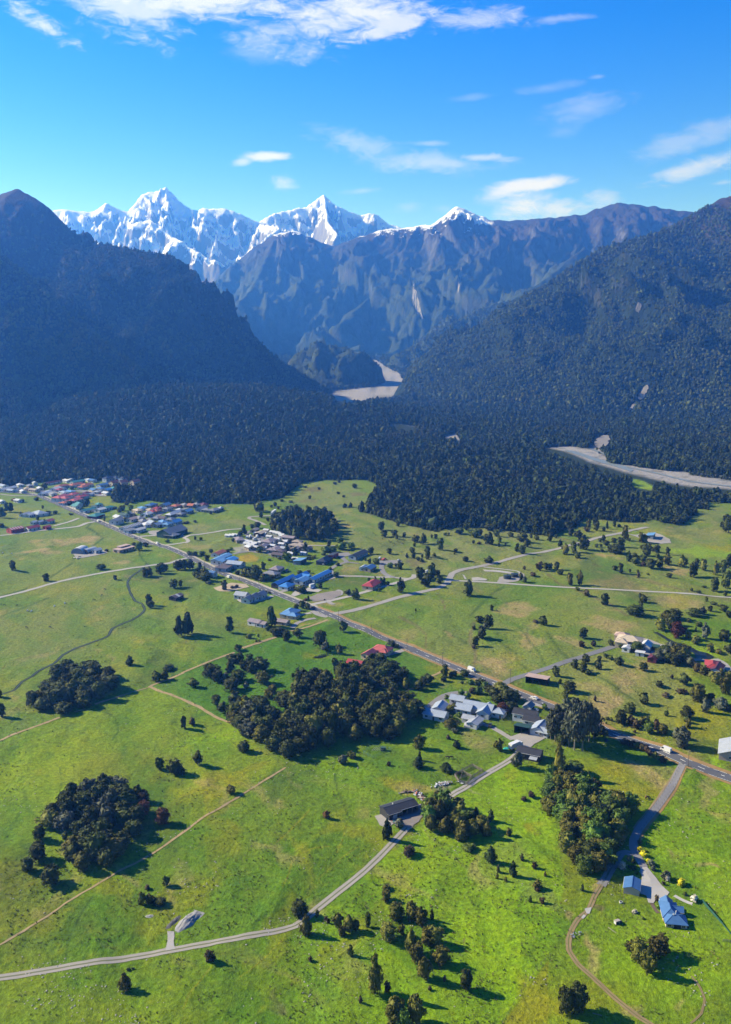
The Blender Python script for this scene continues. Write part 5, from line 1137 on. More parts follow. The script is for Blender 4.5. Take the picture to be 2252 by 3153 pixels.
house('T', 1240, 838, 20, 9, -72, 3.2, 0.5, 'flat', 'blush', 'blush', 'long low pinkish house with flat roof', Z, nwin=5, wings=((3, 4, 0, 12, 5, 4.4, 0.3, 'flat'),))
# suburb beyond the green hall
Z = 'behind the green hall'
for row in '''1165,562,15,9,-60,5,1.8,gable,grey,white;1180,527,11,8,0,3.4,1.6,gable,white,white;1245,507,9,7,20,3.2,1.8,gable,green,white;1320,547,12,8,-65,3.2,1.6,gable,blush,white;1375,462,11,8,10,3.2,1.6,hip,cream,cream;1300,492,11,8,0,3.2,1.6,hip,grey,tan;1530,472,10,8,-60,3.2,1.8,hip,red,white;1570,446,9,8,-60,4.6,1.8,hip,red,brown;1465,497,13,8,-65,3.2,1.6,gable,white,white;1425,437,11,8,0,3.2,1.6,hip,sky,white'''.split(';'):
    f = row.split(','); n = {'pale': 'blue-grey', 'sky': 'light blue'}.get(f[8], f[8]); house('T', float(f[0]), float(f[1]), float(f[2]), float(f[3]), float(f[4]), float(f[5]), float(f[6]), f[7], f[8], f[9], f'{n}-roofed suburban house', Z)
for row in '''A,1345,216,15,9,-62,blue;A,1470,214,13,9,-62,blue;A,1565,222,12,9,-62,orange;B,20,216,10,8,0,grey;B,75,222,8,7,28,orange;B,125,213,10,8,0,grey;B,190,216,10,8,0,maroon;B,165,251,15,9,-62,grey;B,212,264,10,8,30,grey;B,280,264,15,9,-62,grey;B,340,250,6,5,0,silver;B,45,274,13,8,-62,sky;A,1520,302,13,8,-62,white;A,1560,287,11,8,-62,white;A,1490,247,12,8,-60,grey;A,1310,297,11,8,-60,white;A,1350,372,11,8,0,pale;A,1300,387,11,8,0,white;A,1450,367,10,7,0,sky;A,1560,367,13,9,-62,bright;A,1490,387,11,8,-60,sky;A,1240,332,12,8,0,grey;A,1405,332,12,8,-60,grey;A,1440,335,10,8,30,brown;A,1395,392,10,8,-60,pale;A,1340,265,10,8,0,tan;A,1610,300,10,8,-60,grey;A,1270,358,10,7,0,grey;A,1390,270,10,8,-60,orange;A,1520,345,10,8,-60,grey;A,1600,265,9,7,0,silver'''.split(';'):
    f = row.split(','); n = {'pale': 'blue-grey', 'sky': 'light blue', 'bright': 'bright blue'}.get(f[6], f[6])
    house(f[0], float(f[1]), float(f[2]), float(f[3]), float(f[4]), float(f[5]), 3.1, 1.9, 'hip' if int(float(f[1])) % 3 else 'gable', f[6], 'white' if int(float(f[2])) % 2 else 'tan', f'{n}-roofed suburban house', Z)
r = house('A', 1165, 405, 30, 9, -64, 3.2, 1.4, 'gable', 'grey', 'white', 'long grey motel block with white roof bars', Z, 'motel', 6)
for i in range(9): x = -13+i*3.2; MB().slab([(x-0.5, -0.2, 4.72), (x-0.5, -4.6, 3.36), (x+0.5, -4.6, 3.36), (x+0.5, -0.2, 4.72)], 0.05).build('roof_bar', wall_mat('white'), r)
house('A', 1240, 432, 14, 7, -64, 3, 0.8, 'gable', 'silver', 'white', 'low white motel office before the long grey block', Z, 'motel', 3)
house('A', 1150, 440, 12, 7, -64, 3, 0.8, 'gable', 'grey', 'white', 'low grey motel block at the highway', Z, 'motel', 3)
house('A', 1530, 446, 30, 17, -66, 5.2, 4.2, 'gable', 'grey', 'green', 'large green hall with broad grey roof', 'right of the suburb', 'hall', 6, wings=((-9, -7, 90, 12, 12, 3.6, 2.4, 'hip'),))
# along the highway
Z = 'beside the highway'
house('B', 320, 640, 15, 8, -62, 3.2, 1.6, 'gable', 'orange', 'white', 'white house with orange-red roof behind bushes', Z)
house('B', 345, 688, 26, 8, -60, 4.2, 1.2, 'gable', 'sky', 'white', 'long pale blue-roofed shop', Z, 'shop', 5, wings=((-9, -5, 0, 9, 7, 3.6, 0.9, 'gable'),))
house('B', 425, 702, 12, 10, -60, 3.6, 1.4, 'gable', 'bright', 'white', 'blue gabled annex joined to the long shop', Z, 'shop', 3)
house('B', 470, 738, 15, 10, 30, 4.4, 1.8, 'gable', 'pale', 'pale', 'pale blue-white barn below the shop', Z, 'barn', 3)
house('B', 375, 758, 17, 11, -60, 3.8, 0.3, 'flat', 'brown', 'silver', 'square brown flat-roofed store', Z, 'store', 4)
house('B', 250, 822, 9, 7, 25, 3.4, 1.8, 'gable', 'blue', 'white', 'small white cottage with blue roof left of the highway', Z, nwin=2)
house('B', 525, 1018, 10, 8, 30, 3.4, 2, 'gable', 'silver', 'white', 'white barn-like house at the crescent drive', Z)
for x, y in ((578, 1052), (634, 1032), (692, 1012)): house('B', x, y, 8.5, 7.5, -60, 3.2, 2, 'gable', 'grey', 'white', 'white motel unit with grey gabled roof', 'along the crescent drive', 'motel_unit', 2, cat='motel unit')
Z = 'in the holiday park'
for row in '''500,522,14,8,-20,3,1.6,hip,mauve;770,536,17,11,-60,3.4,2.2,hip,mauve;945,507,14,7,25,3,1.4,gable,mauve;1020,542,9,8,30,3,1.6,hip,tan;830,602,17,9,-62,3,1.6,hip,mauve;1020,577,15,8,25,3,1.6,hip,tan;590,592,8,6,0,3,1.2,gable,white;850,653,12,7,25,3,1.4,gable,brown;1115,603,8,6,-60,3,1.2,gable,brown;1000,602,10,6,-60,3,1.2,gable,tan;720,580,9,6,-60,3,1.2,gable,mauve;905,600,9,6,20,3,1.2,gable,silver;640,440,10,6,-60,3,1.2,gable,tan;1065,570,8,6,20,3,1.2,gable,tan;870,620,9,7,20,3,1.2,hip,brown;790,610,9,7,-60,3,1.2,hip,mauve'''.split(';'):
    f = row.split(','); house('B', float(f[0]), float(f[1]), float(f[2]), float(f[3]), float(f[4]), float(f[5]), float(f[6]), f[7], f[8], 'tan', f'{f[8]}-roofed park building', Z, 'cabin', 3)
for x, y in ((800, 456), (830, 462), (852, 470), (880, 482), (770, 497), (790, 552), (440, 492), (465, 488), (405, 490), (890, 494), (1000, 690), (660, 470), (720, 470), (745, 440), (560, 535), (600, 545), (640, 558), (615, 572), (655, 590), (690, 600), (570, 560), (910, 540), (880, 560), (840, 520), (960, 640), (930, 660), (1075, 640), (700, 550), (740, 575), (800, 575)):
    house('B', x, y, 6, 4.4, 25, 2.2, 1.0, 'gable', 'white', 'white', 'small white cabin', Z, 'cabin', 1)
house('B', 690, 466, 13, 8, -62, 3.2, 1.2, 'gable', 'cream', 'dark', 'long cream-roofed amenities block', Z, 'cabin', 3)
house('B', 1040, 707, 12, 8, -62, 3.6, 1.0, 'mono', 'sky', 'grey', 'grey shed with blue-white roof and open front', Z, 'shed', 0, openside=True)
Z = 'along the lane beyond the highway'
house('B', 1260, 708, 17, 9, -62, 3.2, 2.6, 'hip', 'navy', 'dark', 'black hip-roofed house', Z, nwin=4)
house('B', 1335, 660, 12, 6, -62, 3, 0.8, 'mono', 'dark', 'red', 'long shed with dark roof and red end wall', Z, 'shed', 2)
house('B', 1560, 658, 25, 8, -66, 3, 1.6, 'gable', 'dark', 'pale', 'long dark grey-roofed house', Z, nwin=6)
house('C', 35, 779, 12, 8, -66, 3, 1.6, 'gable', 'blue', 'tan', 'house with bright blue roof on a lawn', Z, nwin=4)
house('B', 835, 793, 12, 9, -62, 3.2, 2.0, 'hip', 'mauve', 'tan', 'grey-brown hip-roofed house with blue vehicles', Z)
house('B', 790, 834, 13, 9, 20, 3.2, 2.0, 'hip', 'grey', 'tan', 'grey-roofed house among trees', Z)
house('B', 1610, 778, 8, 6, -60, 3, 1.4, 'gable', 'pale', 'white', 'small pale outbuilding beside the lawn', Z, 'shed', 2)
Z = 'on the highway'
house('B', 897, 892, 29, 6.5, -66, 3.4, 1.6, 'gable', 'bright', 'dark', 'long bright blue motel roof nearest the road', Z, 'motel', 7)
house('B', 1042, 856, 20, 7, -66, 3.6, 1.8, 'gable', 'bright', 'white', 'middle bright blue motel wing with gable', Z, 'motel', 4, wings=((2, -5, 90, 7, 7, 3.4, 1.8, 'gable'),))
house('B', 1220, 846, 31, 6.5, -66, 3.4, 1.4, 'gable', 'bright', 'white', 'far bright blue motel wing', Z, 'motel', 7)
house('B', 1060, 888, 12, 9, -66, 3.4, 1.8, 'gable', 'sky', 'pale', 'light blue motel reception gable', Z, 'motel', 3)
house('B', 925, 933, 12, 9, -66, 3.2, 2.2, 'hip', 'bright', 'white', 'small bright blue hip-roofed house before the motel', Z)
house('C', 62, 922, 21, 10, -64, 3.4, 2.4, 'hip', 'red', 'cream', 'long red-roofed house behind conifers', 'at the gravel road', nwin=6, chimney=True)
Z = 'left of the highway'
house('B', 955, 1174, 15, 10, -62, 3.4, 2.4, 'hip', 'sky', 'cream', 'cream house with pale blue hipped roof', Z, nwin=4, near=True, wings=((-5, -5, 90, 8, 6, 3.2, 1.8, 'hip'),))
house('F', 650, 45, 10, 7, 20, 3, 1.4, 'gable', 'mauve', 'white', 'white shed with purple-grey roof left of the cypress', Z, 'shed', 2)
house('F', 707, 60, 7.5, 6, 25, 2.8, 1.2, 'gable', 'mauve', 'white', 'small white shed with purple-brown roof by the cypress', Z, 'shed', 2)
house('F', 880, 42, 11, 6, 25, 2.8, 1.2, 'gable', 'mauve', 'cream', 'cream garage with purple-brown roof right of the cypress', Z, 'garage', 2)
Z = 'below the highway'
house('F', 1535, 412, 10, 6.5, 25, 3, 1.6, 'gable', 'red', 'dark', 'dark shed with faded red roof', Z, 'shed', 1)
house('G', 150, 288, 12, 9, 25, 3.2, 2.4, 'hip', 'pink', 'cream', 'cream house with pale red hipped roof and chimney', Z, nwin=4, near=True, chimney=True, wings=((3, -4, 90, 5, 5, 3, 1.8, 'hip'),))
house('G', 28, 328, 10, 6, 110, 3, 1.6, 'gable', 'pink', 'cream', 'cream outbuilding with red roof beside the chimneyed house', Z, 'garage', 2)
house('G', 1530, 548, 13, 8, 25, 3.4, 0.9, 'mono', 'blush', 'dark', 'shed with pinkish grey lean-to roof at the side road', 'across the highway', 'shed', 0, openside=True, near=True)
Z = 'in the garden block'
house('G', 1010, 795, 17, 9, 25, 3.4, 2.2, 'gable', 'pale', 'white', 'large blue-grey house of several gables', Z, nwin=5, near=True, wings=((-7, -4.5, 0, 9, 8, 3.2, 1.8, 'gable'), (5, -3, 90, 12, 7, 3.3, 2.0, 'gable'), (12, -1, 0, 7, 7, 3.2, 1.8, 'hip')))
house('G', 822, 726, 8, 6.5, 25, 3, 1.6, 'gable', 'pale', 'white', 'small blue-grey cottage above the large house', Z, near=True, nwin=2)
house('G', 660, 800, 9.5, 6.5, -60, 3, 1.6, 'gable', 'pale', 'white', 'white cottage with blue-grey roof at the loop drive', Z, near=True, nwin=2)
house('G', 625, 858, 12.5, 7.5, 25, 3, 1.8, 'gable', 'pale', 'white', 'long pale-roofed cottage at the end of the drive', Z, near=True, nwin=3)
house('G', 920, 890, 6.5, 5, 25, 2.8, 1.2, 'gable', 'silver', 'white', 'small silver-roofed workshop above the polytunnel', Z, 'workshop', 1, near=True)
house('G', 972, 924, 9, 6, 110, 2.8, 1.0, 'gable', 'silver', 'white', 'white-roofed glasshouse shed beside the workshop', Z, 'workshop', 1, near=True)
house('G', 926, 960, 5.5, 3.6, 25, 0.6, 1.6, 'barrel', 'white', 'white', 'pale blue-white polytunnel', Z, 'polytunnel', 0)
house('G', 1425, 862, 13, 7, 25, 4.6, 1.8, 'gable', 'dark', 'white', 'two-storey white house with dark gabled roof', Z, nwin=4, near=True)
house('G', 1480, 912, 8.5, 6.5, 25, 3, 1.8, 'gable', 'dark', 'white', 'small white house with dark roof below the two-storey one', Z, near=True, nwin=2)
house('G', 1450, 792, 6, 4.5, 110, 2.8, 1.4, 'gable', 'grey', 'white', 'white garage with grey roof near the highway', Z, 'garage', 1, near=True)
house('G', 1400, 980, 8, 6.5, 25, 3.0, 1.2, 'mono', 'green', 'dark', 'dark green open shed at the gravel yard', Z, 'shed', 0, openside=True, near=True)
house('G', 1552, 985, 11, 7.5, 110, 3.2, 1.8, 'gable', 'pale', 'white', 'white house with blue-grey roof left of the gums', Z, near=True, nwin=3, wings=((-3, -3.5, 90, 5, 5, 3, 1.6, 'gable'),))
r = house('G', 1460, 1195, 12, 7, 25, 3.6, 1.4, 'gable', 'dark', 'dark', 'dark barn with pale lean-to beside the farm drive', 'at the gravel yard', 'barn', 0, near=True)
MB().slab([(1.2, -3.5, 2.9), (1.2, -6.4, 2.3), (5.2, -6.4, 2.3), (5.2, -3.5, 2.9)], 0.1).build('lean_to', roof_mat('silver'), r)
for x in (1.4, 5.0): MB().box(x-0.08, x+0.08, -6.3, -6.14, -0.5, 2.25).build('post', wall_mat('brown'), r)
# the lodge across the road
Z = 'at the lodge across the highway'
house('H', 722, 205, 16, 12, 25, 4.4, 2.4, 'hip', 'cream', 'cream', 'big cream lodge building with broad roof', Z, 'lodge', 4, near=True, wings=((-4, -6, 90, 7, 8, 4, 2, 'hip'),))
house('H', 655, 166, 9, 7, 25, 4, 1.8, 'hip', 'blush', 'cream', 'cream and pink annex behind the big lodge', Z, 'lodge', 2, near=True)
house('H', 866, 256, 9, 7.5, 110, 3.4, 2.2, 'gable', 'white', 'white', 'white gabled barn', Z, 'barn', 2, near=True)
house('H', 940, 263, 7, 5, 25, 2.8, 1.0, 'gable', 'green', 'green', 'low green shed right of the white barn', Z, 'shed', 1)
house('H', 817, 318, 5.5, 4, 25, 2.6, 0.3, 'flat', 'white', 'white', 'small white flat-roofed hut', Z, 'shed', 1)
house('H', 700, 272, 7, 5, 110, 2.8, 0.8, 'gable', 'white', 'white', 'white hut below the big lodge', Z, 'shed', 1)
house('H', 935, 362, 9, 5.5, 110, 2.8, 1.2, 'gable', 'maroon', 'maroon', 'dark maroon shed half hidden by trees', Z, 'shed', 1)
house('H', 1462, 432, 15, 9, -60, 3.4, 2.0, 'hip', 'red', 'white', 'house with bright red hipped roof', 'below the pond', nwin=3, near=True)
house('H', 1500, 458, 13, 7, 110, 3.4, 1.6, 'gable', 'maroon', 'white', 'maroon-roofed wing of the red-roofed house', 'below the pond', 'house', 3, near=True)
house('H', 1625, 1185, 17, 11, -62, 3.6, 2.2, 'gable', 'silver', 'blush', 'brick house with pale grey roof at the picture edge', 'beside the highway', nwin=4, near=True)
house('D', 910, 489, 14, 7, -66, 3.4, 1.0, 'mono', 'sky', 'silver', 'pale blue-roofed shed on a gravel pad', 'by the far gravel road', 'shed', 2)
house('E', 1580, 60, 9, 6, -60, 2.4, 1.0, 'gable', 'brown', 'dark', 'unused', 'x') if False else None
r = house('B', -58, 1035, 10, 7, -66, 2.6, 1.2, 'gable', 'brown', 'dark', 'old dark hut with rusty patched roof', 'alone in the field', 'hut', 2)
MB().slab([(-1.4, -0.1, 3.99), (-1.4, -3.9, 2.71), (1.0, -3.9, 2.71), (1.0, -0.1, 3.99)], 0.04).build('roof_sheet', wall_mat('white'), r)
# long grey shed
P0 = G(*tp('K', 170, 500), 3.6); P1 = G(*tp('K', 420, 425), 3.6); d = P1-P0; C0 = (P0+P1)/2
a = math.atan2(d[1], d[0]); r = empty('long_shed', (C0[0], C0[1]-0.5, float(hgt(*C0))), a)
LL = float(np.hypot(*d))+1.0
block(r, 0, 0, 0, LL, 7.2, 3.3, 1.0, 'gable', 'dark', 'dark', True, 0, openside=True, eave=0.3)
block(r, -LL/2+3.2, -0.4, 0, 6.2, 8.2, 3.1, 0.95, 'gable', 'dark', 'dark', True, 0, eave=0.2)
MB().box(-LL/2+5.0, -LL/2+5.4, 0.6, 1.0, 4.0, 4.9).build('flue', M_FRAME, r)
for i in range(4):
    x = -LL/2+7.5+i*2.6; MB().box(x-0.12, x+0.12, -3.55, -3.31, -0.6, 3.2).build('post', wall_mat('tan'), r)
MB().box(-LL/2+2.2, -LL/2+4.2, -4.60, -4.51, 0.0, 2.4).build('roller_door', wall_mat('silver'), r)
tag(r, 'long charcoal-grey open-fronted implement shed beside a gravel yard', 'shed')
def sight_ang(t, p, q, z):
    a, b = G(*tp(t, *p), z), G(*tp(t, *q), z); return math.atan2(b[1]-a[1], b[0]-a[0])
# near blue-roofed garage
Pg, px = place('R', 640, 545, 2.6); r = empty('garage', (Pg[0], Pg[1], float(hgt(*Pg))), sight_ang('R', (550, 605), (572, 447), 2.6)-math.pi/2)
block(r, 0, 0, math.radians(90), 8.2, 6.6, 2.7, 1.15, 'gable', 'blue', 'cream', True, 0, eave=0.25)
r.children[1].data.materials.append(roof_mat('cream'))
for p in r.children[1].data.polygons:
    if p.center.y < 1e9 and abs(p.normal.z) > 0.3 and p.center.x > 1e9: p.material_index = 1
for i in range(2): MB().box(3.305, 3.36, -3.4+i*3.6, -0.6+i*3.6, 0.0, 2.3).build('garage_door', wall_mat('white'), r)
MB().slab([(-3.5, -2.0, 2.62), (-3.5, -4.6, 2.40), (3.5, -4.6, 2.40), (3.5, -2.0, 2.62)], 0.06).build('lean_to_roof', roof_mat('cream'), r) if False else None
r.scale = (0.88, 0.88, 0.92)
tag(r, 'pale garage with blue roof at the head of the near driveway', 'garage')
# near blue-roofed house, a bent row of hipped wings
Ph, px = place('R', 1015, 770, 3.6); r = empty('house', (Ph[0], Ph[1], float(hgt(*Ph))), sight_ang('R', (1035, 900), (965, 640), 4.5))
block(r, 0, 0, 0, 12.5, 7.6, 2.7, 2.3, 'hip', 'blue', 'cream', True, 4, eave=0.6)
block(r, 5.6, 0.4, math.radians(0), 6.2, 5.4, 2.6, 1.9, 'gable', 'blue', 'cream', True, 1, eave=0.5)
block(r, -7.0, -1.6, math.radians(90), 9.8, 7.4, 2.7, 2.2, 'hip', 'blue', 'cream', True, 3, eave=0.6)
block(r, 1.2, -4.2, math.radians(90), 4.6, 3.8, 2.6, 1.5, 'gable', 'blue', 'cream', True, 1, eave=0.4)
c = MB().box(-5.2, -4.7, -2.4, -1.9, 3.6, 5.6).build('chimney', M_FRAME, r)
dish = MB().tube((-6.9, -0.6, 4.6), (-6.9, -0.6, 5.1), 0.06, 0.06, 6).build('satellite_dish', M_FRAME, r)
MB().tube((-7.1, -0.6, 5.1), (-7.25, -0.6, 5.2), 0.45, 0.40, 12).build('dish', M_FRAME, dish)
MB().box(-11.2, -10.92, -3.6, -0.4, 0.1, 2.2).build('verandah_shade', M_SHADE, r)  # solid near-black box painted as the shade of the verandah
r.scale = (0.74, 0.74, 0.80)
tag(r, 'near bungalow with blue hipped roof and cream walls on a mown lawn', 'house')
# ------------------------------------------------------------------ single trees and shrubs of the plain
CR = {}
def variants(kind, n, **kw):
    out = []
    for i in range(n):
        hi = crown_mesh(f'{kind}_crown', kw.get('env', kind), kw.get('clumps', 46), kw.get('leaves', 32), kw.get('leaf', 0.36), kw['seed']+i, 10.0, 4.0, kw.get('base', 0.03), kw.get('core', 0.74))
        lo = crown_mesh(f'{kind}_crown_far', kw.get('env', kind), max(12, kw.get('clumps', 46)//2), 16, kw.get('leaf', 0.36)*1.75, kw['seed']+50+i, 10.0, 4.0, kw.get('base', 0.03), kw.get('core', 0.74))
        for me in (hi, lo): me.materials.append(LEAF['dark'])
        out.append((hi, lo))
    CR[kind] = out
variants('round', 4, seed=10); variants('egg', 3, seed=20, leaves=30); variants('cone', 3, seed=30, clumps=52, leaves=26, leaf=0.32)
variants('column', 2, seed=40, clumps=60, leaves=26, leaf=0.30, core=0.82); variants('open', 3, seed=50, env='egg', clumps=44, leaves=40, leaf=0.32, base=0.22, core=0.35)
variants('bush', 3, seed=60, env='round', clumps=34, leaves=30, leaf=0.40, base=0.0, core=0.7)
M_BARK = surf_mat('bark', (0.075, 0.06, 0.045), 0.4, 1.5); M_PALEBARK = surf_mat('pale_bark', (0.17, 0.15, 0.125), 0.35, 1.2)
def trunk_mesh(name, h, r, mat, limbs, seed):
    g = np.random.default_rng(seed); V = []; F = []
    def tube(p, q, r0, r1, n=7):
        p = np.array(p, float); q = np.array(q, float); d = q-p; d /= np.linalg.norm(d); a = np.cross(d, [0.3, 0.7, 0.2]); a /= np.linalg.norm(a); b = np.cross(d, a); b0 = len(V)
        for c, r_ in ((p, r0), (q, r1)):
            for k in range(n):
                t = 2*math.pi*k/n; V.append(c+(a*math.cos(t)+b*math.sin(t))*r_)
        for k in range(n): F.append((b0+k, b0+(k+1) % n, b0+n+(k+1) % n, b0+n+k))
    mid = (g.normal()*0.12, g.normal()*0.12, h*0.5)
    tube((0, 0, -0.5), mid, r*1.25, r*0.8); tube(mid, (g.normal()*0.3, g.normal()*0.3, h), r*0.8, r*0.3)
    for i in range(limbs):
        t = g.uniform(0.35, 0.85); a = i*2.4+g.uniform(0, 1); L = h*g.uniform(0.22, 0.4)
        tube((0, 0, h*t), (math.cos(a)*L, math.sin(a)*L, h*t+L*0.7), r*0.5, r*0.15, 5)
    return mesh_from(name, V, F, mat)
TRUNK = [trunk_mesh('trunk', 7.5, 0.32, M_BARK, 5, 3), trunk_mesh('trunk_pale', 9.0, 0.24, M_PALEBARK, 6, 4)]
KIND = {  # code: crown, leaf, object name, category, description
    'd': ('round', 'dark', 'tree', 'tree', 'dark green rounded tree'), 'D': ('egg', 'dark', 'tree', 'tree', 'dark green upright tree'),
    'k': ('cone', 'black', 'conifer', 'conifer', 'blackish pointed conifer'), 'o': ('egg', 'olive', 'broadleaf_tree', 'broadleaf tree', 'olive-brown bushy tree'),
    'O': ('round', 'olive', 'broadleaf_tree', 'broadleaf tree', 'olive rounded tree'), 'g': ('round', 'green', 'broadleaf_tree', 'broadleaf tree', 'fresh green leafy tree'),
    'b': ('bush', 'brown', 'shrub', 'shrub', 'brownish low shrub'), 's': ('bush', 'dark', 'shrub', 'shrub', 'small dark shrub'),
    'S': ('bush', 'green', 'shrub', 'shrub', 'green garden shrub'), 'e': ('open', 'grey', 'eucalypt', 'eucalypt', 'tall grey-green gum tree'),
    'p': ('column', 'gold', 'poplar', 'poplar', 'tall yellow-green poplar'), 'c': ('column', 'black', 'cypress', 'cypress', 'tall black-green columnar cypress'),
    'y': ('bush', 'yellow', 'shrub', 'shrub', 'yellow flowering shrub'), 'w': ('bush', 'white', 'shrub', 'shrub', 'pale blossoming shrub'),
    'r': ('round', 'red', 'broadleaf_tree', 'broadleaf tree', 'reddish brown leafy tree'), 'G': ('bush', 'grey', 'shrub', 'shrub', 'silvery grey bush'), 'u': ('egg', 'grey', 'broadleaf_tree', 'broadleaf tree', 'grey-green loose tree'),
    'l': ('cone', 'olive', 'conifer', 'conifer', 'olive-brown pointed conifer')}
SPECS = []
def plant(x, y, W, Hm, code, zone, px, dense=False): SPECS.append((x, y, W, Hm, code, zone, px, dense))
def raise_trees(limit=300):
    order = sorted(range(len(SPECS)), key=lambda i: -SPECS[i][2]*px_scale(SPECS[i][0], SPECS[i][1])*(0.7 if SPECS[i][7] else 1.0))
    n = {}; rest = []
    for i in order:
        x, y, W, Hm, code, zone, px, dense = SPECS[i]; kind, leaf, nm, cat, desc = KIND[code]
        n[nm] = n.get(nm, 0)+1
        g = np.random.default_rng(5000+i); rz = float(g.uniform(0, 6.28)); z = float(hgt(x, y)); k = int(g.integers(len(CR[kind])))
        sc = (W/8.3*g.uniform(.94, 1.06), W/8.3*g.uniform(.94, 1.06), Hm/10.0)
        if n[nm] > limit: rest.append((x, y, z, rz, sc, code, k)); continue
        wpx = W*px_scale(x, y)*731/2252; me = CR[kind][k][0 if wpx > 12 else 1]
        if wpx > 7.5 and nm != 'shrub':
            r = empty(nm, (x, y, z), rz); r.scale = sc
            c = link('crown', me, r); link('trunk', TRUNK[1] if code == 'e' else TRUNK[0], r)
        else:
            r = link(nm, me, None, (x, y, z-0.1), rz); r.scale = sc; c = r
        s = c.material_slots[0]; s.link = 'OBJECT'; s.material = LEAF[leaf]
        pend(r, ('big ' if W > 11 else '')+desc, cat, zone, px)
    print('trees', n, 'joined', len(rest))
    if rest:      # past the first three hundred: one mass of the small and the crowded ones
        col = bpy.data.collections.new('more_tree_kinds'); keys = {}
        for j, code in enumerate(sorted({r[5] for r in rest})):
            me = CR[KIND[code][0]][0][1].copy(); me.materials.clear(); me.materials.append(LEAF[KIND[code][1]])
            col.objects.link(bpy.data.objects.new(f'tree_crown_{chr(97+j)}', me)); keys[code] = j
        scatter_object('trees', [r[:3] for r in rest], [r[3] for r in rest], [r[4] for r in rest], col, None, [keys[r[5]] for r in rest])
def grow(tile, zone, text, dflt='d'):
    for item in text.split(';'):
        f = item.split(',')
        if len(f) < 4: continue
        zx, zy, w, h = [float(q) for q in f[:4]]; code = f[4].strip() if len(f) > 4 else dflt
        k = TILE[tile][2]; bx, by = tp(tile, zx, zy)
        P = G(bx, by); s = px_scale(P[0], P[1]); W = w/k/s
        dep = math.atan2(CAM_H, math.hypot(P[0], P[1])); sd, cd_ = math.sin(dep), math.cos(dep)
        Hm = 1.1*(h/k/s-0.40*W*sd)/cd_; Hm = min(max(Hm, (0.45 if KIND[code][2] == 'shrub' else 0.62)*W), 4.2*W)
        # the drawn foot is the front of the crown: step back to the stem
        y = P[1]+0.36*W; x = P[0]*y/P[1]
        plant(x, y, W, Hm, code, zone, bx)
def grove(tile, zone, poly, n, w0, w1, h0, h1, codes, seed):
    """trees standing crown to crown in an area; sizes in metres"""
    P = G(*np.array(tps(tile, poly), float).T); g = np.random.default_rng(seed); pts = []
    lo, hi = P.min(0), P.max(0); tries = 0
    A = 0.5*abs(np.sum(P[:, 0]*np.roll(P[:, 1], -1)-P[:, 1]*np.roll(P[:, 0], -1))); dmin = 0.80*math.sqrt(A/n)
    while len(pts) < n and tries < 6000:
        tries += 1; q = g.uniform(lo, hi)
        if not in_poly(q[0], q[1], [tuple(v) for v in P]): continue
        if any(np.hypot(*(q-p)) < dmin*(1 if tries < 3000 else 0.7) for p in pts): continue
        pts.append(q)
    for q in pts:
        W = g.uniform(w0, w1); edge = float(seg_dist(q[0], q[1], [tuple(v) for v in P], True))
        Hm = g.uniform(h0, h1)*(0.72+0.28*min(1, edge/8))
        code = codes[int(g.integers(len(codes)))]
        plant(q[0], q[1], W, Hm, code, zone, float(proj(q[0], q[1])[0]), True)
# --- far left fields
grow('A', 'by the far left farm', '25,335,60,100,c;60,283,50,90,c;100,283,60,90,c;15,418,70,40,s;335,352,40,45;395,378,35,40,g;430,302,55,35;490,297,50,30;185,302,20,25;130,192,60,30,r;325,182,50,25;205,192,30,25;380,252,20,35,b;630,307,45,20,s')
grow('A', 'in the far left fields', '115,808,60,85;410,892,65,80,D;900,797,90,40;1022,887,45,50,D;1240,622,70,75,g;1290,592,60,40;1190,577,50,30;1040,637,60,30,s;1485,552,50,35,g;1100,635,50,24,s;950,632,40,24,b')
grow('A', 'in the stream row', '1290,862,60,95,o;1330,852,60,90,o;1430,832,100,95;1470,802,50,60;1590,802,90,90')
grow('A', 'by the old hut', '1545,962,75,80;1605,947,40,60;1325,1112,70,110,D;1345,1137,65,65')
grow('A', 'among the village buildings', '400,77,60,50;770,228,55,70,k;715,282,30,35,k;785,205,40,45,k;740,222,30,50,k;620,217,60,30;930,362,25,50;1165,267,50,50,g;1090,272,60,50;1130,322,60,50,g;1025,257,40,25;1120,367,50,40;1430,412,20,25;640,85,50,30;560,70,40,26;1250,340,36,30;1200,330,40,30;1330,330,30,24,g;1390,350,30,24;1290,410,36,22,s;1060,285,50,36;1130,220,50,32;1180,205,40,28')
grow('B', 'among the village buildings', '60,240,20,16;150,280,24,16;250,305,30,22;110,375,36,24,s;35,390,60,24,s')
# --- by the highway
grow('B', 'by the highway shop', '60,668,50,40;110,672,60,40;170,667,60,35;215,712,50,60,D;250,642,50,30;280,667,60,40,S;400,642,50,35;430,620,40,30,S;350,780,50,30,s')
grow('B', 'in the row left of the highway', '150,832,60,108,c;195,862,70,92,o;60,802,90,97;15,802,60,92;110,862,60,50;200,902,120,60;140,882,80,60;230,925,60,30,s')
grow('B', 'by the blue motel', '550,862,90,82,o;600,872,90,90;650,892,110,132;745,902,90,62;715,797,45,77,D;490,837,50,42;810,880,60,34;700,905,60,40;370,975,60,100,u;440,960,40,30,b;480,955,40,30,b;1040,840,60,30;1120,825,40,26')
grow('B', 'in the holiday park', '925,637,55,92,k;1000,662,72,82,k;1090,632,55,92,k;680,642,72,57,g;925,722,92,82,g;545,482,62,92,k;515,502,52,50;665,427,62,57;615,432,42,42;450,547,32,32;880,562,30,32;957,557,30,32;110,532,26,32;160,532,32,26;770,720,40,24,s;860,700,50,26,s;990,712,40,30;700,590,26,20;760,590,24,20;840,580,26,20;620,600,22,16;560,600,22,18')
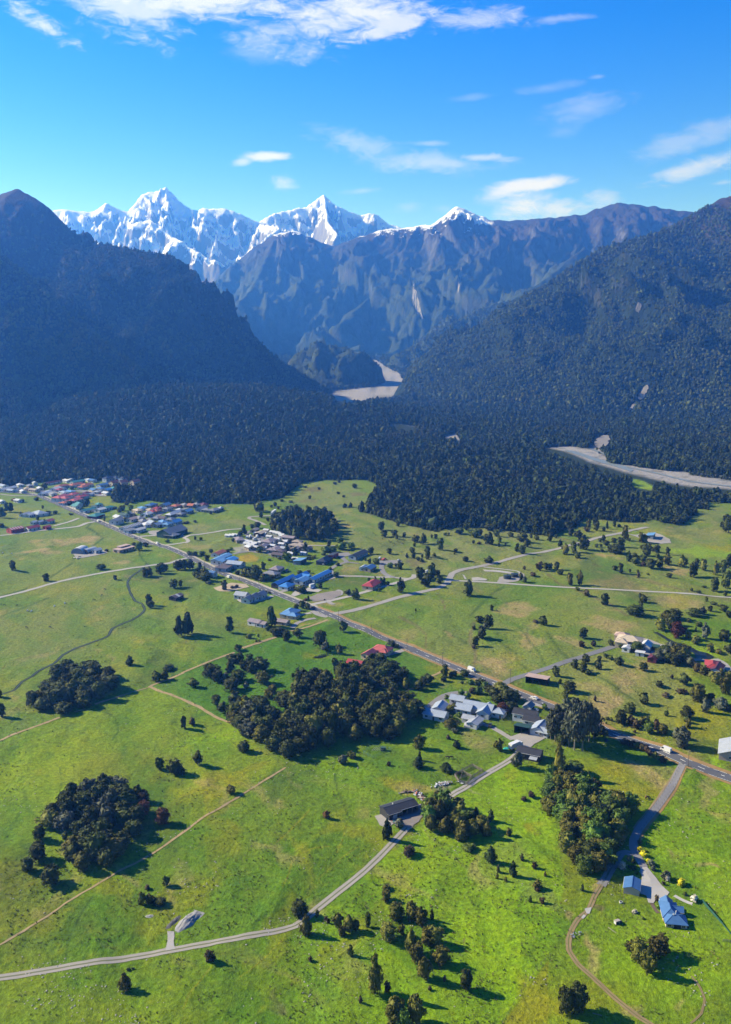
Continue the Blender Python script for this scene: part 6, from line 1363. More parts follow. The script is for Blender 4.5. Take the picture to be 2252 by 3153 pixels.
grow('B', 'above the holiday park', '680,283,102,92;695,333,42,46;755,363,32,36;650,263,52,62;935,327,26,42;1185,287,66,57;1240,292,26,30;1320,302,32,32;1130,167,32,32;880,190,40,26,s;960,200,50,24,s;820,230,44,36;850,255,30,24;790,240,30,26;1210,85,30,22;1350,45,40,18;1390,30,34,16;1380,120,34,22;1430,150,32,20;1090,70,36,16,s;1525,77,52,42;1440,243,52,47,k;1490,243,52,52,k;1590,283,84,112,k')
grow('B', 'along the dark roofs lane', '1300,587,46,66,D;1270,642,82,62,g;1330,642,82,57,g;1410,622,92,67,g;1500,612,72,62,g;1400,562,82,36,g;1160,692,62,32,s;1110,702,62,36,s;1250,662,50,30,g;1380,760,50,30,s;1310,800,40,30,s;1360,862,62,47;1620,715,30,26')
grow('B', 'by the motel gravel yards', '1220,962,52,57,D;1060,1002,100,42;1540,1062,72,106,D;1465,1022,72,52;1115,1062,32,42,k;1090,1070,42,26,r;1010,1162,52,62;1060,1142,62,72;1110,1152,52,62;900,945,60,26,s;985,960,40,20,s;545,1000,40,20,s;500,1050,40,26,s;560,1010,30,18,s;660,1052,30,20,s;740,1000,26,24,s;770,1005,26,24,s;690,985,24,26,k;1020,985,60,30;1260,1065,16,16,s;1560,1030,30,20,s')
grove('B', 'in the wood by the holiday park', [(770, 440), (760, 400), (880, 350), (1000, 320), (1150, 330), (1280, 340), (1340, 390), (1345, 480), (1290, 520), (1180, 545), (1040, 530), (930, 490)], 52, 9, 13, 13, 20, 'ddDdDk', 71)
grow('B', 'in the wood by the holiday park', '1185,300,62,70,D;1260,360,52,70,D;1235,290,30,30,D')
# --- fields in the middle distance
grow('C', 'below the forest', '143,447,62,77;165,507,64,62;258,502,62,62,D;275,527,36,42;345,502,42,47,D;290,412,42,47;445,552,77,67;510,572,77,97,D;435,592,29,36;588,517,25,33;622,522,36,42;667,627,62,117,D;415,652,52,52;428,692,47,42;367,690,36,46,k;550,692,62,112,D;548,707,42,32;610,682,52,36,s;505,687,23,31;465,717,42,36;495,730,52,36,s;800,642,42,36;890,727,62,46;1095,737,92,62;710,492,36,26;740,487,22,22;835,477,87,62;970,507,102,77;1020,492,46,62;1100,567,92,117,D;1160,502,62,62;1190,547,46,52;1185,582,29,32;1245,577,21,31;960,562,29,32;1010,567,42,26,b;1390,552,102,82;1430,597,62,72;1350,597,31,42;1395,662,67,82;1340,642,52,42;1290,502,62,42;1470,507,36,42,D;1520,527,52,42;1500,482,31,32;890,442,62,62;1110,452,92,62;930,392,62,52;790,660,20,20,s')
grow('C', 'by the gravel road houses', '50,657,52,62;210,662,52,52;37,744,40,54,D;95,747,72,52,g;305,797,62,82,D;220,782,62,47,g;268,770,26,31;480,892,92,112;590,882,92,147,D;540,952,102,112;650,922,77,67;640,852,62,52;85,902,36,52,k;135,937,46,82,k;165,937,42,77,k;200,937,36,36;30,897,31,31;310,1007,82,132,D;125,992,31,36;915,1032,102,152,D;445,1167,20,28,s')
grow('C', 'near the two tanks', '1380,897,36,87,o;1415,907,42,52;1545,802,62,87,b;1600,792,52,62;1490,852,62,42,b;1410,792,32,36,b;1120,1157,36,57,D')
grow('D', 'by the far gravel road', '150,662,72,102,o;225,642,57,97;310,622,102,127;255,692,62,57;105,582,46,72,k;70,517,26,36;15,542,52,82;200,492,52,77;265,507,82,67;340,457,62,46,b;360,422,46,87,o;430,452,52,87;410,412,52,82;495,457,36,36;523,432,31,82,k;587,417,36,57;630,417,42,26,s;685,537,62,132,o;690,432,42,32;490,547,36,62;460,547,42,36;515,577,62,46;583,557,52,46;640,602,72,92;610,662,132,92;545,642,52,72;720,547,31,31;825,552,57,97,o;860,552,52,82,o;430,597,36,36;465,592,31,31;475,637,31,31;1020,377,82,62;1140,392,112,77')
grow('D', 'in the right hand fields', '715,722,62,112,k;760,702,82,62;775,752,82,82;845,762,72,46,b;880,677,82,112;840,712,82,52;910,792,102,92;990,782,77,92;840,617,52,42;930,632,42,42;965,642,57,67;1060,662,42,77,D;1055,747,77,102,o;970,692,42,42;1190,767,87,117,o;1285,857,92,132;1320,752,46,67;1375,807,72,117,o;1485,842,62,122,o;1555,832,62,122;1525,772,42,42;1605,782,62,122;1475,982,82,122;1575,962,82,142;1570,1022,42,52;1590,872,72,72;640,832,57,102,D;590,807,52,46;800,862,31,52,b;725,817,26,31;795,817,26,26;1075,872,62,42;885,842,31,21,s;1385,947,42,26,s;1340,1002,42,31,s;1275,987,31,31,s;1570,442,92,92;1600,475,112,172')
grow('D', 'along the white track', '75,792,52,72;110,837,62,52;15,787,52,57;190,932,67,122,o;280,932,62,132,o;260,982,42,36,s;340,1032,67,62,b;500,1117,82,122,D;845,1087,72,72;815,1052,31,52;770,1215,152,105;820,1152,42,92;1405,1072,31,42;1470,1102,62,31,s;1560,1162,82,62;1370,1192,72,72;1300,1216,122,62;1440,1162,52,52;1600,1216,62,62;1530,1120,60,30,s')
# --- middle left
grove('E', 'in the stream grove', [(300, 830), (290, 770), (400, 690), (440, 610), (500, 520), (610, 480), (720, 560), (800, 500), (900, 520), (990, 560), (990, 650), (920, 720), (800, 790), (640, 850), (470, 880), (380, 860)], 27, 8.5, 13, 9, 13.5, 'dddDdo', 72)
grow('E', 'near the fence corner', '970,532,100,82;860,737,142,112;1155,437,87,92,k;1390,567,87,97;1460,557,82,87;1495,472,112,52,s;15,907,72,122;-5,722,62,72')
grow('E', 'alone in the field', '1590,187,84,192,c')
grow('F', 'alone in the field', '52,167,104,205,c;20,180,80,150,c;417,152,84,154,c;590,207,62,52,s;675,192,22,31,s;655,237,24,24,s;680,232,24,24,s')
grow('F', 'in the deep green paddock', '95,642,97,87;250,557,152,132;310,587,112,112;380,582,82,92,G;420,502,87,107,D;490,592,152,112;430,667,147,117;565,642,57,62,G;440,417,110,80;510,417,90,110,D;495,317,77,62;540,482,87,92;595,452,92,112;620,522,122,132,D;685,422,82,62;710,502,132,112;720,617,142,127,o;770,742,112,100,o;800,690,90,84,o;300,802,87,92;350,867,97,107;460,807,122,132')
grow('F', 'below the highway', '1430,142,87,102;1215,272,132,152;1275,312,92,112,u;1390,332,62,102,o;1350,452,62,82;1020,192,82,92;920,227,87,97;840,177,122,72;880,142,62,42,s;790,102,104,190,c;750,130,60,40,s;1000,145,30,30,s')
grow('F', 'in the big central grove', '1100,592,95,92;1205,560,100,90;1240,575,60,60')
grove('F', 'in the big central grove', [(900, 880), (890, 780), (1060, 600), (1180, 560), (1280, 600), (1400, 540), (1560, 520), (1660, 640), (1650, 1000), (1580, 1120), (1450, 1080), (1350, 1160), (1130, 1200), (960, 1270), (850, 1280), (740, 1200), (770, 1090), (900, 960)], 64, 8.0, 12.5, 10, 16, 'dodDodOdd', 73)
grove('F', 'left of the big grove', [(450, 950), (460, 850), (560, 810), (680, 810), (790, 860), (820, 960), (770, 1060), (690, 1110), (540, 1030)], 16, 8, 12, 9, 13, 'dododG', 74)
grow('F', 'in the yellow-green field', '85,967,77,72,b;10,1002,62,112;545,1215,112,104')
grove('G', 'below the red house', [(0, 450), (120, 440), (250, 480), (330, 520), (330, 600), (230, 630), (70, 620), (0, 580)], 17, 8, 11.5, 10, 14, 'dddD', 75)
grove('G', 'right of the big grove', [(0, 740), (80, 780), (320, 760), (480, 830), (500, 880), (380, 950), (270, 1070), (100, 1090), (0, 1060)], 24, 8, 11.5, 9, 14, 'ddDodo', 76)
grow('G', 'by the fence row', '250,682,97,92;360,652,82,112,o;470,662,102,92;560,602,92,92;520,622,80,90;705,542,72,112;695,577,62,52;240,272,62,56;280,277,52,42,s;210,250,50,50,u')
grow('G', 'along the creek', '1095,117,82,130;1060,112,52,62,u;1030,202,92,122,D;980,257,62,92;1010,62,84,64;1580,87,84,87;1510,62,62,32,b;960,120,40,40,b;960,270,40,30,b')
grow('G', 'round the blue-grey house', '930,602,72,52,S;1000,622,72,62;1060,642,82,72,S;1100,682,92,72;1000,692,92,72,S;950,682,72,62,b;850,692,62,52,S;900,742,82,72,S;1030,602,82,52;1140,722,112,92;1200,702,162,122,o;1260,762,152,122;1320,762,122,102;1210,872,132,112,r;1280,852,122,92;1160,762,92,72;770,852,92,72,O;830,892,62,52,S;1060,902,72,52,S;1120,882,72,52,S;1330,832,62,62;720,732,42,42,s;790,532,62,52;880,532,92,62;860,592,31,31,s;760,542,42,52;640,790,40,40,s;800,780,50,30,s;960,745,40,24,S;1480,830,60,40,S;1590,830,60,60,S;1320,900,50,50,S;1220,915,26,26,s;570,890,40,40,s')
grow('G', 'below the glasshouses', '475,1182,112,132,o;810,1172,92,82,k;735,1087,42,42,b;760,1002,152,92,o;790,1032,62,52,G;1185,1192,92,112,o')
grow('H', 'in the gum stand', '60,1132,170,330,e;150,1072,160,320,e;230,1222,190,410,e;300,1232,190,440,e;360,1132,150,340,e;400,1102,140,270,e;240,1010,160,270,e;310,1010,160,250,e;20,1110,120,250,e;180,1180,150,330,e;420,1080,90,110,d;120,1150,110,130,d')
grow('H', 'along the highway verge', '470,1052,82,82;510,1062,62,52;670,1142,62,62,b;710,1152,62,62,b;750,1162,62,66,b;790,1182,72,72,o;830,1197,62,72,b;870,1214,62,72,b;525,912,42,32,s;560,917,32,36,s;515,947,22,26,s')
grow('L', 'along the highway verge', '900,32,62,62,b;950,62,62,72,o;1010,92,62,72,b;1040,95,40,50,b')
grow('H', 'across the highway', '725,862,112,102;650,962,117,132;735,972,72,92,b;780,1002,82,92,b;830,982,82,92,o;870,962,92,82,o;890,1052,102,112,g;960,1022,82,92,b;1010,1062,112,102,o;1140,1102,102,112,u;1190,1190,172,200,u;1230,912,112,112;1225,952,72,62;1240,1002,72,92,o;1050,892,42,57,s;850,787,102,107;1210,617,102,107;1325,772,137,167,O;1395,862,82,142,u;1440,762,92,92,o;1530,842,122,122,u;1600,852,62,62;1575,702,112,182,o;1490,612,112,102,o;1530,532,82,72,o;985,632,82,62;1180,692,102,52,b;1040,717,92,42,b;845,492,82,82;625,447,82,82;185,692,122,112;150,732,62,62;105,602,42,46,s;65,542,72,92;235,472,72,87;335,417,77,87;455,392,42,46;445,472,67,87;310,502,82,92;350,522,72,52,s;515,372,52,46,s;555,387,62,46,s;415,757,36,52,b;1100,557,31,42,b;770,1030,30,30,b;1400,1000,20,16,s')
grow('H', 'above the lodge road', '310,197,82,92;295,272,62,62,b;405,262,52,52,b;555,257,62,52;785,317,112,92,g;650,282,52,42')
grow('H', 'by the lodge pond', '1000,132,102,122,o;1050,82,112,142,o;1100,122,122,142;1150,202,122,152,r;1120,32,132,102;1240,202,72,82,o;1310,252,92,92,o;1340,92,72,52,s;1310,137,26,52,k;1390,202,82,142,u;1560,222,122,102;1600,332,82,92;1440,312,82,82,o;1510,332,72,52,o;1250,52,42,42,s;1260,452,92,92,u;1320,502,82,92,b;1380,522,102,92,o;1450,542,82,62,o;1600,580,80,100,o')
grove('H', 'by the lodge pond', [(965, 400), (1000, 340), (1120, 300), (1250, 330), (1230, 380), (1200, 450), (1090, 430)], 15, 6.5, 9.5, 7, 11, 'dodou', 77)
# --- near left
grove('I', 'in the near left grove', [(430, 640), (420, 560), (520, 480), (650, 370), (760, 370), (880, 320), (1010, 310), (1080, 340), (1140, 470), (1140, 560), (1270, 640), (1270, 740), (1230, 840), (1060, 880), (990, 1010), (850, 1060), (710, 1040), (620, 980), (620, 890), (680, 820), (660, 700), (540, 710)], 36, 7.5, 11.5, 8, 12.5, 'ddDddodG', 78)
grow('I', 'round the near left grove', '355,787,112,132;340,972,167,172;245,1067,127,127;460,1202,192,182;460,590,120,120;1230,422,92,132;1280,442,112,112,b;1275,562,127,132,r;1450,642,127,152,r;575,772,72,72,s;635,787,62,52,S;1415,147,87,107;1555,202,132,142;1480,1182,72,92;1310,1214,62,44,b')
grow('J', 'round the near left grove', '135,122,97,132;0,190,60,60')
grow('J', 'in the middle paddock', '430,367,87,82,O;1275,592,67,72,r;1425,102,92,92,G;1500,52,92,64')
grow('M', 'beside the gravel heap', '1260,142,72,122,o;1330,132,92,92,o;1420,152,132,62,s;1110,917,152,172,l;1140,715,40,34,s;1180,705,30,24,s')
grow('N', 'along the rutted track', '1035,247,152,147;1095,422,132,187,l;1195,242,42,62;1290,297,36,52,b;1270,262,36,36,b;1380,352,102,132,o;1470,392,112,152,o;1415,422,92,102,o;1540,382,72,112;1490,612,67,102,l;240,672,107,112,b;1130,642,46,46,b;1580,1030,40,60,b')
# --- near right
grow('O', 'in the bright near field', '20,342,64,122;85,972,167,345,l;185,107,107,112,o;275,292,142,162,O;410,312,132,182,o;490,357,132,172,o;590,292,47,112,k;200,492,162,157,O;322,432,67,97,o;400,592,112,212,o;460,682,142,172,O;545,520,150,160,O;615,530,152,172,O;520,842,142,202,o;670,712,152,162,O;590,652,62,92,g;195,937,72,102,b;260,1262,202,264,o;450,1242,172,274,o;340,1302,122,204,g;570,917,37,42,b;700,842,37,57,b;1465,112,42,62,k;1570,132,52,62,b;1530,24,52,42,b')
grow('O', 'alone in the bright field', '890,932,132,177,d')
grove('K', 'right of the grey shed', [(540, 640), (540, 520), (650, 470), (780, 460), (890, 580), (1040, 660), (1000, 720), (880, 760), (760, 730), (640, 700)], 18, 6, 9.5, 8, 13, 'gogoO', 79)
grow('K', 'right of the grey shed', '580,722,112,152,o;850,802,122,132,O;1075,767,107,142,o')
grow('K', 'on the slope beyond the shed', '980,622,92,122,k;1115,622,72,112,k;1270,747,62,77,o;915,887,132,62,S;1110,992,122,152,k;1310,1112,82,142,k;1180,1062,42,82,l;1170,1117,36,62,l;1245,1142,36,52,l;1390,967,47,67,l;1500,1042,52,67,b;1595,1112,32,42,b;1525,1216,82,84,o;1470,382,72,62,b;1410,412,62,42,b;180,1216,84,54,o')
grow('K', 'by the grey shed yard', '190,792,97,212,k;300,692,92,92,G;385,927,122,92,b')
grow('K', 'above the cattle yards', '210,117,42,42,b;465,152,132,112,k;480,72,52,92,k;720,187,132,102,k')
grow('K', 'beside the farm drive', '1350,132,112,152,u')
grove('L', 'in the near road wood', [(0, 560), (0, 280), (60, 180), (200, 190), (320, 280), (430, 370), (560, 420), (740, 500), (730, 560), (690, 690), (630, 840), (550, 930), (460, 1040), (370, 1140), (330, 1090), (250, 1000), (170, 970), (140, 850), (170, 760), (100, 640)], 58, 5.8, 9.5, 8, 13, 'gogOodgOg', 80)
grow('L', 'in the near road wood', '90,215,124,300,p;350,332,62,162,k;400,312,54,114,k;285,332,64,172,o;235,200,170,130,g;30,240,120,140,g')
grow('R', 'in the near right paddock', '700,1382,172,240,O;900,1332,220,214,O;790,1502,170,254,o;620,1262,104,130,o;90,1892,214,280,d;-20,1904,170,270,d;140,652,47,77,k')
grow('R', 'in the blue house garden', '1130,582,112,77,y;1250,747,102,72,w;980,522,112,92,G;990,532,52,62,w;850,422,62,52,G;820,382,82,62,G;750,302,92,62,y;715,242,52,52,y;710,172,62,52,G;1165,672,42,47,s;650,362,52,52,s;600,342,52,62,G;540,422,82,82,w;640,422,82,42,s;690,462,42,32,S;660,852,62,42,w;740,912,42,32,S;885,722,52,60,b;900,800,40,50,S;1060,975,50,24,S;1190,1000,40,26,b;950,560,36,40,b;800,345,50,40,y')
raise_trees()
# ------------------------------------------------------------------ vehicles
def paint(name, col, rough=0.35):
    m, nt, b, nd, lk = new_mat(name); n = noise_(nt, None, 3.0, 2); b.inputs['Base Color'].default_value = (*col, 1); b.inputs['Roughness'].default_value = rough; b.inputs['Specular IOR Level'].default_value = 0.4; return m
PAINT = {k: paint('paint_'+k, c) for k, c in dict(white=(0.50, 0.50, 0.49), silver=(0.25, 0.26, 0.27), blue=(0.03, 0.08, 0.24), red=(0.28, 0.03, 0.025), dark=(0.03, 0.03, 0.035), teal=(0.02, 0.28, 0.25), orange=(0.32, 0.10, 0.03)).items()}
M_TYRE = paint('tyre_rubber', (0.012, 0.012, 0.012), 0.9); M_LAMP = paint('lamp_glass', (0.45, 0.44, 0.40), 0.15); M_TAIL = paint('tail_lamp', (0.25, 0.01, 0.01), 0.2)
def profile_mesh(name, prof, w, mat, taper=0.0):
    """side outline (x, z) pulled across the width, narrowed towards the top"""
    zt = max(z for _, z in prof); V = []; n = len(prof)
    for s in (-1, 1):
        for x, z in prof: V.append((x, s*(w/2-taper*max(0, z-0.85)), z))
    F = [tuple(range(n)), tuple(2*n-1-i for i in range(n))]+[(i, i+n, (i+1) % n+n, (i+1) % n) for i in range(n)]
    return mesh_from(name, V, F, mat)
_wh = MB().tube((0, -0.11, 0), (0, 0.11, 0), 0.33, 0.33, 14).mesh('wheel', M_TYRE); _rim = MB().tube((0, -0.125, 0), (0, 0.125, 0), 0.19, 0.19, 10).mesh('rim', PAINT['silver'])
def car(px, py, heading, kind, col, label, cat='car', s=1.0, group=None):
    P = G(px, py); r = empty(kind, (P[0], P[1], float(lift(P[0], P[1], 0.05))), heading); r.scale = (s, s, s)
    if kind in ('car', 'hatchback'):
        pr = [(-2.15, .35), (2.15, .35), (2.2, .62), (2.0, .82), (1.05, .95), (.45, 1.42), (-1.1, 1.45), (-1.95, 1.0), (-2.2, .9)]; L = (1.35, -1.3)
        gl = [(.92, .98), (.40, 1.37), (-1.05, 1.40), (-1.75, 1.02)]
    elif kind == 'pickup':
        pr = [(-2.5, .4), (2.4, .4), (2.45, .75), (2.2, .95), (1.35, 1.05), (.8, 1.65), (-.55, 1.68), (-.7, 1.05), (-2.5, 1.05)]; L = (1.55, -1.55); gl = [(1.2, 1.1), (.75, 1.6), (-.45, 1.62), (-.5, 1.1)]
    else:  # van, campervan
        pr = [(-2.5, .35), (2.4, .35), (2.5, .8), (2.2, 1.1), (1.55, 2.05), (1.2, 2.2), (-2.45, 2.2), (-2.55, 1.2)]; L = (1.6, -1.5); gl = [(2.0, 1.18), (1.5, 1.95), (0.7, 1.95), (.7, 1.18)]
    link('body', profile_mesh('body', pr, 1.78, PAINT[col], 0.12), r); link('windows', profile_mesh('windows', gl, 1.80, M_GLASS, 0.12), r)
    for x in L:
        for y in (-.8, .8): w = link('wheel', _wh, r, (x, y, .33)); link('rim', _rim, w)
    for y in (-.62, .62): MB().box(pr[1][0]-.03, pr[1][0]+.06, y-.16, y+.16, .62, .78).build('headlight', M_LAMP, r); MB().box(pr[0][0]-.06, pr[0][0]+.03, y-.14, y+.14, .70, .88).build('tail_light', M_TAIL, r)
    return tag(r, label, cat, group)
RA = ROAD_ANG
car(*tp('G', 1210, 612), RA+math.pi, 'car', 'white', 'white car turning at the side road junction on the highway', s=1.1)
car(*tp('G', 1500, 732), RA, 'car', 'white', 'white car on the highway beside the grey-roofed garage', s=1.1)
car(*tp('G', 945, 478), RA+math.pi, 'van', 'white', 'white van at the dry verge above the highway creek', 'van', s=1.15)
car(*tp('H', 1045, 1200), RA, 'van', 'white', 'white van on the highway just before the near road turns off', 'van', s=1.15)
car(*tp('A', 1190, 514), RA, 'pickup', 'silver', 'small silver pickup on the highway before the green hall', 'pickup')
car(*tp('A', 1395, 573), RA, 'van', 'white', 'white van at the mouth of the winding track', 'van')
car(*tp('A', 872, 368), RA, 'van', 'white', 'white van parked on the highway by the white farm lane', 'van')
car(*tp('B', 405, 858), RA, 'van', 'white', 'white van on the highway below the square brown store', 'van')
car(*tp('B', 1158, 1134), RA, 'car', 'dark', 'dark car waiting at the highway junction by the shrubs', 'car')
car(*tp('B', 890, 802), RA-1, 'car', 'blue', 'blue car parked left of the pair by the brown hip-roofed house')
car(*tp('B', 925, 806), RA-1.2, 'pickup', 'blue', 'blue pickup parked beside the brown hip-roofed house', 'pickup')
car(*tp('B', 1160, 962), RA-1.4, 'pickup', 'blue', 'blue pickup on the pale yard below the motel', 'pickup')
car(*tp('B', 1155, 948), RA-1.5, 'campervan', 'white', 'white campervan behind the blue pickup on the pale yard', 'campervan', s=1.3)
car(*tp('C', 165, 712), RA-1.5, 'pickup', 'red', 'red truck parked at the head of the cul-de-sac', 'pickup', s=1.2)
car(*tp('C', 128, 705), RA-1.0, 'van', 'white', 'white van beside the red truck at the cul-de-sac', 'van')
car(*tp('C', 295, 718), RA-1.3, 'car', 'silver', 'silver car on the right pad of the cul-de-sac')
car(*tp('C', 545, 822), RA-1.3, 'van', 'white', 'white van among the trees by the gravel corner', 'van')
car(*tp('H', 1000, 280), RA-2.0, 'car', 'white', 'white car on the grey lodge yard')
car(*tp('H', 1600, 520), RA-1.6, 'pickup', 'blue', 'blue pickup below the maroon-roofed wing', 'pickup')
car(*tp('F', 1530, 452), RA-0.4, 'hatchback', 'white', 'white vehicle in front of the faded red shed roof')
car(*tp('B', 1255, 748), RA-1.0, 'car', 'white', 'white car in front of the black hip-roofed house')
car(*tp('T', 990, 575), RA, 'car', 'white', 'white car on the highway below the teal-roofed houses')
car(*tp('G', 1505, 835), RA+0.2, 'car', 'silver', 'silver car behind the two-storey white house')
car(*tp('G', 1108, 965), RA-0.9, 'pickup', 'dark', 'dark vehicle on the track below the glasshouses', 'pickup')
for i, (x, y) in enumerate(((420, 500), (575, 515), (600, 505), (640, 530), (680, 545), (660, 505), (870, 470), (760, 560), (560, 560), (900, 515), (740, 610), (850, 540), (930, 545), (1010, 610))):
    car(*tp('B', x, y), RA-1.2+0.4*(i % 3), 'campervan', 'white' if i % 4 else 'silver', f'parked campervan, {ordinal(i+1)} counted along the holiday park lanes', 'campervan', s=1.15, group='campervans in the holiday park')
for i, (x, y) in enumerate(((430, 292), (470, 320), (560, 325), (520, 298), (690, 300), (880, 330), (1000, 300), (1200, 225), (1310, 222), (1260, 235), (1450, 245))):
    car(*tp('T', x, y), RA+0.8*(i % 2), 'car', ('white', 'silver', 'red', 'blue')[i % 4], f'{("white", "silver", "red", "blue")[i % 4]} car parked in the far village, {ordinal(i+1)} of the row', 'car', group='cars parked in the far village')
def truck(px, py, heading, label, trailer=True):
    P = G(px, py); r = empty('truck', (P[0], P[1], float(lift(P[0], P[1], 0.05))), heading)
    link('cab', profile_mesh('cab', [(3.2, .6), (5.2, .6), (5.3, 1.4), (5.0, 2.6), (3.2, 2.8)], 2.4, PAINT['white'], 0.02), r)
    link('windscreen', profile_mesh('windscreen', [(4.98, 1.65), (5.22, 1.65), (5.08, 2.4), (4.9, 2.4)], 2.2, M_GLASS), r)
    MB().box(-3.6, 3.0, -1.22, 1.22, 1.1, 3.7).build('cargo_box', PAINT['white'], r); MB().box(-3.6, 3.2, -0.5, 0.5, 0.7, 1.1).build('chassis', PAINT['dark'], r)
    xs = [4.3, -1.6, -2.7]
    if trailer: MB().box(-12.0, -4.6, -1.22, 1.22, 1.1, 3.7).build('trailer_box', PAINT['white'], r); xs += [-6.5, -9.6, -10.8]; MB().box(-4.7, -3.5, -.15, .15, .8, 1.0).build('drawbar', PAINT['dark'], r)
    for x in xs:
        for y in (-1.0, 1.0): w = link('wheel', _wh, r, (x, y, .48)); w.scale = (1.45, 1.3, 1.45)
    return tag(r, label, 'truck')
truck(*tp('B', 800, 300), RA+math.pi*0.73, 'long white truck and trailer parked on the gravel road by the dark tree')
truck(*tp('B', 938, 278), RA-1.2, 'white tip truck on the gravel road above the dark wood', False)
truck(*tp('G', 1325, 1165), RA-1.55, 'white horse truck parked at the edge of the gravel yard', False)
# ------------------------------------------------------------------ poles along the highway
def pole(px, py, Hh, label, group='power poles along the highway'):
    P = G(px, py); r = empty('power_pole', (P[0], P[1], float(hgt(*P))), RA)
    MB().tube((0, 0, -0.5), (0, 0, Hh), 0.17, 0.11, 8).build('pole', surf_mat_cache('pole_wood', (0.10, 0.085, 0.07)), r)
    MB().box(-0.06, 0.06, -1.2, 1.2, Hh-0.75, Hh-0.6).build('crossarm', surf_mat_cache('pole_wood', (0.10, 0.085, 0.07)), r)
    for y in (-1.05, -.4, .4, 1.05): MB().tube((0, y, Hh-0.6), (0, y, Hh-0.42), 0.06, 0.04, 6).build('insulator', PAINT['white'], r)
    return tag(r, label, 'power pole', group)
_sm = {}
def surf_mat_cache(n, c):
    if n not in _sm: _sm[n] = surf_mat(n, c, 0.3, 1.0)
    return _sm[n]
for t, x, y, lb in (('G', 52, 172, 'wooden power pole left of the pale red-roofed house'), ('G', 368, 298, 'wooden power pole at the red house driveway'), ('G', 683, 430, 'wooden power pole above the row of small shrubs'), ('G', 1285, 582, 'wooden power pole at the side road junction'),
                    ('F', 1383, 42, 'wooden power pole opposite the gravel road junction'), ('B', 325, 825, 'wooden power pole right of the small cottage'), ('B', 508, 900, 'wooden power pole beside the bare paddock'), ('B', 197, 755, 'wooden power pole beside the tall cypress'),
                    ('B', 678, 965, 'wooden power pole left of the motel sign'), ('L', 1241, 132, 'wooden power pole where the near road meets the highway'), ('A', 1600, 690, 'wooden power pole above the stream row of trees'), ('A', 1418, 612, 'wooden power pole at the bushes by the pinkish house'),
                    ('A', 930, 412, 'wooden power pole at the far white farm lane'), ('A', 1245, 545, 'wooden power pole beside the silver pickup'), ('C', 318, 1003, 'pale pole at the foot of the upright tree'), ('T', 440, 370, 'wooden power pole in front of the big white hotel')):
    pole(*tp(t, x, y), 9.0, lb)
# ------------------------------------------------------------------ fences and stock yards
M_RAIL = surf_mat_cache('weathered_timber', (0.16, 0.14, 0.115)); M_POST = surf_mat_cache('post_timber', (0.11, 0.095, 0.075))
_post = MB().tube((0, 0, -0.4), (0, 0, 1.15), 0.075, 0.07, 6).mesh('post', M_POST)
def fence(pts, name, label, spacing=4.0, rails=(0.5, 0.95), wire=False, hh=1.0, world=False, maxp=120):
    P = np.asarray(pts) if world else G(*np.array(pts, float).T)
    C = resample(P, 1.0); D = np.concatenate([[0], np.cumsum(np.linalg.norm(np.diff(C, axis=0), axis=1))])
    n = min(maxp, max(2, int(D[-1]/spacing)+1)); Q = np.stack([np.interp(np.linspace(0, D[-1], n), D, C[:, k]) for k in (0, 1)], -1)
    o = Q[0]; r = empty(name, (o[0], o[1], 0)); Zq = hgt(Q[:, 0], Q[:, 1])
    for q, z in zip(Q, Zq): p = link('post', _post, r, (q[0]-o[0], q[1]-o[1], z)); p.scale = (1, 1, hh)
    w = 0.022 if wire else 0.05; t = 0.012 if wire else 0.07
    for h in rails:
        for a, b, za, zb in zip(Q[:-1], Q[1:], Zq[:-1], Zq[1:]):
            m = MB().tube((a[0]-o[0], a[1]-o[1], za+h*hh), (b[0]-o[0], b[1]-o[1], zb+h*hh), t, t, 4)
            link('wire' if wire else 'rail', m.mesh('rail', M_RAIL), r)
    return tag(r, label, 'fence')
fence(tps('R', [(390, 575), (470, 600), (548, 640), (555, 790), (640, 860), (840, 1030), (1020, 1065), (1300, 1120), (1540, 1150)]), 'post_fence', 'post and wire fence round the mown lawn of the near blue house', 2.6, (0.55, 1.0), True)
fence(tps('R', [(1540, 1152), (1624, 1168), (1690, 1180)]), 'white_gate_fence', 'short pale rail fence at the right picture edge below the lawn', 1.8, (0.4, 0.75, 1.05))
fence(tps('L', [(1228, 145), (1110, 310), (985, 490), (830, 690)]), 'post_fence', 'post and wire fence along the right side of the near road', 3.0, (0.6, 1.0), True)
fence(tps('L', [(1170, 120), (1075, 290), (945, 480), (850, 600)]), 'post_fence', 'post and wire fence along the left side of the near road', 3.2, (0.6, 1.0), True)
fence(tps('O', [(1640, 600), (1560, 680), (1400, 900), (1215, 1191)]), 'post_fence', 'wire fence crossing the near field from the track corner', 3.0, (0.6, 1.0), True)
fence(tps('J', [(915, 126), (500, 376), (0, 698)])+tps('I', [(1200, 978), (810, 1208)]), 'post_fence', 'long old fence on the bleached strip in the near left field', 4.0, (0.9,), True, 0.9)
fence(tps('K', [(1130, -10), (960, 108)]), 'post_fence', 'wire fence from the cattle yards towards the green tarpaulin', 3.0, (0.6, 1.0), True)
fence(tps('K', [(770, 215), (560, 290), (430, 330), (320, 360)]), 'post_fence', 'wire fence behind the white scrap row', 3.0, (0.6, 1.0), True)
fence(tps('G', [(720, 870), (830, 905), (860, 920)]), 'post_fence', 'short fence left of the workshop', 2.4, (0.55, 1.0), False)
fence([tuple(q) for q in off_line(MAIN_W[22:31], 9.0)[::2]], 'post_fence', 'wire fence on the far side of the highway by the dry verge', 5.0, (0.9,), True, 1.0, True)
fence([tuple(q) for q in off_line(MAIN_W[18:24], -8.0)[::2]], 'post_fence', 'wire fence on the near side of the highway above the chimneyed house', 5.0, (0.9,), True, 1.0, True)
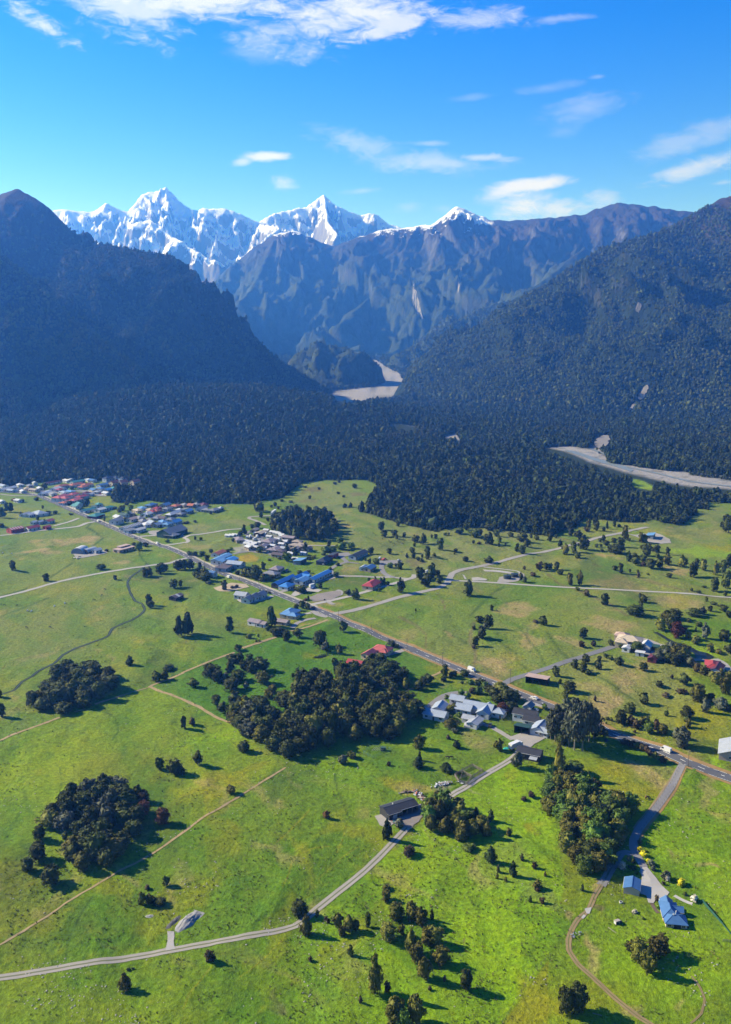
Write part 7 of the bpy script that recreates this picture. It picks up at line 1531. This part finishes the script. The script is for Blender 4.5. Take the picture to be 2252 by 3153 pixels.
fence(tps('E', [(0, 1108), (260, 1003), (530, 908)])+tps('E', [(845, 793), (1330, 603)]), 'post_fence', 'old wire fence on the bleached strip below the stream grove', 5.0, (0.9,), True)
fence(tps('E', [(1335, 600), (1380, 635), (1624, 742)])+tps('F', [(150, 805), (300, 890), (440, 945)]), 'post_fence', 'old wire fence on the bleached strip left of the big grove', 5.0, (0.9,), True)
fence(tps('E', [(1335, 600), (1430, 565), (1620, 497)])+tps('F', [(0, 490), (460, 325), (830, 182)]), 'post_fence', 'old wire fence climbing from the fence corner to the sheds', 5.0, (0.9,), True)
def yards():
    o = G(*tp('K', 900, 190)); r = empty('cattle_yards', (o[0], o[1], 0))
    runs = [[(790, 210), (950, 115), (1040, 160), (945, 220), (860, 178), (790, 210)], [(790, 210), (830, 260), (900, 275), (945, 220)], [(860, 178), (850, 225), (905, 215)], [(830, 260), (850, 225)]]
    for run in runs:
        P = G(*np.array(tps('K', run), float).T); C = resample(P, 1.0) if False else P
        for a, b in zip(C[:-1], C[1:]):
            n = max(1, int(np.hypot(*(b-a))/2.0))
            for i in range(n):
                p = a+(b-a)*i/n; q = a+(b-a)*(i+1)/n; z0, z1 = float(hgt(*p)), float(hgt(*q))
                s = link('post', _post, r, (p[0]-o[0], p[1]-o[1], z0)); s.scale = (1.5, 1.5, 1.5)
                for h in (0.45, 0.85, 1.25, 1.6):
                    d = (q-p)/np.hypot(*(q-p)); nrm = np.array([-d[1], d[0]])*0.03
                    b0 = MB().slab([(p[0]-o[0]-nrm[0], p[1]-o[1]-nrm[1], z0+h), (q[0]-o[0]-nrm[0], q[1]-o[1]-nrm[1], z1+h), (q[0]-o[0]+nrm[0], q[1]-o[1]+nrm[1], z1+h), (p[0]-o[0]+nrm[0], p[1]-o[1]+nrm[1], z0+h)], 0.20)
                    link('rail', b0.mesh('rail', M_RAIL), r)
    tag(r, 'weathered timber cattle yards with two pens beside the farm drive', 'cattle yards')
yards()
def heap(poly_c, L, W, Hh, ang, col, name, label, cat, seed, z=0.0):
    x, y = poly_c; g = np.random.default_rng(seed); n = 28; u, v = np.meshgrid(np.linspace(-1, 1, n), np.linspace(-1, 1, n))
    rr = np.sqrt(u*u+v*v); h = np.clip(1-rr, 0, 1)**0.75*(0.75+0.6*fbm(u*2.4+seed, v*2.4, 4, seed, 0.65)); X = u*L/2; Y = v*W/2*(1+0.25*vnoise(u*2, v*2, seed))
    c, s = math.cos(ang), math.sin(ang)
    me = mesh_from(name, np.stack([X*c-Y*s, X*s+Y*c, h*Hh-0.12], -1).reshape(-1, 3), grid_faces(n, n), surf_mat(name+'_material', col, 0.35, 0.8), True)
    o = link(name, me, None, (x, y, float(hgt(x, y))+z)); return tag(o, label, cat)
heap(G(*tp('N', 45, 270)), 13.5, 5.6, 1.9, math.radians(66), (0.20, 0.195, 0.19), 'gravel_heap', 'pale grey gravel heap above the rutted track', 'gravel heap', 3)
heap(G(*tp('M', 1535, 280)), 9.5, 2.6, 0.7, math.radians(66), (0.075, 0.072, 0.07), 'dark_gravel_heap', 'low dark gravel strip left of the pale heap', 'gravel heap', 4)
patch('yard', tps('M', [(1490, 360), (1545, 360), (1540, 450), (1560, 520), (1470, 535), (1485, 450)]), M_PALE, 0.010)
heap(G(*tp('M', 1325, 222)), 4.2, 2.6, 0.5, 0.2, (0.20, 0.20, 0.19), 'gravel_heap', 'small grey stone heap below the brown scrub', 'gravel heap', 6)
def pile(tile, pts, n, label, cat, cols, seed, smin=0.4, smax=1.5):
    """a scrap or firewood pile: every plank, sheet and log its own piece"""
    g = np.random.default_rng(seed); P = G(*np.array(tps(tile, pts), float).T); C = resample(P, 0.4); o = C[len(C)//2]; r = empty('scrap_pile', (o[0], o[1], float(hgt(*o))))
    ms = []
    for i, c in enumerate(cols):
        m = surf_mat_cache(f'scrap_{c}', c if isinstance(c, tuple) else RC[c]); L = g.uniform(0.9, 1.6); W = g.uniform(0.35, 0.7); ms.append(MB().box(-L/2, L/2, -W/2, W/2, 0, g.uniform(0.1, 0.35)).mesh('plank', m))
    for i in range(n):
        q = C[int(g.integers(len(C)))]+g.normal(scale=0.75, size=2); s = g.uniform(smin, smax)
        p = link('plank', ms[int(g.integers(len(ms)))], r, (q[0]-o[0], q[1]-o[1], g.uniform(0, 0.8))); p.rotation_euler = (g.uniform(-.4, .4), g.uniform(-.4, .4), g.uniform(0, 3.1)); p.scale = (s, s, s)
    return tag(r, label, cat)
pile('K', [(610, 295), (680, 280), (745, 268)], 60, 'row of pale scrap and planks between the yards and the grey shed', 'scrap pile', ('white', 'silver', 'tan', 'grey', 'white'), 1)
pile('K', [(425, 345), (455, 365), (490, 395), (515, 425)], 70, 'heap of pale firewood and rusty scrap above the grey shed yard', 'scrap pile', ('white', 'tan', 'silver', 'orange', 'brown', 'cream'), 2)
pile('K', [(840, 255), (870, 268)], 14, 'small scrap pile at the foot of the cattle yards', 'scrap pile', ('white', 'pale', 'grey'), 5, 0.4, 1.0)
pile('G', [(1000, 955), (1050, 945)], 16, 'white wrapped bundles beside the glasshouse shed', 'scrap pile', ('white', 'silver'), 6, 0.8, 1.8)
pile('K', [(225, 640), (330, 640)], 22, 'scattered bits and drums below the grey shed', 'scrap pile', ('orange', 'white', 'teal', 'grey'), 7, 0.4, 1.0)
pile('K', [(320, 355), (370, 348)], 10, 'short stack of logs left of the scrap heap', 'log stack', ('brown', 'tan', 'grey'), 8, 0.8, 1.6)
pile('R', [(40, 1075), (70, 1050)], 10, 'little heap of grey stones beside the dirt track', 'stone heap', ('grey', 'silver'), 9, 0.3, 0.8)
pile('A', [(660, 690), (700, 680), (690, 700)], 16, 'pale timber stack at the hangar apron', 'timber stack', ('cream', 'tan', 'white'), 10, 1.0, 2.2)
# water tanks near the gravel road
for x, y, lb in ((1260, 872, 'left dark water tank on the gravel pad'), (1325, 856, 'right dark water tank on the gravel pad')):
    P = G(*tp('C', x, y)); r = empty('water_tank', (P[0], P[1], float(hgt(*P)))); m = paint('tank_green', (0.02, 0.03, 0.03), 0.5) if 'tank_green' not in bpy.data.materials else bpy.data.materials['tank_green']
    MB().tube((0, 0, -0.2), (0, 0, 3.0), 3.4, 3.4, 20).build('tank', m, r); MB().tube((0, 0, 3.0), (0, 0, 3.7), 3.4, 0.5, 20).build('lid', m, r); MB().tube((0, 0, 3.7), (0, 0, 3.9), 0.4, 0.4, 10).build('hatch', m, r); tag(r, lb, 'water tank')
# netted yard
P = np.array([G(*tp('K', x, y)) for x, y in ((-22, 0), (60, -52), (205, -45), (228, -28), (65, 45))]); o = P.mean(0); r = empty('netted_run', (o[0], o[1], float(hgt(*o))))
mg = paint('green_frame', (0.02, 0.10, 0.07), 0.6); Q = P-o
for a, b in zip(Q, np.roll(Q, -1, 0)):
    n = max(1, int(np.hypot(*(b-a))/2.5))
    for i in range(n):
        p = a+(b-a)*i/n; q = a+(b-a)*(i+1)/n; MB().tube((p[0], p[1], -.3), (p[0], p[1], 1.6), .06, .06, 6).build('post', mg, r)
        for h in (0.3, 0.95, 1.55): MB().tube((p[0], p[1], h), (q[0], q[1], h), .05, .05, 4).build('rail', mg, r)
for i in range(7): MB().tube((-3+i*0.9, -1.5+0.1*i, 1.2), (-1.5+i*0.9, 2.2, 1.3), .07, .07, 5).build('beam', surf_mat_cache('pale_beam', (0.26, 0.28, 0.26)), r)
MB().box(1.6, 4.2, 0.6, 2.4, -0.2, 1.8).build('coop', paint('coop_green', (0.03, 0.07, 0.06), 0.6), r)
tag(r, 'green framed poultry run with pale beams beside the big grove', 'poultry run')
# tarpaulin, trough, hutch
P = G(*tp('G', 1255, 1158)); o = heap(P, 4.5, 2.6, 0.9, 0.5, (0.02, 0.30, 0.26), 'tarpaulin', 'turquoise tarpaulin heap left of the white horse truck', 'tarpaulin', 8)
P = G(*tp('R', 487, 945)); r = empty('animal_shelter', (P[0], P[1], float(hgt(*P))), 0.4)
MB().box(-.9, .9, .55, .6, -.1, 1.2).box(-.9, -.85, -.6, .55, -.1, 1.2).box(.85, .9, -.6, .55, -.1, 1.2).build('wall', paint('shelter_white', (0.40, 0.40, 0.38), 0.7), r); MB().slab([(-1.05, -.8, 1.45), (1.05, -.8, 1.45), (1.05, .75, 1.2), (-1.05, .75, 1.2)], .08).build('roof', paint('shelter_roof', (0.25, 0.22, 0.2), 0.7), r)
MB().box(0.95, 1.9, -.6, .3, -.1, .7).build('drum', PAINT['dark'], r); tag(r, 'small white animal shelter with dark drum in the near paddock', 'shelter')
P = G(*tp('R', 525, 742)); r = empty('water_trough', (P[0], P[1], float(hgt(*P)))); MB().tube((0, 0, -.1), (0, 0, .6), .55, .6, 14).build('trough', PAINT['white'], r); MB().tube((0, 0, .55), (0, 0, .62), .45, .45, 14).build('water', M_WATER, r); tag(r, 'round white water trough left of the lawn fence', 'water trough')
MB_log = MB().tube((-1.9, 0, .1), (1.9, 0, .12), .16, .1, 7); P = G(*tp('R', 440, 1015)); o = MB_log.build('fallen_log', M_PALEBARK, None, (P[0], P[1], float(hgt(*P)))); o.rotation_euler = (0, 0, -1.0); tag(o, 'pale fallen log below the animal shelter', 'log')
P = G(*tp('R', 290, 1868)); o = MB().tube((-1.4, 0, .1), (1.4, 0, .12), .14, .1, 7).build('fallen_log', M_PALEBARK, None, (P[0], P[1], float(hgt(*P)))); o.rotation_euler = (0, 0, -0.4); tag(o, 'pale log in the shadow of the bottom corner tree', 'log')
# green netting fence at the far side of the lawn
P = G(*np.array(tps('R', [(1335, 735), (1400, 815), (1500, 930), (1624, 1085)]), float).T); o = P[0]; r = empty('shelter_fence', (o[0], o[1], float(hgt(*o))))
mn = paint('green_netting', (0.008, 0.06, 0.045), 0.8)
for a, b in zip(P[:-1], P[1:]):
    n = max(1, int(np.hypot(*(b-a))/2.5))
    for i in range(n):
        p = a+(b-a)*i/n-o; q = a+(b-a)*(i+1)/n-o; nr = np.array([-(q-p)[1], (q-p)[0]]); nr = nr/np.hypot(*nr)*0.03
        MB().slab([(p[0]-nr[0], p[1]-nr[1], 1.3), (q[0]-nr[0], q[1]-nr[1], 1.3), (q[0]+nr[0], q[1]+nr[1], 1.3), (p[0]+nr[0], p[1]+nr[1], 1.3)], 1.35).build('netting_panel', mn, r)
        link('post', _post, r, (p[0], p[1], 0)).scale = (1, 1, 1.3)
tag(r, 'dark green netting fence along the far side of the lawn', 'fence')
# ------------------------------------------------------------------ grazing animals
def beast_mesh(name, mat, L, Hb, horse=False):
    """one continuous body: trunk, neck lowered to graze, head, four jointed legs, tail"""
    V = []; E = []; R = []
    def v(x, y, z, r, parent=None):
        V.append((x, y, z)); R.append(r)
        if parent is not None: E.append((parent, len(V)-1))
        return len(V)-1
    t = Hb; hip = v(-L*.42, 0, t*.86, t*.20); mid = v(0, 0, t*.80, t*.235, hip); sh = v(L*.36, 0, t*.84, t*.20, mid)
    nk = v(L*.62, 0, t*.62, t*.11, sh); n2 = v(L*.80, 0, t*.30, t*.085, nk); v(L*.95, 0, t*.10, t*.06, n2)
    tl = v(-L*.52, 0, t*.75, t*.035, hip); v(-L*.54, 0, t*.35, t*.025, tl)
    for s in (-1, 1):
        a = v(L*.34, s*t*.14, t*.50, t*.08, sh); b = v(L*.35, s*t*.14, t*.27, t*.05, a); v(L*.34, s*t*.14, 0.02, t*.045, b)
        a = v(-L*.40, s*t*.15, t*.52, t*.10, hip); b = v(-L*.50, s*t*.15, t*.30, t*.05, a); v(-L*.46, s*t*.15, 0.02, t*.045, b)
    me = bpy.data.meshes.new(name); me.from_pydata(V, E, []); o = bpy.data.objects.new(name, me); COL.objects.link(o)
    md = o.modifiers.new('skin', 'SKIN'); sk = me.skin_vertices[0].data
    for i, r in enumerate(R): sk[i].radius = (r, r)
    sk[0].use_root = True; sb = o.modifiers.new('sub', 'SUBSURF'); sb.levels = 1; sb.render_levels = 1
    bpy.context.view_layer.update(); dg = bpy.context.evaluated_depsgraph_get(); out = bpy.data.meshes.new_from_object(o.evaluated_get(dg)); out.materials.clear(); out.materials.append(mat)
    bpy.data.objects.remove(o); return out
M_COW = paint('cow_hide', (0.012, 0.011, 0.010), 0.8); M_HORSE = paint('horse_hide', (0.03, 0.018, 0.010), 0.7); M_BAY = paint('bay_hide', (0.16, 0.07, 0.03), 0.7)
COW = beast_mesh('cow', M_COW, 2.0, 1.35); HORSE = beast_mesh('horse', M_HORSE, 2.1, 1.55); BAY = beast_mesh('foal', M_BAY, 1.7, 1.25)
def beast(me, tile, x, y, rz, label, cat, group=None):
    P = G(*tp(tile, x, y)); o = link(cat.replace(' ', '_'), me, None, (P[0], P[1], float(hgt(*P))), rz); return tag(o, label, cat, group)
beast(HORSE, 'L', 657, 372, 2.9, 'black horse grazing above the long wood', 'horse'); beast(HORSE, 'L', 880, 406, 0.4, 'dark horse grazing beside the bay foal', 'horse'); beast(BAY, 'L', 866, 396, 1.2, 'bay foal standing near the road fence', 'horse')
beast(HORSE, 'K', 730, 44, 3.0, 'dark horse with head down in the paddock above the yards', 'horse'); beast(HORSE, 'K', 755, 44, 0.2, 'second horse facing right in the paddock above the yards', 'horse')
g = np.random.default_rng(44)
cows = [('C', 285, 545), ('C', 315, 550), ('C', 330, 562), ('C', 250, 565), ('C', 225, 555), ('C', 70, 470), ('C', 90, 488), ('F', 1215, 345), ('F', 1235, 338), ('F', 1258, 334), ('F', 1278, 331), ('E', 235, 100), ('E', 445, 98), ('A', 930, 970), ('A', 905, 1025), ('A', 835, 1065), ('A', 1100, 1055), ('A', 1450, 1005), ('A', 40, 1115), ('A', 150, 1117), ('C', 150, 520), ('C', 210, 545), ('B', 1440, 425), ('B', 1480, 405)]
for t, x, y in cows: pend(beast(COW, t, x, y, float(g.uniform(0, 6.28)), None, 'cow'), 'small black cow', 'cow', {'C': 'on the slope below the forest', 'F': 'at the small pond', 'E': 'above the stream', 'A': 'in the far left fields', 'B': 'right of the dark wood'}[t], tp(t, x, y)[0])
# round white bales and stones seen in the left fields
bm_ = MB().tube((0, -0.6, 0.62), (0, 0.6, 0.62), 0.62, 0.62, 14)
bme = bm_.mesh('hay_bale', PAINT['white'])
for t, x, y in (('A', 22, 648), ('A', 104, 654), ('A', 167, 340), ('A', 483, 1122), ('A', 575, 1097), ('A', 245, 1165), ('A', 278, 1168)):
    P = G(*tp(t, x, y)); pend(link('hay_bale', bme, None, (P[0], P[1], float(hgt(*P)))), 'white wrapped hay bale', 'hay bale', 'in the far left fields', tp(t, x, y)[0])
# ------------------------------------------------------------------ rushes, tussocks and stones strewn over the pasture
def tuft_coll():
    c = bpy.data.collections.new('tuft_kinds'); g = np.random.default_rng(9)
    for nm, mat, w, h in (('tuft', leaf_mat('rush_dark', (0.028, 0.048, 0.008), (0.060, 0.085, 0.014)), .5, .45), ('tuft', leaf_mat('rush_green', (0.05, 0.085, 0.010), (0.11, 0.15, 0.02)), .55, .35), ('tuft', leaf_mat('rush_dry', (0.14, 0.11, 0.05), (0.26, 0.21, 0.10)), .45, .4)):
        V = []; F = []
        for i in range(16):
            a = g.uniform(0, 6.28); r0 = g.uniform(0, w*.35); d = np.array([math.cos(a), math.sin(a)]); b = len(V); sd_ = np.array([-d[1], d[0]])*.07; p = d*r0; q = d*(r0+g.uniform(.1, w*.7))
            V += [(p[0]-sd_[0], p[1]-sd_[1], 0), (p[0]+sd_[0], p[1]+sd_[1], 0), (q[0], q[1], h*g.uniform(.6, 1.2))]; F.append((b, b+1, b+2))
        me = mesh_from(nm, V, F); me.materials.append(mat); c.objects.link(bpy.data.objects.new(nm, me))
    return c
def stone_coll():
    c = bpy.data.collections.new('stone_kinds')
    for i in range(3):
        v, f = ICO1; q = v*(1+0.25*vnoise(v[:, 0]*2+i*5, v[:, 1]*2+v[:, 2], i))[:, None]*np.array([.34, .26, .17]); me = mesh_from('stone', q, f, surf_mat_cache('field_stone', (0.24, 0.23, 0.20))); c.objects.link(bpy.data.objects.new('stone', me))
    return c
def strew():
    g = np.random.default_rng(21); n = 60000
    r = 1/g.uniform(1/900.0, 1/225.0, n); th = g.uniform(-.42, .42, n); x = r*np.sin(th); y = r*np.cos(th)
    px, py = proj(x, y); f1 = fbm(x/55, y/55, 3, 51); f2 = fbm(x/14, y/14, 3, 52)
    keep = (f1*0.8+f2*0.9 > 0.34+0.55*g.uniform(-1, 1, n)) & (py > 1850)
    keep &= seg_dist(x, y, [tuple(p) for p in MAIN_W]) > 9
    for pts in (tps('L', [(1205, 95), (1090, 300), (800, 690), (757, 780), (757, 860), (850, 1010)]), tps('M', [(0, 780), (600, 685), (1400, 550)])+tps('N', [(0, 517), (400, 450), (800, 375), (1000, 310), (1200, 150), (1390, 0)])+tps('K', [(0, 1015), (200, 840), (400, 650)]), tps('K', [(560, 520), (740, 390), (1290, 45)])):
        keep &= seg_dist(px, py, pts) > 26*np.clip((py-1000)/1700, .3, 1.2)
    for P in (tps('R', [(690, 290), (1010, 632), (1320, 740), (1640, 1090), (1540, 1150), (1000, 1060), (840, 1030), (560, 800), (550, 620), (720, 400)]), tps('K', [(85, 560), (280, 400), (470, 380), (570, 480), (530, 570), (250, 700)]), tps('G', [(1280, 1080), (1390, 1000), (1610, 1040), (1400, 1212)])):
        keep &= ~in_poly(px, py, P)
    x, y = x[keep], y[keep]; x, y = x[:30000], y[:30000]; s = g.uniform(.45, 1.25, len(x))*(0.8+np.hypot(x, y)/1500); z = hgt(x, y)
    scatter_object('tussocks', np.stack([x, y, z-.03], -1), g.uniform(0, 6.28, len(x)), np.stack([s, s, s*g.uniform(.7, 1.3, len(x))], -1), tuft_coll())
    n = 18000; r = 1/g.uniform(1/620.0, 1/225.0, n); th = g.uniform(-.42, .42, n); x = r*np.sin(th); y = r*np.cos(th)
    k = (fbm(x/30, y/30, 4, 57)+0.35*fbm(x/8, y/8, 2, 58)) > 0.30+0.2*g.uniform(-1, 1, n); x, y = x[k], y[k]; s = g.uniform(.4, 1.3, len(x))**1.5; z = hgt(x, y)
    scatter_object('stones', np.stack([x, y, z], -1), g.uniform(0, 6.28, len(x)), np.stack([s, s, s], -1), stone_coll()); print('tussocks, stones', len(x))
strew()
# ------------------------------------------------------------------ labels: numbered from the left within each look-alike set
from collections import defaultdict
sets = defaultdict(list)
for o, desc, cat, zone, px in PENDING: sets[(desc, zone)].append((px, o, cat))
for (desc, zone), L in sets.items():
    L.sort(key=lambda q: q[0])
    for i, (px, o, cat) in enumerate(L):
        o['category'] = cat
        o['label'] = f'{desc} {zone}' if len(L) == 1 else f'{desc} {zone}, {ordinal(i+1)} from the left'
        if len(L) > 1: o['group'] = f'{desc}s {zone}'
bad = [o['label'] for o in bpy.data.objects if 'label' in o and not 4 <= len(__import__('re').findall(r"[A-Za-z0-9']+", str(o['label']))) <= 16]
print('label length', len(bad), bad[:12])
